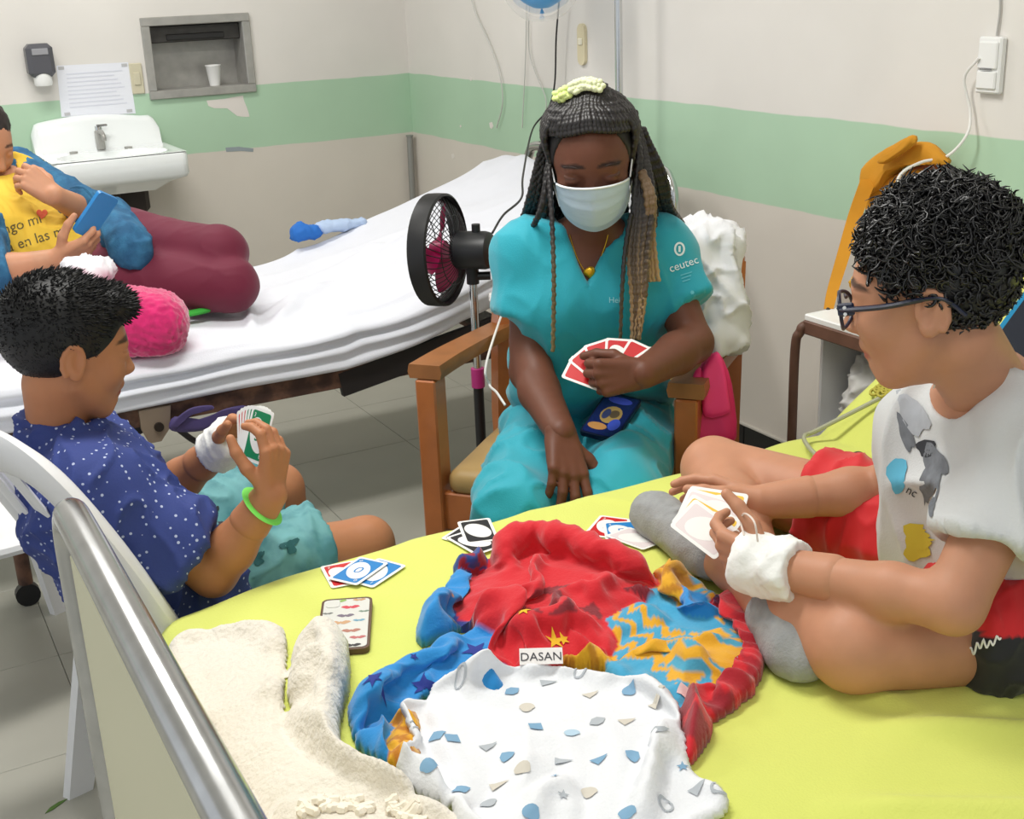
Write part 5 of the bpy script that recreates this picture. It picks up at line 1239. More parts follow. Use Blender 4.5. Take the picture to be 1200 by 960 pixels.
# ================================================================== woman lying on the white bed
SK_W = (196, 140, 108)
FW = nrm(cr_h*.72-cf_h*.50+V(0, 0, -.42)); hcW = PD(-22, 168, 3.52); RW = axes_from(FW); hsW = .225; LW = local(hcW, RW, hsW)
nbW = PD(-8, 222, 3.58); sAw, sBw = PD(22, 205, 3.66), PD(-25, 262, 3.36)       # far and near shoulder
chW, beW, peW = PD(22, 276, 3.52), PD(70, 294, 3.56), PD(125, 300, 3.58)
eAw, wAw = PD(120, 258, 3.58), PD(64, 230, 3.36); eBw, wBw = PD(-12, 322, 3.20), PD(66, 304, 3.24)
h1, k1, a1 = PD(148, 288, 3.55), PD(258, 297, 3.44), PD(190, 300, 3.92)
h2, k2, a2 = PD(135, 330, 3.44), PD(272, 335, 3.40), PD(180, 320, 3.80)
h2[2] = max(h2[2], .67); k2[2] = max(k2[2], .66); a2[2] = .65; a1[2] = .68
body = torso(nbW, sAw, sBw, chW, beW, peW, (.05, .085, .085, .10), 0, (.06, .06, .07))
body += chain([sAw, eAw], [.047, .04])+chain([eAw, eAw*.68+wAw*.32, wAw], [.04, .042, .028])+chain([sBw, eBw], [.047, .04])+chain([eBw, eBw*.68+wBw*.32, wBw], [.04, .042, .028])
body += chain([h1, k1, a1], [.08, .06, .04])+chain([h2, k2, a2], [.08, .06, .04])+[cone(nbW, chW, .055, .08, .04)]
hdW = head_prims(hcW, RW, hsW, nbW, .052)
hpA, endsA, _ = hand_prims(wAw, PD(14, 196, 3.34)-wAw, -CF*.8+CU*.3+CR*.3, 'L', .172, ((30, 50, 30), (34, 52, 30), (38, 54, 30), (44, 54, 30)), thumb=((.6, .7, -.4), (.3, .85, -.4), (.1, .9, -.4)))
hpB, endsB, _ = hand_prims(wBw, PD(118, 282, 3.26)-wBw, -CF*.4-CU*.8, 'R', .172, ((22, 50, 35), (26, 52, 35), (30, 54, 35), (36, 54, 35)), thumb=((.75, .5, -.3), (.55, .75, -.35), (.3, .85, -.4)))
hpA = [cone(eAw*.3+wAw*.7, wAw, .034, .028, .01)]+hpA; hpB = [cone(eBw*.3+wBw*.7, wBw, .034, .028, .01)]+hpB
woman = sdf_obj('person', body, .008, skin('skin_woman', SK_W), colf=face_color(SK_W, hcW, RW, hsW), extra=[(hdW, .0045, 1), (hpA, .0032, 1), (hpB, .0032, 1)])
tag(woman, 'woman in denim jacket, yellow T-shirt and maroon leggings lying on white bed', 'person')
leg = chain([h1, k1], [.098, .074], .03)+chain([k1, a1], [.074, .05])+chain([h2, k2], [.09, .072], .03)+chain([k2, a2], [.072, .05])+[cone(peW, h1, .11, .1, .05), cone(peW, h2, .1, .09, .05)]
leg += [cut(V(0, 0, .592), (0, 0, -1))]
sdf_obj('leggings', leg, .007, M('maroon', (104, 14, 46), .75, var=.06, vscale=7, sheen=.1), woman, folds(.003, (7, 7, 7), .002), it=2)
yt = torso(nbW, sAw, sBw, chW, beW, peW+V(-.08, 0, 0), (.058, .102, .104, .108), 0, (.06, .06, .05))+[cone(nbW, chW, .05, .098, .04), ell(nbW+(hcW-nbW)*.2, (.085, .085, .085), k=.01, op='s'), cut(V(0, 0, .60), (0, 0, -1))]
yel = sdf_obj('yellow_t_shirt', yt, .007, M('yellow_cotton', (232, 192, 62), .8, var=.05), woman, folds(.005, (8, 8, 8), .008), it=2)
dj = [cone(sAw, eAw, .066, .062, .03), cone(eAw, eAw+(wAw-eAw)*.62, .060, .056, .03), cone(sBw, eBw, .066, .060, .03), cone(eBw, eBw+(wBw-eBw)*.25, .06, .055, .03), cone(sAw, nbW-FW*.03, .062, .06, .04), cone(eAw+V(0, 0, -.02), PD(150, 280, 3.52), .055, .06, .04), cone(PD(132, 256, 3.50), PD(158, 296, 3.36), .055, .05, .03), cone(PD(125, 262, 3.45), PD(150, 282, 3.36), .05, .05, .03)]
dj += [hem(eAw, eAw+(wAw-eAw)*.58, .11), hem(eBw, eBw+(wBw-eBw)*.30, .11), cut(V(0, 0, .60), (0, 0, -1))]
den = M('denim', (36, 92, 132), .85, var=.18, vscale=22, rgb2=(48, 108, 146), bump=.2, bscale=200)
jk = sdf_obj('denim_jacket', dj, .006, den, woman, folds(.005, (10, 10, 10), .004), it=2)
b_ = eAw+(wAw-eAw)*.58; fo = nrm(wAw-eAw); x, y, _ = frame_of(fo)
MB().tube([b_-fo*.006+(x*math.cos(a)+y*math.sin(a))*.056 for a in np.linspace(0, 6.2832, 25)], .008, 8, cap=False).build('cuff', den, jk)
hw = sdf_obj('hair', [ell(LW(0, -.10, .17), np.array([.365, .43, .39])*hsW, RW), ell(LW(0, .42, -.10), np.array([.42, .30, .42])*hsW, RW, .03*hsW, 's'), cone(LW(0, -.5, .1), LW(0, -.62, -.2), .03, .02, .02), cut(LW(0, 0, -.3), -RW[2])], .006, M('hair_brown', (38, 28, 26), .5), woman, folds(.003, (30, 30, 30), .002))
for sx in (-1, 1):
    e_ = sdf_obj('eye', [ell(LW(sx*.145, .302, .012), np.array([.064, .064, .045])*hsW, RW)], .003, M('eye_white', (206, 196, 190)), woman); sdf_obj('iris', [ell(LW(sx*.145, .350, -.005), np.array([.03, .022, .03])*hsW, RW)], .002, M('iris_dark', (24, 14, 10)), e_)
MB().tube([(wAw*.45+endsA[1]*.55)+V(*( .012*(math.cos(a)*CR+math.sin(a)*CU)))*1.0 for a in np.linspace(0, 6.28, 17)], .0025, 6, cap=False).build('ring', M('silver', (220, 220, 220), .2, metal=1), woman)
yb = bvh_of(yel); ink = M('shirt_ink', (92, 84, 52), .8)
for k_, (tx, px, py) in enumerate((('engo mi', 22, 264), ('ida en las m', 36, 282), ('de', 8, 300))):
    print_on('shirt_lettering', tx, px, py, 3.4, .040, yb, ink, yel, .30)
heart = [(.016*math.sin(t)**3, .001*(13*math.cos(t)-5*math.cos(2*t)-2*math.cos(3*t)-math.cos(4*t))) for t in np.linspace(0, 2*math.pi, 24, endpoint=False)]
decal('shirt_heart', heart, PD(49, 251, 3.4), CR, CU, ray(49, 251), yb, M('heart_red', (214, 90, 50), .8), yel, 3, .0015)
# ================================================================== cloth lying on the lime bed
nb_bvh = bvh_of(mat_near)
def bed_z(x, y):
    h, n, i, d = nb_bvh.ray_cast(Vector((x, y, 2.0)), Vector((0, 0, -1)), 3.0); return h.z if h else BZ
def poly_sd(P, XY):
    P = np.asarray(P, float); n = len(P); ins = np.zeros(len(XY), bool); d2 = np.full(len(XY), 1e9)
    for i in range(n):
        a, b = P[i], P[(i+1) % n]; e = b-a; w = XY-a; t = np.clip((w@e)/(e@e+1e-12), 0, 1)
        d2 = np.minimum(d2, ((w-t[:, None]*e)**2).sum(1))
        c = ((a[1] <= XY[:, 1]) & (b[1] > XY[:, 1])) | ((b[1] <= XY[:, 1]) & (a[1] > XY[:, 1]))
        xi = a[0]+(XY[:, 1]-a[1])/np.where(abs(b[1]-a[1]) < 1e-12, 1e-12, b[1]-a[1])*(b[0]-a[0])
        ins ^= c & (XY[:, 0] < xi)
    return np.where(ins, 1, -1)*np.sqrt(d2)
def smooth_poly(pts, n=4):
    P = [np.asarray(p, float) for p in pts]; P = P[-1:]+P+P[:2]; out = []
    for i in range(1, len(P)-2):
        for t in np.linspace(0, 1, n, endpoint=False):
            a, b, c, d = P[i-1], P[i], P[i+1], P[i+2]; out.append(.5*((2*b)+(-a+c)*t+(2*a-5*b+4*c-d)*t*t+(-a+3*b-3*c+d)*t**3))
    return np.array(out)
def buckle(XX, YY, Z, ins, h, hc, excess, it, seed, base, grav=.0006):
    # excess cloth laid over the heap buckles into folds: coarse mass-spring relaxation with the rim held
    k = max(int(round(hc/h)), 1); xs = XX[::k, 0]; ys = YY[0, ::k]; I = ins[::k, ::k]; Zc = Z[::k, ::k].copy()
    er = np.pad(I, 1); rim = I & ~(er[:-2, 1:-1] & er[2:, 1:-1] & er[1:-1, :-2] & er[1:-1, 2:])
    P = np.stack([XX[::k, ::k], YY[::k, ::k], Zc], -1).astype(float); P0 = P.copy(); floor_ = np.where(I, base[::k, ::k]+.3*(Zc-base[::k, ::k]), 0)
    r = np.random.default_rng(seed); N_ = noise(np.stack([P[..., 0].ravel()*11, P[..., 1].ravel()*11, np.full(P[..., 0].size, seed*1.3)], 1)).reshape(I.shape)
    P[..., 2] += np.where(I & ~rim, .02*N_+.006, 0)
    w = np.where(I & ~rim, 1.0, np.where(I, .0, 0.0))
    offs = [(1, 0, 1.0), (0, 1, 1.0), (1, 1, 1.0), (1, -1, 1.0), (2, 0, .55), (0, 2, .55), (3, 0, .35), (0, 3, .35)]
    def sl(a, n): return (slice(None, n-a) if a >= 0 else slice(-a, None), slice(a, None) if a >= 0 else slice(None, n+a))
    n0, n1 = I.shape
    for t in range(it):
        dP = np.zeros_like(P); cnt = np.zeros(I.shape)
        for a, b, st in offs:
            s0, d0 = sl(a, n0); s1, d1 = sl(b, n1); A = (s0, s1); B = (d0, d1)
            m = I[A] & I[B]; d = P[B]-P[A]; L = np.linalg.norm(d, axis=-1)+1e-9
            rest = np.linalg.norm(P0[B]-P0[A], axis=-1)*excess
            c = np.where(m, st*.5*(L-rest)/L, 0)[..., None]*d; dP[A] += c; dP[B] -= c; cnt[A] += m; cnt[B] += m
        P += dP/np.maximum(cnt, 1)[..., None]*1.7*w[..., None]
        P[..., 2] -= grav*w; P[..., 2] = np.where(w > 0, np.maximum(P[..., 2], floor_+.002), P[..., 2])
    D = np.where(I[..., None], P-P0, 0)
    # smooth upsampling of the displacement
    gi = np.clip((XX-xs[0])/(hc if k == 0 else h*k), 0, n0-1.001); gj = np.clip((YY-ys[0])/(h*k), 0, n1-1.001); i0 = gi.astype(int); j0 = gj.astype(int); u = gi-i0; v = gj-j0; u = u*u*(3-2*u); v = v*v*(3-2*v)
    i1 = np.minimum(i0+1, n0-1); j1 = np.minimum(j0+1, n1-1)
    Df = D[i0, j0]*((1-u)*(1-v))[..., None]+D[i1, j0]*(u*(1-v))[..., None]+D[i0, j1]*((1-u)*v)[..., None]+D[i1, j1]*(u*v)[..., None]
    for _ in range(k):
        p = np.pad(Df, ((1, 1), (1, 1), (0, 0)), mode='edge'); Df = (p[:-2, 1:-1]+p[2:, 1:-1]+p[1:-1, :-2]+p[1:-1, 2:]+2*p[1:-1, 1:-1])/6
    return Df
def heap(name, lobes, h, mat, base=None, parent=None, blur=1, excess=None, hc=.012, it=220, seed=1, taper=.06, zlow=None):
    """cloth heap from overlapping folds: each fold = (pixel outline, plane z, base lift, dome height, edge radius, colour, wrinkle fn)"""
    L = []
    for (pp, zp, z0, H, e, col, wr) in lobes:
        y0_, y1_ = min(p[1] for p in pp), max(p[1] for p in pp)      # far rim of a fold is seen on its crest, near rim on the sheet
        L.append((smooth_poly([PZ(x, y, zp+(zlow-zp)*(y-y0_)/(y1_-y0_) if zlow else zp)[:2] for x, y in pp]), z0, H, e, col, wr))
    lo = np.min([l[0].min(0) for l in L], 0)-2*h; hi = np.max([l[0].max(0) for l in L], 0)+2*h
    xs = np.arange(lo[0], hi[0], h); ys = np.arange(lo[1], hi[1], h); XX, YY = np.meshgrid(xs, ys, indexing='ij'); XY = np.stack([XX.ravel(), YY.ravel()], 1)
    Zt = np.full(len(XY), -9.0); C = np.zeros((len(XY), 3)); bz = np.array([bed_z(x, y) for x, y in XY[:: 1]]) if base is None else base(XY)
    bz = np.where(XY[:, 1] > 1.735, BZ, bz); SU = np.full(len(XY), -1.0)
    for P, z0, H, e, col, wr in L:
        wob = .004*noise(np.stack([XY[:, 0]*30, XY[:, 1]*30, np.full(len(XY), 3.3)], 1))
        sd = poly_sd(P, XY)+wob; t = np.clip(sd/e, 0, 1); z = z0+H*np.sqrt(1-(1-t)**2)+(wr(XY, sd)*np.clip(sd/.02, 0, 1) if wr else 0)
        z = np.where(sd > 0, z, -9); m = z > Zt; SU = np.maximum(SU, sd)
        Zt = np.where(m, z, Zt); cc = col(XY, sd) if callable(col) else np.tile(np.array(lin(col)), (len(XY), 1)); C[m] = cc[m]
    t = np.clip(SU/taper, 0, 1); Zt = np.where(Zt > -8, np.minimum(Zt, .012+Zt*np.sqrt(1-(1-t)**2)), Zt)
    ins = (Zt > -8).reshape(XX.shape); Z = (np.where(Zt > -8, Zt, 0)+bz).reshape(XX.shape)
    for _ in range(blur):
        Zp = np.pad(Z, 1, mode='edge'); Ip = np.pad(ins.astype(float), 1); num = sum(Zp[1+a:Zp.shape[0]-1+a, 1+b:Zp.shape[1]-1+b]*Ip[1+a:Zp.shape[0]-1+a, 1+b:Zp.shape[1]-1+b] for a in (-1, 0, 1) for b in (-1, 0, 1)); den = sum(Ip[1+a:Zp.shape[0]-1+a, 1+b:Zp.shape[1]-1+b] for a in (-1, 0, 1) for b in (-1, 0, 1))
        Z = np.where(ins, .4*Z+.6*num/np.maximum(den, 1), Z)
    if excess:
        Df = buckle(XX, YY, Z, ins, h, hc, excess, it, seed, bz.reshape(XX.shape)); XX = XX+Df[..., 0]; YY = YY+Df[..., 1]; Z = np.where(ins, np.maximum(Z+Df[..., 2], bz.reshape(XX.shape)+.003), Z)
    idx = -np.ones(XX.shape, int); ii = np.argwhere(ins); idx[ins] = np.arange(len(ii))
    v = np.stack([XX[ins], YY[ins], Z[ins]], 1); c = C.reshape(*XX.shape, 3)[ins]; B = bz.reshape(XX.shape)[ins]+.002
    q = ins[:-1, :-1] & ins[1:, :-1] & ins[1:, 1:] & ins[:-1, 1:]; a = np.argwhere(q)
    F = np.stack([idx[a[:, 0], a[:, 1]], idx[a[:, 0]+1, a[:, 1]], idx[a[:, 0]+1, a[:, 1]+1], idx[a[:, 0], a[:, 1]+1]], 1)
    # underside so that the heap is a closed body
    n = len(v); vb = v.copy(); vb[:, 2] = np.minimum(B, v[:, 2]-.001); Fb = F[:, ::-1]+n
    ed = {}
    for f in F:
        for k in range(4):
            e_ = (int(f[k]), int(f[(k+1) % 4])); ed[e_] = 1
    side = [(e_[1], e_[0], e_[0]+n, e_[1]+n) for e_ in ed if (e_[1], e_[0]) not in ed]
    F = np.concatenate([F, Fb, np.array(side, int)]); v = np.concatenate([v, vb]); c = np.concatenate([c, c])
    used = np.zeros(len(v), bool); used[F.ravel()] = True; re = np.cumsum(used)-1
    return mk(name, v[used], re[F], mat, parent, True, c[used])
def wr(amp, sx, sy, rot=0.0, seed=0.0, sharp=3):
    c, s = math.cos(rot), math.sin(rot)
    def f(XY, sd):
        u = XY[:, 0]*c+XY[:, 1]*s; w = -XY[:, 0]*s+XY[:, 1]*c; P = np.stack([u*sx, w*sy, np.full(len(u), seed)], 1)
        return amp*(np.clip(ridged(P), -.3, 1)**sharp if sharp == 1 else np.clip(ridged(P), 0, 1)**sharp)+amp*.5*noise(P*1.7+3)
    return f
def ridges(lines, amp, wd, more=None):
    LN = [[PZ(340+x/2, 560+y/2, .63)[:2] for x, y in ln] for ln in lines]
    def f(XY, sd):
        out = more(XY, sd) if more else np.zeros(len(XY))
        for k, ln in enumerate(LN):
            d2 = np.full(len(XY), 9.0); tt = np.zeros(len(XY)); P = bez([(*p, 0) for p in ln], 5)[:, :2]
            for i in range(len(P)-1):
                a, e = P[i], P[i+1]-P[i]; t = np.clip(((XY-a)@e)/(e@e), 0, 1); q = ((XY-a-t[:, None]*e)**2).sum(1); m = q < d2; d2 = np.where(m, q, d2); tt = np.where(m, (i+t)/(len(P)-1), tt)
            s = np.sqrt(d2); env = np.sin(np.pi*np.clip(tt, 0, 1))**.5
            out = out+amp*(1+.4*math.sin(k*2.1))*env*(np.exp(-(s/wd)**1.3)-.35*np.exp(-((s-2.1*wd)/(wd*.8))**2))
        return out
    return f
cr = lambda pts: [(340+x/2, 560+y/2) for x, y in pts]
RED, BLUE, YEL, DRED, NAVY = (206, 18, 34), (30, 136, 206), (226, 166, 24), (150, 16, 34), (34, 50, 130)
def plaid(base, dark, sc=28, rot=.5):
    b_, d_ = np.array(lin(base)), np.array(lin(dark)); c, s = math.cos(rot), math.sin(rot)
    def f(XY, sd):
        u = (XY[:, 0]*c+XY[:, 1]*s)*sc; w = (-XY[:, 0]*s+XY[:, 1]*c)*sc; m = ((np.floor(u)+np.floor(w)) % 2 == 0)
        return np.where(m[:, None], d_, b_)
    return f
def hatch(base, ink, sc=70, rot=.6):
    b_, d_ = np.array(lin(base)), np.array(lin(ink)); c, s = math.cos(rot), math.sin(rot)
    def f(XY, sd):
        u = (XY[:, 0]*c+XY[:, 1]*s); w = (-XY[:, 0]*s+XY[:, 1]*c)
        tri = np.abs(((w*sc*.55) % 1)-.5)*2; z = np.sin((u*sc*.9+tri*.9)*2*np.pi*.62); band = np.sin(u*sc*.62) > -.55; m = (z > .25) & band
        return np.where(m[:, None], d_, b_)
    return f
def stripes(base, ink, sc=180, rot=1.2):
    b_, d_ = np.array(lin(base)), np.array(lin(ink)); c, s = math.cos(rot), math.sin(rot)
    return lambda XY, sd: np.where((np.sin((XY[:, 0]*c+XY[:, 1]*s)*sc) > .3)[:, None], d_, b_)
def redmix(XY, sd):
    a = plaid(RED, (128, 14, 30), 24, .45)(XY, sd); c0 = PZ(640, 672, .68)[:2]; r = np.linalg.norm((XY-c0)*np.array([1.0, 1.5]), axis=1)+.03*noise(np.stack([XY[:, 0]*14, XY[:, 1]*14, XY[:, 0]*0], 1))
    return np.where((r < .085)[:, None], a, np.array(lin(RED)))
LOB = [
 (cr([(300, 330), (345, 255), (425, 175), (450, 200), (445, 280), (400, 345), (330, 375), (298, 372)]), .61, .0, .055, .05, BLUE, wr(.014, 22, 7, .9, 1.1)),
 (cr([(335, 345), (345, 275), (375, 262), (400, 330), (380, 352)]), .62, .012, .050, .03, stripes(YEL, (40, 36, 30), 110, .9), wr(.006, 20, 12, .9)),
 (cr([(395, 262), (420, 250), (450, 310), (440, 345), (405, 330)]), .62, .014, .05, .03, NAVY, None),
 (cr([(380, 205), (440, 168), (470, 195), (440, 225), (400, 225)]), .61, .02, .045, .03, plaid((150, 20, 40), (40, 70, 140), 60, .3), None),
 (cr([(180, 470), (300, 390), (395, 340), (470, 310), (505, 350), (505, 470), (420, 480), (330, 470), (290, 530), (262, 545), (225, 560), (150, 595), (134, 525)]), .62, .0, .075, .07, BLUE, wr(.012, 12, 6, -.5, 4.0)),
 (cr([(150, 590), (232, 545), (262, 560), (262, 600), (250, 640), (225, 660), (195, 645)]), .61, .0, .055, .04, BLUE, wr(.008, 16, 8, .7, 2.0)),
 (cr([(236, 560), (300, 540), (300, 690), (255, 670), (222, 655)]), .60, .0, .045, .03, hatch(YEL, (190, 120, 20), 60), wr(.010, 22, 10, 1.3, 2.0)),
 (cr([(690, 300), (760, 250), (850, 215), (930, 200), (1000, 250), (1050, 330), (1030, 450), (960, 500), (900, 530), (800, 480), (740, 440)]), .61, .0, .06, .06, hatch((60, 160, 200), YEL, 60, .2), wr(.012, 18, 8, .3, 5.0)),
 (cr([(640, 420), (700, 372), (770, 370), (775, 400), (755, 432), (650, 435)]), .62, .03, .05, .03, stripes(YEL, (196, 130, 12), 260, .2), None),
 (cr([(700, 320), (755, 258), (830, 250), (905, 280), (900, 330), (820, 350), (770, 375), (720, 350)]), .63, .02, .075, .05, hatch((60, 160, 200), YEL, 60, .2), wr(.012, 18, 8, .3, 5.0)),
 (cr([(760, 430), (775, 380), (830, 345), (920, 320), (1000, 305), (1042, 345), (1035, 395), (1000, 440), (950, 480), (905, 505), (850, 455)]), .62, .012, .075, .06, hatch(YEL, (70, 160, 190), 55, .75), wr(.014, 16, 6, .75, 7.0)),
 (cr([(835, 220), (850, 175), (890, 162), (940, 185), (965, 225), (945, 265), (895, 295), (850, 280)]), .635, .035, .06, .05, stripes(YEL, (192, 128, 14), 210, 1.0), wr(.008, 18, 10, .4, 1.0)),
 (cr([(893, 275), (915, 225), (950, 205), (985, 240), (1005, 300), (975, 335), (930, 330), (900, 310)]), .63, .03, .055, .045, BLUE, wr(.012, 26, 12, .2, 9.0)),
 (cr([(978, 262), (1000, 245), (1045, 248), (1095, 290), (1118, 345), (1108, 430), (1075, 490), (1010, 520), (985, 500), (1025, 430), (1042, 350), (1005, 300)]), .62, .0, .085, .06, plaid(RED, (170, 14, 34), 30, .9), wr(.010, 16, 8, .5, 3.0)),
 (cr([(915, 500), (975, 455), (1020, 440), (1075, 470), (1060, 505), (1000, 545), (985, 590), (938, 648), (918, 610)]), .60, .0, .05, .04, plaid(RED, DRED, 26, .4), wr(.012, 24, 10, 1.0, 8.0)),
 (cr([(405, 235), (430, 150), (480, 90), (545, 68), (640, 80), (740, 115), (830, 150), (856, 190), (840, 250), (790, 285), (770, 370), (700, 385), (650, 420), (600, 445), (500, 455), (470, 380), (420, 290)]), .67, .025, .105, .11, redmix, wr(.018, 11, 5, -.9, 6.0)),
 (cr([(505, 225), (560, 170), (640, 165), (700, 200), (770, 205), (835, 180), (850, 215), (800, 260), (720, 275), (640, 262), (560, 250)]), .69, .062, .088, .06, plaid((196, 18, 36), (122, 14, 30), 22, .35), wr(.012, 20, 8, -.4, 2.6)),
 (cr([(420, 270), (480, 215), (560, 260), (640, 270), (700, 310), (760, 370), (690, 385), (600, 360), (520, 400), (500, 450), (470, 400)]), .66, .05, .075, .06, RED, wr(.016, 13, 5, -1.0, 8.8)),
]
print_cloth = M('printed_fleece', (200, 20, 30), .85, attr='Col', sheen=.3, bump=.12, bscale=250)
blk = heap('patterned_blanket', LOB, .0034, print_cloth, excess=1.13, hc=.0136, seed=3, zlow=.60); tag(blk, 'crumpled red, blue and yellow patterned blanket heaped on the lime bed', 'blanket')
kb = bvh_of(blk); DN = V(0, 0, -1)
def on_bed(nm, poly, px, py, zp, bv, mat, par, rot=0.0, rings=3, off=.0015, vf=None):
    h_, n_, i_, d_ = bv.ray_cast(Vector(tuple(CC)), Vector(tuple(nrm(ray(px, py)))), 5.0); o_ = np.array(h_) if h_ else PZ(px, py, zp); return decal(nm, poly, o_, V(math.cos(rot), math.sin(rot), 0), V(-math.sin(rot), math.cos(rot), 0), DN, bv, mat, par, rings, off, vf)
nv = M('star_navy', (40, 56, 140), .85); ye = M('star_yellow', (232, 182, 40), .85)
for x, y, r, ro in ((435, 405, .021, .2), (312, 490, .017, .7), (196, 470, .015, .1), (290, 420, .006, .4)): on_bed('star_print', poly_star(r), 340+x/2, 560+y/2, .64, kb, nv, blk, ro)
for x, y, r, ro in ((548, 312, .010, .6), (620, 385, .014, 1.0), (640, 380, .009, .1)): on_bed('star_print', poly_star(r), 340+x/2, 560+y/2, .67, kb, ye, blk, ro)
on_bed('white_patch', poly_rect(.010, .018, 3), 340+1095/2, 560+350/2, .64, kb, M('patch_white', (232, 206, 206), .85), blk, -.4)
on_bed('white_patch', poly_rect(.008, .010, 3), 340+925/2, 560+505/2, .62, kb, M('patch_white', (232, 206, 206)), blk, -.9)
# woven label
lb_ = M('label_white', (232, 228, 226), .8)
h_ = kb.ray_cast(Vector(tuple(CC)), Vector(tuple(nrm(ray(634, 768)))), 5.0)[0]; lo_ = np.array(h_)-nrm(ray(634, 768))*.020
lx = nrm(CR+CU*.03); ly = nrm(CU*.8+CF*.6); ly = nrm(ly-lx*(ly@lx)); ln_ = np.cross(lx, ly)
lbo = MB().prism([(-.028, -.013), (.028, -.013), (.028, .010), (-.028, .010)], lo_, lx, ly, ln_, .0008).build('woven_label', lb_, blk, smooth=False)
v2, f2 = text_mesh('DASAN', .0165); mk('label_lettering', [lo_+ln_*.0014+lx*p[0]+ly*(p[1]-.003) for p in v2], f2, M('label_ink', (60, 60, 66), .8), lbo, False)

# ---- white printed muslin
white_c = M('muslin', (240, 241, 243), .85, attr='Col', bump=.15, bscale=220)
WHT = (228, 230, 234)
LW_ = [
 (cr([(262, 545), (330, 515), (420, 520), (440, 700), (380, 770), (300, 735), (270, 690), (290, 640), (270, 590)]), .595, .0, .022, .02, WHT, wr(.006, 14, 8, .4, 2.0)),
 (cr([(245, 685), (290, 655), (350, 640), (380, 690), (370, 750), (310, 740)]), .60, .0, .04, .03, WHT, wr(.008, 18, 10, .4, 2.7)),
 (cr([(328, 475), (480, 446), (620, 434), (720, 444), (820, 468), (890, 506), (916, 548), (912, 620), (890, 720), (830, 830), (700, 900), (500, 900), (390, 800), (360, 640), (335, 560)]), .61, .012, .026, .03, WHT, ridges([[(345, 470), (390, 620), (400, 790)], [(560, 520), (540, 640), (480, 800)], [(690, 460), (760, 620), (740, 820)], [(620, 640), (610, 720), (640, 850)], [(885, 540), (850, 640), (830, 780)], [(420, 500), (600, 560), (700, 560)]], .011, .016, wr(.006, 7, 2.4, -.9, 4.4))),
 (cr([(860, 660), (915, 610), (945, 690), (1010, 728), (1030, 762), (985, 810), (880, 900), (780, 900), (800, 800)]), .59, .0, .022, .02, WHT, wr(.006, 12, 6, .9, 6.2)),
 (cr([(400, 740), (520, 660), (640, 640), (700, 700), (690, 820), (640, 910), (480, 910)]), .62, .02, .035, .07, WHT, wr(.012, 10, 3, -.5, 9.0)),
]
def over_blanket(XY):
    out = np.full(len(XY), BZ)
    for i, (x, y) in enumerate(XY):
        h_, n_, k_, d_ = kb.ray_cast(Vector((x, y, 1.2)), Vector((0, 0, -1)), 2.0)
        if h_: out[i] = max(BZ, h_.z)
    n0 = len(np.unique(np.round(XY[:, 0], 6))); G = out.reshape(n0, -1)
    for _ in range(14):
        p = np.pad(G, 1, mode='edge'); G = (p[:-2, 1:-1]+p[2:, 1:-1]+p[1:-1, :-2]+p[1:-1, 2:]+p[1:-1, 1:-1])/5
    return np.maximum(G.ravel(), out*.5+G.ravel()*.5)+.002
mus = heap('muslin_blanket', LW_, .0040, white_c, base=over_blanket, excess=1.16, hc=.020, seed=5, taper=.03); tag(mus, 'white muslin baby blanket with small blue prints on the lime bed', 'blanket')
mbv = bvh_of(mus); pb_, pg2, pbe = M('muslin_blue', (124, 164, 194), .85), M('muslin_grey', (176, 182, 188), .85), M('muslin_beige', (206, 200, 188), .85)
shield = [(-.008, .008), (0, .010), (.008, .008), (.008, -.002), (.004, -.009), (0, -.012), (-.004, -.009), (-.008, -.002)]
tri = [(-.010, .007), (-.003, .004), (.006, 0), (.012, -.002), (.004, -.005), (-.010, -.007)]
hel = [(.010*math.cos(a)*(1 if math.sin(a) > -.2 else .8), .009*math.sin(a)) for a in np.linspace(0, 6.28, 16, endpoint=False)]
sq = poly_rect(.008, .008, 3)
def ringd(px, py, r, mat):
    n = 18; vf = (np.array(poly_circle(r, r, n)+poly_circle(r*.7, r*.7, n)), [(i, (i+1) % n, n+(i+1) % n, n+i) for i in range(n)])
    on_bed('ring_print', None, px, py, .65, mbv, mat, mus, 0, vf=vf)
for k_, (x, y, sh_, m_) in enumerate([(605, 480, tri, pg2), (795, 502, hel, pb_), (520, 502, sq[::2], pb_), (555, 540, hel, pbe), (705, 508, tri, pbe), (575, 585, sq, pb_), (660, 600, hel, M('muslin_pale', (176, 202, 220), .85)), (790, 570, tri, pbe), (865, 585, tri, pg2), (345, 605, sq, pb_), (380, 612, sq, pb_), (465, 630, tri, pg2), (508, 655, shield, pb_), (640, 665, tri, pg2), (725, 660, tri, pb_), (803, 655, shield, pb_), (720, 572, sq[::2], pg2), (545, 680, hel, pbe), (325, 672, hel, pb_), (400, 733, sq, pb_), (465, 765, hel, pg2), (565, 785, hel, pb_), (790, 785, hel, pb_), (920, 678, poly_star(.007), pb_), (955, 725, tri, pg2), (640, 745, poly_star(.007), pg2), (700, 740, hel, pbe), (860, 500, tri, pbe), (490, 720, tri, pbe), (620, 700, poly_star(.006), pb_)]):
    on_bed('small_print', sh_, 340+x/2, 560+y/2, .655, mbv, m_, mus, .6*math.sin(k_*1.9)-.3)
for x, y in ((400, 475), (680, 452), (290, 578), (1005, 725), (880, 770)): ringd(340+x/2, 560+y/2, .009, pg2)

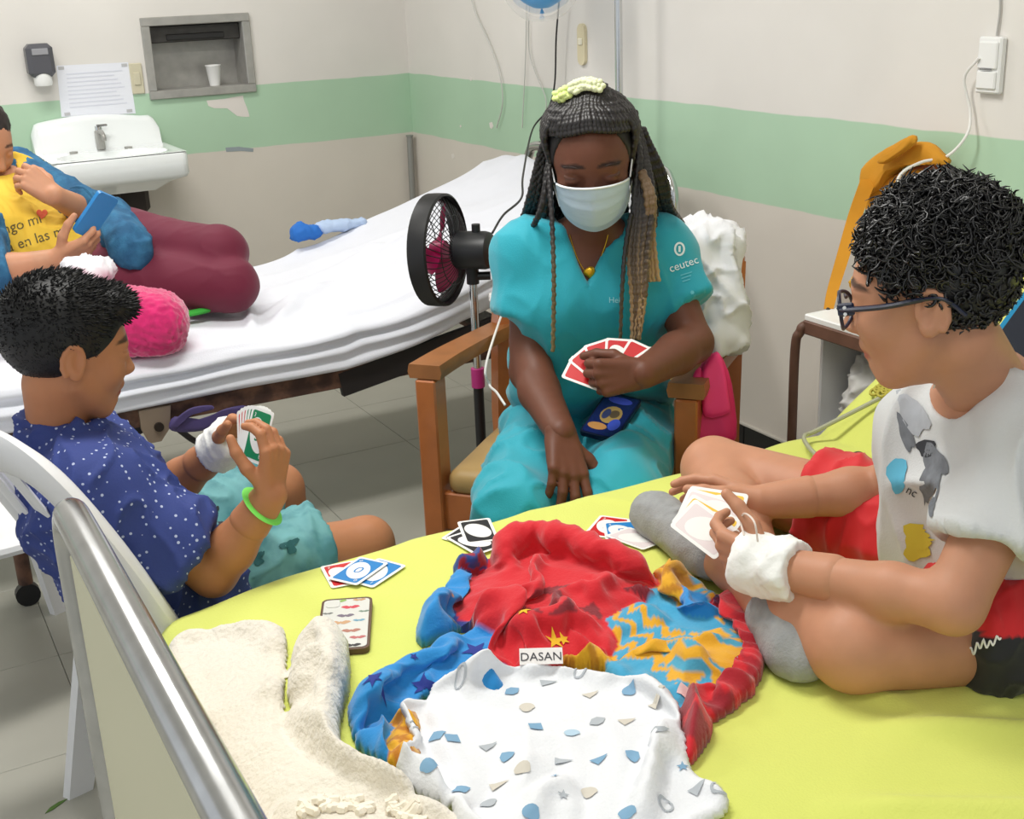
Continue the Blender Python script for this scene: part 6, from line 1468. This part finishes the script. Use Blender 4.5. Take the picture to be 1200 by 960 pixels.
# ---- cream fleece shawl with fringe
cream = M('cream_fleece', (234, 224, 206), .95, attr='Col', sheen=.5, bump=.5, bscale=120)
CRM = (233, 226, 213)
LC = [
 ([(183, 740), (188, 730), (230, 722), (322, 726), (336, 742), (332, 800), (334, 836), (352, 872), (402, 905), (470, 925), (535, 950), (560, 1010), (250, 1060), (215, 900), (195, 800)], .60, .0, .032, .022, CRM, wr(.007, 8, 4, .5, 3.0)),
 ([(338, 748), (362, 736), (396, 736), (409, 752), (408, 790), (402, 815), (398, 850), (404, 872), (440, 890), (484, 912), (470, 925), (420, 912), (372, 888), (342, 862), (330, 830), (334, 790)], .615, .01, .055, .045, CRM, wr(.010, 14, 8, .9, 7.0)),
 ([(352, 742), (380, 732), (402, 742), (408, 775), (392, 800), (360, 795), (346, 770)], .63, .035, .045, .045, CRM, wr(.006, 18, 12, .4, 1.0)),
 ([(330, 905), (400, 925), (470, 935), (535, 960), (540, 1010), (300, 1030), (270, 940)], .62, .02, .035, .04, CRM, wr(.006, 10, 8, .2, 5.0)),
]
shawl = heap('fleece_shawl', LC, .0048, cream, excess=1.03, hc=.024, seed=8, taper=.03); tag(shawl, 'cream fleece shawl with knotted fringe folded over foot of lime bed', 'blanket')
sbv = bvh_of(shawl)
frm = M('fringe', (244, 236, 220), .9)
for k_ in range(60):
    x0, y0 = (348+75*k_/24, 903+6*math.sin(k_*.6)) if k_ < 25 else (450+80*(k_-25)/34, 903+50*(k_-25)/34)
    a = random.uniform(-.6, 2.4); L_ = random.uniform(10, 20); pts = [PZ(x0+L_*u*math.cos(a)+2*math.sin(u*6+k_), y0+L_*.5*u*math.sin(a), .64) for u in np.linspace(0, 1, 7)]
    pr = project([p for p in pts], DN, sbv, .003); pr = [q for q in pr if q is not None]
    if len(pr) > 3: MB().tube(pr, [.0055]*(len(pr)-1)+[.004], 6).build('fringe_tassel', frm, shawl)
# ================================================================== playing cards
CWD, CHT = .056, .087
def rrect(w, h, r, n=5):
    out = []
    for cx, cy, a0 in ((w/2-r, h/2-r, 0), (-w/2+r, h/2-r, 90), (-w/2+r, -h/2+r, 180), (w/2-r, -h/2+r, 270)):
        out += [(cx+r*math.cos(math.radians(a0+90*i/(n-1))), cy+r*math.sin(math.radians(a0+90*i/(n-1)))) for i in range(n)]
    return out
card_w = M('card_white', (238, 238, 234), .45)
CC_ = {'red': M('card_red', (200, 30, 34), .45), 'blue': M('card_blue', (28, 126, 196), .45), 'green': M('card_green', (22, 130, 84), .45), 'yellow': M('card_yellow', (236, 190, 36), .45), 'black': M('card_black', (28, 26, 30), .45), 'white': M('card_pale', (226, 214, 214), .45)}
def card(label, group, o, ax, ay, c, glyph='0', style='front'):
    ax = nrm(ax); ay = np.array(ay, float); ay = nrm(ay-ax*(ay@ax)); n = np.cross(ax, ay); o = np.array(o, float)
    t = thing('playing_card', label, 'card', o, group)
    MB().prism(rrect(CWD, CHT, .005), o, ax, ay, n, .0007).build('card_stock', card_w, t, smooth=False)
    MB().prism(rrect(CWD*.82, CHT*.88, .004), o+n*.0007, ax, ay, n, .00025).build('colour_field', CC_[c], t, smooth=False)
    r = .75; el = [(CWD*.36*math.cos(a)*math.cos(r)-CHT*.40*math.sin(a)*math.sin(r)*.62, CWD*.30*math.cos(a)*math.sin(r)+CHT*.40*math.sin(a)*math.cos(r)) for a in np.linspace(0, 6.2832, 24, endpoint=False)]
    ov = MB().prism(el, o+n*.00095, ax, ay, n, .0002).build('oval', card_w if style == 'front' else CC_['red'], t, smooth=False)
    if glyph:
        v2, f = text_mesh(glyph, .03 if len(glyph) == 1 else .018)
        mk('numeral', [o+n*.0013+ax*p[0]+ay*p[1] for p in v2], f, CC_[c] if style == 'front' else CC_['yellow'], ov, False)
        v2, f = text_mesh(glyph, .010)
        for s_ in (-1, 1): mk('corner_numeral', [o+n*.0012+s_*(ax*(p[0]-CWD*.29)+ay*(p[1]+CHT*.35)) for p in v2], f, card_w, t, False)
    return t
def bed_card(label, group, px, py, rot, c, g, lift):
    p = PZ(px, py, BZ+.006); z = bed_z(p[0], p[1])
    a = V(math.cos(rot), math.sin(rot), 0); e = .02
    sx = (bed_z(p[0]+e, p[1])-bed_z(p[0]-e, p[1]))/(2*e); sy = (bed_z(p[0], p[1]+e)-bed_z(p[0], p[1]-e))/(2*e); n = nrm(V(-sx, -sy, 1)); a = a-n*(a@n)
    return card(label, group, V(p[0], p[1], z+.0022+lift), a, np.cross(n, nrm(a)), c, g)
gA, gB, gC, gD, gE, gF = 'discarded cards by the phone', 'cards half under the blanket', 'cards beside the sock', 'cards in the nurse hand', 'cards held by the boy in navy', 'cards held by the boy with glasses'
bed_card('red playing card at the bottom of the pile above the moustache phone', gA, 402, 670, -.15, 'red', '7', .0)
bed_card('blue playing card with a 1 sticking out under the pile above moustache phone', gA, 440, 669, -1.05, 'blue', '1', .0013)
bed_card('blue playing card with a 0 lying on top of pile above moustache phone', gA, 420, 669, -1.0, 'blue', '0', .0042)
bed_card('black backed playing card poking out from under the red blanket', gB, 553, 628, .5, 'black', None, .0)
bed_card('black backed playing card poking out from under the red blanket', gB, 556, 634, .15, 'black', None, .0012)
bed_card('black backed playing card poking out from under the red blanket', gB, 560, 622, -.3, 'black', None, .0026)
bed_card('red playing card lying beside the grey sock on lime sheet', gC, 712, 613, -.9, 'red', '2', .0)
bed_card('blue playing card lying beside the grey sock on lime sheet', gC, 728, 620, -.5, 'blue', '5', .0013)
bed_card('white edged playing card fanned beside the grey sock on lime sheet', gC, 745, 630, .2, 'white', None, .0026)
# nurse fan of cards, held upright in her left hand, backs to the camera
piv = PD(724, 452, 2.352)
for k_ in range(6):
    a = math.radians(62-22*k_); up = CU*math.cos(a)-CR*math.sin(a); n_ = nrm(-CF*.8+CU*.5); up = nrm(up-n_*(up@n_)); ax = np.cross(up, n_)
    card('red playing card in the fan held by nurse', gD, piv+up*.062+n_*(.0015+.0011*k_)-CF*.0, ax, up, 'red', None, 'front' if k_ in (3,) else 'back')
# cards of the boy in navy
cL = PD(298, 508, 1.985)
for k_ in range(6):
    a = math.radians(24-11*k_); n_ = nrm(-CF*.72-CR*.6+CU*.1); up = CU*math.cos(a)-CR*math.sin(a)*.5; up = nrm(up-n_*(up@n_)); ax = np.cross(up, n_)
    card('green playing card in the hand of boy in navy' if k_ > 2 else 'red playing card in the hand of boy in navy', gE, cL+ax*(-.014+.006*k_)+up*.0+n_*(.001*k_), ax, up, 'green' if k_ > 2 else 'red', '3' if k_ in (2, 5) else None)
# cards of the boy with glasses
cR = PD(832, 602, 1.80)
for k_, (dx, dy, c_, a) in enumerate(((6, -8, 'yellow', 20), (0, -2, 'white', 28), (-4, 10, 'yellow', 40), (-6, 18, 'white', 46))):
    a = math.radians(a); n_ = nrm(-CF*.75+CU*.5-CR*.25); up = -CR*math.cos(a)+CU*math.sin(a); up = nrm(up-n_*(up@n_)); ax = np.cross(up, n_)
    card(('yellow' if c_ == 'yellow' else 'pale')+' playing card in the hands of boy with glasses', gF, PD(832+dx, 602+dy, 1.80-.012*k_), ax, up, c_, None)

# ================================================================== phones and tablet
def phone(name, label, o, ax, ay, w, h, t, case, screen=None, cat='phone'):
    ax = nrm(ax); ay = np.array(ay, float); ay = nrm(ay-ax*(ay@ax)); n = np.cross(ax, ay); o = np.array(o, float); p = thing(name, label, cat, o)
    MB().prism(rrect(w, h, .010), o, ax, ay, n, t).build('case', case, p, sharp=30)
    if screen: MB().prism(rrect(w*.9, h*.93, .007), o+n*t, ax, ay, n, .0006).build('screen', screen, p, sharp=30)
    return p, o, ax, ay, n
# phone with moustache case on the bed
pa, pb2 = PZ(400, 772, BZ+.01), PZ(408, 694, BZ+.01); o_ = (pa+pb2)/2; o_[2] = bed_z(o_[0], o_[1])+.002
ph, o_, ax, ay, n = phone('mobile_phone', 'mobile phone in white moustache print case lying on lime sheet', o_, np.cross(pb2-pa, (0, 0, 1)), pb2-pa, .074, .152, .009, M('case_brown', (96, 70, 52), .5), M('case_pale', (214, 214, 208), .5))
def moust(s): return [(s*x, s*y) for x, y in ((-1, .1), (-.8, .35), (-.45, .42), (-.12, .2), (0, .3), (.12, .2), (.45, .42), (.8, .35), (1, .1), (.7, -.1), (.35, -.3), (.1, -.22), (0, -.1), (-.1, -.22), (-.35, -.3), (-.7, -.1))]
for k_, (u, w_, s_, c_) in enumerate(((.006, .045, .014, (206, 70, 84)), (.0, .02, .013, (120, 108, 124)), (-.006, .0, .015, (200, 158, 120)), (.02, .004, .009, (110, 160, 184)), (-.012, .066, .012, (140, 176, 90)), (.018, .066, .010, (196, 150, 110)), (-.026, .03, .008, (120, 124, 120)), (.026, .03, .008, (120, 140, 124)), (.01, -.025, .014, (176, 120, 104)), (.02, -.045, .012, (186, 104, 104)), (.014, -.066, .012, (48, 44, 46)), (-.014, -.05, .012, (126, 150, 170)))):
    v2, f = shape_mesh(moust(s_), 1); mk('moustache_print', [o_+n*.0098+ax*(p[0]+u)+ay*(p[1]+w_) for p in v2], f, M('mou_%d' % k_, c_, .6), ph, False)
MB().prism(rrect(.02, .022, .006), o_+n*.0096-ax*.02+ay*.058, ax, ay, n, .001).build('camera_bump', M('case_pale', (214, 214, 208)), ph, sharp=30)
# phone in the nurse's lap
tb3 = bvh_of(trousers); mid = project([PD(716, 494, 2.4)], ray(716, 494), tb3, 0)[0]
d_ = nrm(nrm(hL-kL)+CR*.35); nn = nrm(V(0, 0, 1)-CF*.35); d_ = nrm(d_-nn*(d_@nn)); side_ = np.cross(d_, nn)
ph2, o2, ax2, ay2, n2 = phone('mobile_phone', 'dark blue mobile phone with lit picture lying in the nurse lap', mid+nn*.006, side_, d_, .078, .150, .010, M('phone_navy', (14, 18, 48), .3), M('phone_screen', (26, 34, 92), .15))
for u, w_, rx, ry, c_ in ((.0, .0, .022, .030, (176, 146, 84)), (.006, .004, .010, .014, (96, 80, 60)), (-.012, -.045, .02, .012, (196, 140, 80)), (.018, -.03, .012, .02, (64, 84, 190)), (.0, .052, .026, .012, (70, 84, 200)), (-.01, .0, .008, .018, (60, 66, 110))):
    v2, f = shape_mesh(poly_circle(rx, ry, 16), 1); mk('screen_picture', [o2+n2*(.0108+.0002*abs(u)*50)+ax2*(p[0]+u)+ay2*(p[1]+w_) for p in v2], f, M('scr_%d' % (c_[0]), c_, .3), ph2, False)
# blue phone in the lying woman's hand
nW = nrm(-CR*.55+CF*.4+CU*.5); upW = nrm(CU*.9+CR*.35); upW = nrm(upW-nW*(upW@nW))
phone('mobile_phone', 'bright blue mobile phone held by the woman lying on white bed', PD(113, 253, 3.22), np.cross(upW, nW), upW, .066, .128, .012, M('phone_blue', (42, 130, 196), .35), M('phone_blue_b', (36, 112, 176), .3))
# tablet in a blue bumper case leaning on the raised head of the bed
o_ = PD(1252, 372, 2.08); upT = nrm(CU*.75+CR*.62); nT = nrm(-CF*.8-CR*.5); upT = nrm(upT-nT*(upT@nT))
tbl, o_, ax, ay, n = phone('tablet', 'tablet in a chunky blue bumper case leaning behind boy with glasses', o_, np.cross(upT, nT), upT, .16, .22, .022, M('bumper_blue', (24, 144, 196), .45), M('tablet_glass', (28, 32, 44), .1), 'tablet')
for k_ in range(3): MB().box(o_+ax*(-.0805)+ay*(-.03+.028*k_)+n*.011, (.0012, .008 if k_ == 1 else .004, .004), np.array([ax, ay, n]), bev=.001).build('port_opening', M('port_dark', (18, 70, 104), .5), tbl)

# ================================================================== bedding and clothes around
fluff = M('pink_fluff', (206, 26, 104), .95, sheen=.6, var=.15, vscale=60)
def d_fl(v, n): return .006*noise(v*95)+.004*noise(v*190)
c_ = PD(140, 380, 3.10); c_[2] = max(c_[2], .68)
cu_ = sdf_obj('fluffy_cushion', [rbox(c_, (.17, .10, .085), np.array([nrm(V(.95, -.3, -.22)), nrm(V(.3, .95, 0)), nrm(np.cross(V(.95, -.3, -.22), V(.3, .95, 0)))]), .08), cut(V(0, 0, .596), (0, 0, -1))], .006, fluff, None, d_fl); tag(cu_, 'fluffy hot pink cushion lying at edge of the white bed', 'cushion')
wd = sdf_obj('crumpled_tissue', [ell(PD(108, 318, 3.16), (.055, .04, .03), k=.02), ell(PD(92, 312, 3.16), (.04, .03, .02), k=.02)], .005, M('tissue_white', (236, 236, 240), .8), None, folds(.008, (25, 25, 25), .008)); tag(wd, 'crumpled white cloth on the lap of the lying woman', 'cloth')
gc = MB(); P0 = [PZ(x, y, .625) for x, y in ((192, 374), (212, 369), (230, 366), (246, 362))]; gc.tube(bez(P0, 5), [.008]+[.014]*14+[.008], 10, flat=.6); tag(gc.build('green_cloth', M('green_cloth', (58, 168, 58), .85, var=.15)), 'bright green cloth edge tucked under legs of the lying woman', 'cloth')
bl = sdf_obj('blue_towel', [rbox(PY(360, 272, 3.93), (.045, .025, .02), None, .02), ell(PY(352, 272, 3.93), (.024, .024, .022), k=.02)], .006, M('towel_blue', (36, 110, 196), .8), None, folds(.006, (18, 18, 18), .006)); tag(bl, 'rolled bright blue towel lying along far edge of the white bed', 'towel')
bl2 = sdf_obj('folded_sheet', [rbox(PY(400, 264, 3.94), (.085, .025, .012), None, .010)], .006, M('sheet_paleblue', (176, 196, 226), .8), None, folds(.005, (14, 14, 14), .006)); tag(bl2, 'folded pale blue sheet beside the rolled blue towel', 'sheet')
# purple bag strap hanging under the white bed frame
def slab(name, pp, depth, thick, mat, parent=None, wav=.006, sub=3, n_=None, plane=None):
    P = smooth_poly([(x, y) for x, y in pp], sub); W = [PD(x, y, depth) if plane is None else plane(x, y) for x, y in P]
    ctr = np.mean(W, 0); nrm_ = -CF if n_ is None else nrm(n_); rings = [1.0, .96, .85, .65, .4, .15]; v = []; f = []; m = len(W)
    for sgn in (1, -1):
        for r in rings:
            q = math.sqrt(max(0, 1-max(0, (r-.8)/.2)**2)) if r > .8 else 1.0
            for p in W:
                pt = ctr+(p-ctr)*r; v.append(pt+nrm_*sgn*thick/2*q)
        v.append(ctr+nrm_*sgn*thick/2)
    K = len(rings)*m+1
    for s_ in (0, 1):
        b0 = s_*K
        for i in range(len(rings)-1):
            for k in range(m):
                q = (b0+i*m+k, b0+i*m+(k+1) % m, b0+(i+1)*m+(k+1) % m, b0+(i+1)*m+k); f.append(q if s_ else q[::-1])
        for k in range(m):
            q = (b0+(len(rings)-1)*m+k, b0+(len(rings)-1)*m+(k+1) % m, b0+K-1); f.append(q if s_ else q[::-1])
    for k in range(m): f.append((k, (k+1) % m, K+(k+1) % m, K+k))
    v = np.array(v); v = v+nrm_*(wav*fbm(v*14, 2)+wav*np.clip(ridged(v*np.array([12, 12, 5])), 0, 1)**2)[:, None]
    return mk(name, v, f, mat, parent)
purp = M('purple_nylon', (74, 62, 112), .55, var=.15)
pbg = thing('purple_bag', 'purple nylon bag with black strap hanging under the white bed frame', 'bag', PY(240, 485, 3.10))
slab('bag_body', [(198, 500), (205, 488), (228, 492), (250, 486), (268, 478), (290, 476), (288, 494), (262, 500), (230, 506), (205, 506)], 3.2, .03, purp, pbg, plane=lambda x, y: PY(x, y, 3.015))
slab('bag_strap', [(200, 497), (215, 484), (228, 477), (248, 475), (250, 480), (232, 483), (218, 492), (206, 503)], 3.2, .012, purp, pbg, plane=lambda x, y: PY(x, y, 3.0))
slab('black_strap', [(152, 510), (162, 498), (178, 490), (180, 496), (170, 506), (158, 512)], 3.2, .015, M('strap_black', (30, 28, 34), .7), pbg, plane=lambda x, y: PY(x, y, 3.06))
# white jacket over the back of the armchair
jw = M('jacket_white', (226, 226, 228), .85, var=.03)
jt = thing('white_jacket', 'white jacket hung over back of the wooden armchair behind nurse', 'jacket', cp(CW-.06, .60, .5))
def jp(s, b_, z): return cp(s, b_, z)
dj = [cone(cp(CW-.26, .575, .80), cp(CW-.06, .575, .80), .04, .04, .03), cone(PD(812, 290, 2.70), PD(808, 400, 2.72), .035, .03, .03), cone(PD(830, 288, 2.70), PD(832, 400, 2.70), .036, .032, .03), cone(PD(848, 296, 2.72), PD(850, 395, 2.70), .030, .034, .03), cone(PD(815, 284, 2.74), PD(845, 286, 2.74), .032, .03, .03)]
sdf_obj('jacket_cloth', dj, .006, jw, jt, folds(.010, (14, 14, 5), .016), it=1)
ey = PD(842, 414, 2.66); MB().tube([ey+(CR*math.cos(a)+CU*math.sin(a))*.009 for a in np.linspace(0, 6.2832, 17)], .004, 8, cap=False).build('eyelet', jw, jt)
# pink bag hanging at the side of the armchair
pk_l, pk_d = M('pink_bag', (240, 52, 122), .55), M('pink_bag_deep', (214, 24, 98), .55)
pg_ = thing('pink_bag', 'bright pink cloth bag hanging beside the right arm of the armchair', 'bag', PD(835, 510, 2.78))
slab('bag_body', [(816, 436), (840, 412), (857, 450), (863, 512), (842, 522), (806, 520), (812, 470)], 2.57, .04, pk_d, pg_, .008)
slab('bag_flap', [(824, 430), (840, 412), (848, 430), (854, 470), (854, 484), (826, 488), (822, 455)], 2.54, .02, pk_l, pg_, .006)
slab('bag_strap', [(812, 440), (822, 432), (820, 470), (816, 515), (808, 516), (812, 470)], 2.54, .012, pk_l, pg_, .002)
# white carrier bag and white flex at the left arm
cb2 = sdf_obj('carrier_bag', [ell(cp(.02, .50, .70), (.035, .03, .03), k=.02), ell(cp(.035, .52, .755), (.018, .018, .045), k=.02), ell(cp(.0, .46, .69), (.03, .025, .018), k=.02)], .005, M('bag_white', (232, 230, 226), .6), None, folds(.006, (30, 30, 30), .008)); tag(cb2, 'small white plastic bag knotted on left arm of the wooden armchair', 'bag')
tag(MB().tube(bez([cp(.01, .47, .69), PD(570, 425, 2.86), PD(573, 450, 2.86), PD(582, 460, 2.84), PD(592, 475, 2.82)], 6), .003, 8).build('white_flex', cabw), 'thin white flex hanging from left arm of the wooden armchair', 'cable')

# mustard bag by the cabinet
mus_c, mus_d = M('mustard_cloth', (206, 142, 30), .8, var=.08), M('mustard_lining', (150, 82, 44), .8)
mg = thing('mustard_bag', 'mustard cloth bag hanging on right wall above the bedside cabinet', 'bag', PX(1050, 230, 2.25))
wp_ = lambda xx: (lambda x, y: PX(x, y, xx))
slab('bag_top', [(1012, 232), (1014, 205), (1026, 184), (1046, 172), (1066, 160), (1072, 166), (1090, 166), (1108, 178), (1112, 192), (1080, 190), (1052, 200), (1040, 216), (1028, 226)], 0, .05, mus_c, mg, .012, plane=wp_(2.27), n_=(-1, 0, 0))
slab('bag_fold', [(1032, 188), (1050, 176), (1070, 158), (1072, 168), (1050, 184), (1038, 192)], 0, .03, mus_c, mg, .006, plane=wp_(2.22), n_=(-1, 0, 0))
slab('bag_lining', [(1052, 205), (1085, 192), (1112, 190), (1115, 230), (1070, 260), (1045, 240)], 0, .03, mus_d, mg, .006, plane=wp_(2.285), n_=(-1, 0, 0))
slab('bag_body', [(1020, 225), (1050, 205), (1110, 200), (1125, 300), (1060, 330), (1030, 290)], 0, .05, mus_c, mg, .01, plane=wp_(2.29), n_=(-1, 0, 0))
sp_ = bez([PX(1018, 210, 2.24), PX(1003, 250, 2.17), PX(988, 300, 2.06), PX(976, 340, 1.97), PX(971, 362, 1.92)], 8); rib = []
for i, p in enumerate(sp_):
    t = i/(len(sp_)-1); w_ = .020*(1-.45*t); rib.append([p-CR*w_-CF*.002, p+CR*w_-CF*.002, p+CR*w_+CF*.002, p-CR*w_+CF*.002])
b = MB(); b.loop_loft(np.array(rib)); b.build('bag_strap', mus_c, mg)
MB().tube(bez([PX(971, 362, 1.92), PX(965, 372, 1.90), PX(956, 379, 1.88), PX(952, 384, 1.87)], 5), .005, 8).build('strap_buckle', M('buckle_dark', (48, 44, 34), .5), mg)
pch = sdf_obj('yellow_pouch', [ell(V(1.93, 1.93, .755), (.035, .04, .045), k=.02), ell(V(1.90, 1.95, .785), (.018, .022, .035), k=.02), cut(V(0, 0, .709), (0, 0, -1))], .005, M('pouch_yellow', (222, 164, 40), .7), None, folds(.005, (25, 25, 25), .006)); tag(pch, 'small yellow cloth pouch standing on the bedside cabinet', 'pouch')
pb3 = sdf_obj('plastic_bag', [ell(V(2.0, 1.93, .48), (.10, .085, .07), k=.03), ell(V(1.96, 1.95, .55), (.05, .05, .06), k=.03), ell(V(2.02, 1.98, .60), (.04, .03, .04), k=.03), cut(V(0, 0, .408), (0, 0, -1))], .006, M('bag_white', (232, 230, 226)), None, folds(.010, (16, 16, 16), .014)); tag(pb3, 'crumpled white plastic bag inside the open bedside cabinet', 'bag')

# ---- pillow, lace, and odds and ends on the raised head of the lime bed
def head_z(x): return top_near(x)
slope = nrm(V(1, 0, .66)); nS = nrm(V(-.66, 0, 1))
RP = np.array([slope, (0, 1, 0), nS])
pc = V(1.90, 1.42, head_z(1.90))+nS*.05
pil = sdf_obj('pillow', [rbox(pc, (.13, .28, .04), RP, .035), ell(pc, (.12, .26, .06), RP, .03)], .008, M('pillow_yellow', (216, 214, 110), .85, var=.05), None, folds(.005, (8, 8, 8), .006)); tag(pil, 'pale yellow pillow with crochet edge on the raised head of lime bed', 'pillow')
lace = M('crochet_olive', (178, 168, 70), .9)
for k_ in range(22):
    t = k_/21; x = 1.70+.17*t; yb_ = 1.69-.045*t
    for r_ in range(3):
        y = yb_-.022*r_; c_ = V(x, y, head_z(x))+nS*(.010+.004*(r_ % 2)); MB().tube([c_+slope*.0085*math.cos(a)+V(0, .0095*math.sin(a), 0) for a in np.linspace(0, 6.2832, 11)], .0032, 5, cap=False).build('crochet_loop', lace, pil)
wpl = sdf_obj('white_pillow', [rbox(V(2.14, 1.62, 1.0), (.05, .10, .06), None, .05), cut(V(0, 0, .945), (0, 0, -1))], .008, M('pillow_white', (232, 232, 234), .85), None, folds(.006, (9, 9, 9), .006)); tag(wpl, 'white pillow behind the head of lime bed by the wall', 'pillow')
rc = sdf_obj('red_cloth', [rbox(V(2.07, 1.60, head_z(2.07)+.028), (.04, .11, .02), RP, .015)], .006, M('red_cloth', (196, 24, 36), .8), None, folds(.004, (14, 14, 14), .004)); tag(rc, 'folded red cloth lying under the white pillow on the lime bed', 'cloth')
tag(MB().tube(bez([PZ(972, 548, .60), PZ(958, 535, .60), PZ(946, 522, .60), PZ(943, 511, .602), PZ(960, 503, .605), V(1.71, 1.66, head_z(1.71)+.008), V(1.76, 1.62, head_z(1.76)+.025), V(1.80, 1.57, head_z(1.80)+.03)], 8), .0045, 8).build('drip_tubing', M('tubing_grey', (168, 170, 142), .35)), 'grey drip tubing looping over the lime sheet behind the boy', 'tube')
bcl = PZ(1000, 534, .60); tag(sdf_obj('black_clip', [rbox(V(bcl[0], bcl[1], bed_z(bcl[0], bcl[1])+.012), (.022, .012, .010), None, .006), ell(V(bcl[0]+.012, bcl[1], bed_z(bcl[0], bcl[1])+.02), (.012, .01, .008))], .003, dark_pl), 'small black plastic clip lying on the lime sheet', 'clip')
# leaf scrap on the floor
lf = PZ(65, 943, .004); pl = [(-.025, -.004), (-.01, .004), (.01, .006), (.026, .001), (.01, -.003), (-.01, -.006)]
ax = nrm(PZ(75, 938, 0)-PZ(56, 949, 0)); tag(MB().prism(pl, V(lf[0], lf[1], .0005), ax, np.cross((0, 0, 1), ax), (0, 0, 1), .001).build('leaf_scrap', M('leaf_green', (84, 120, 48), .7), smooth=False), 'small green leaf scrap lying on the floor tiles', 'leaf')

bp = sdf_obj('bolster_pillow', [ell(V(.30, 3.66, .70), (.17, .26, .10), k=.02), ell(V(.24, 3.68, .80), (.11, .20, .09), k=.04), cut(V(0, 0, .60), (0, 0, -1))], .008, M('pillow_white', (232, 232, 234)), None, folds(.006, (9, 9, 9), .006)); tag(bp, 'white pillow propping up the woman lying on white bed', 'pillow')
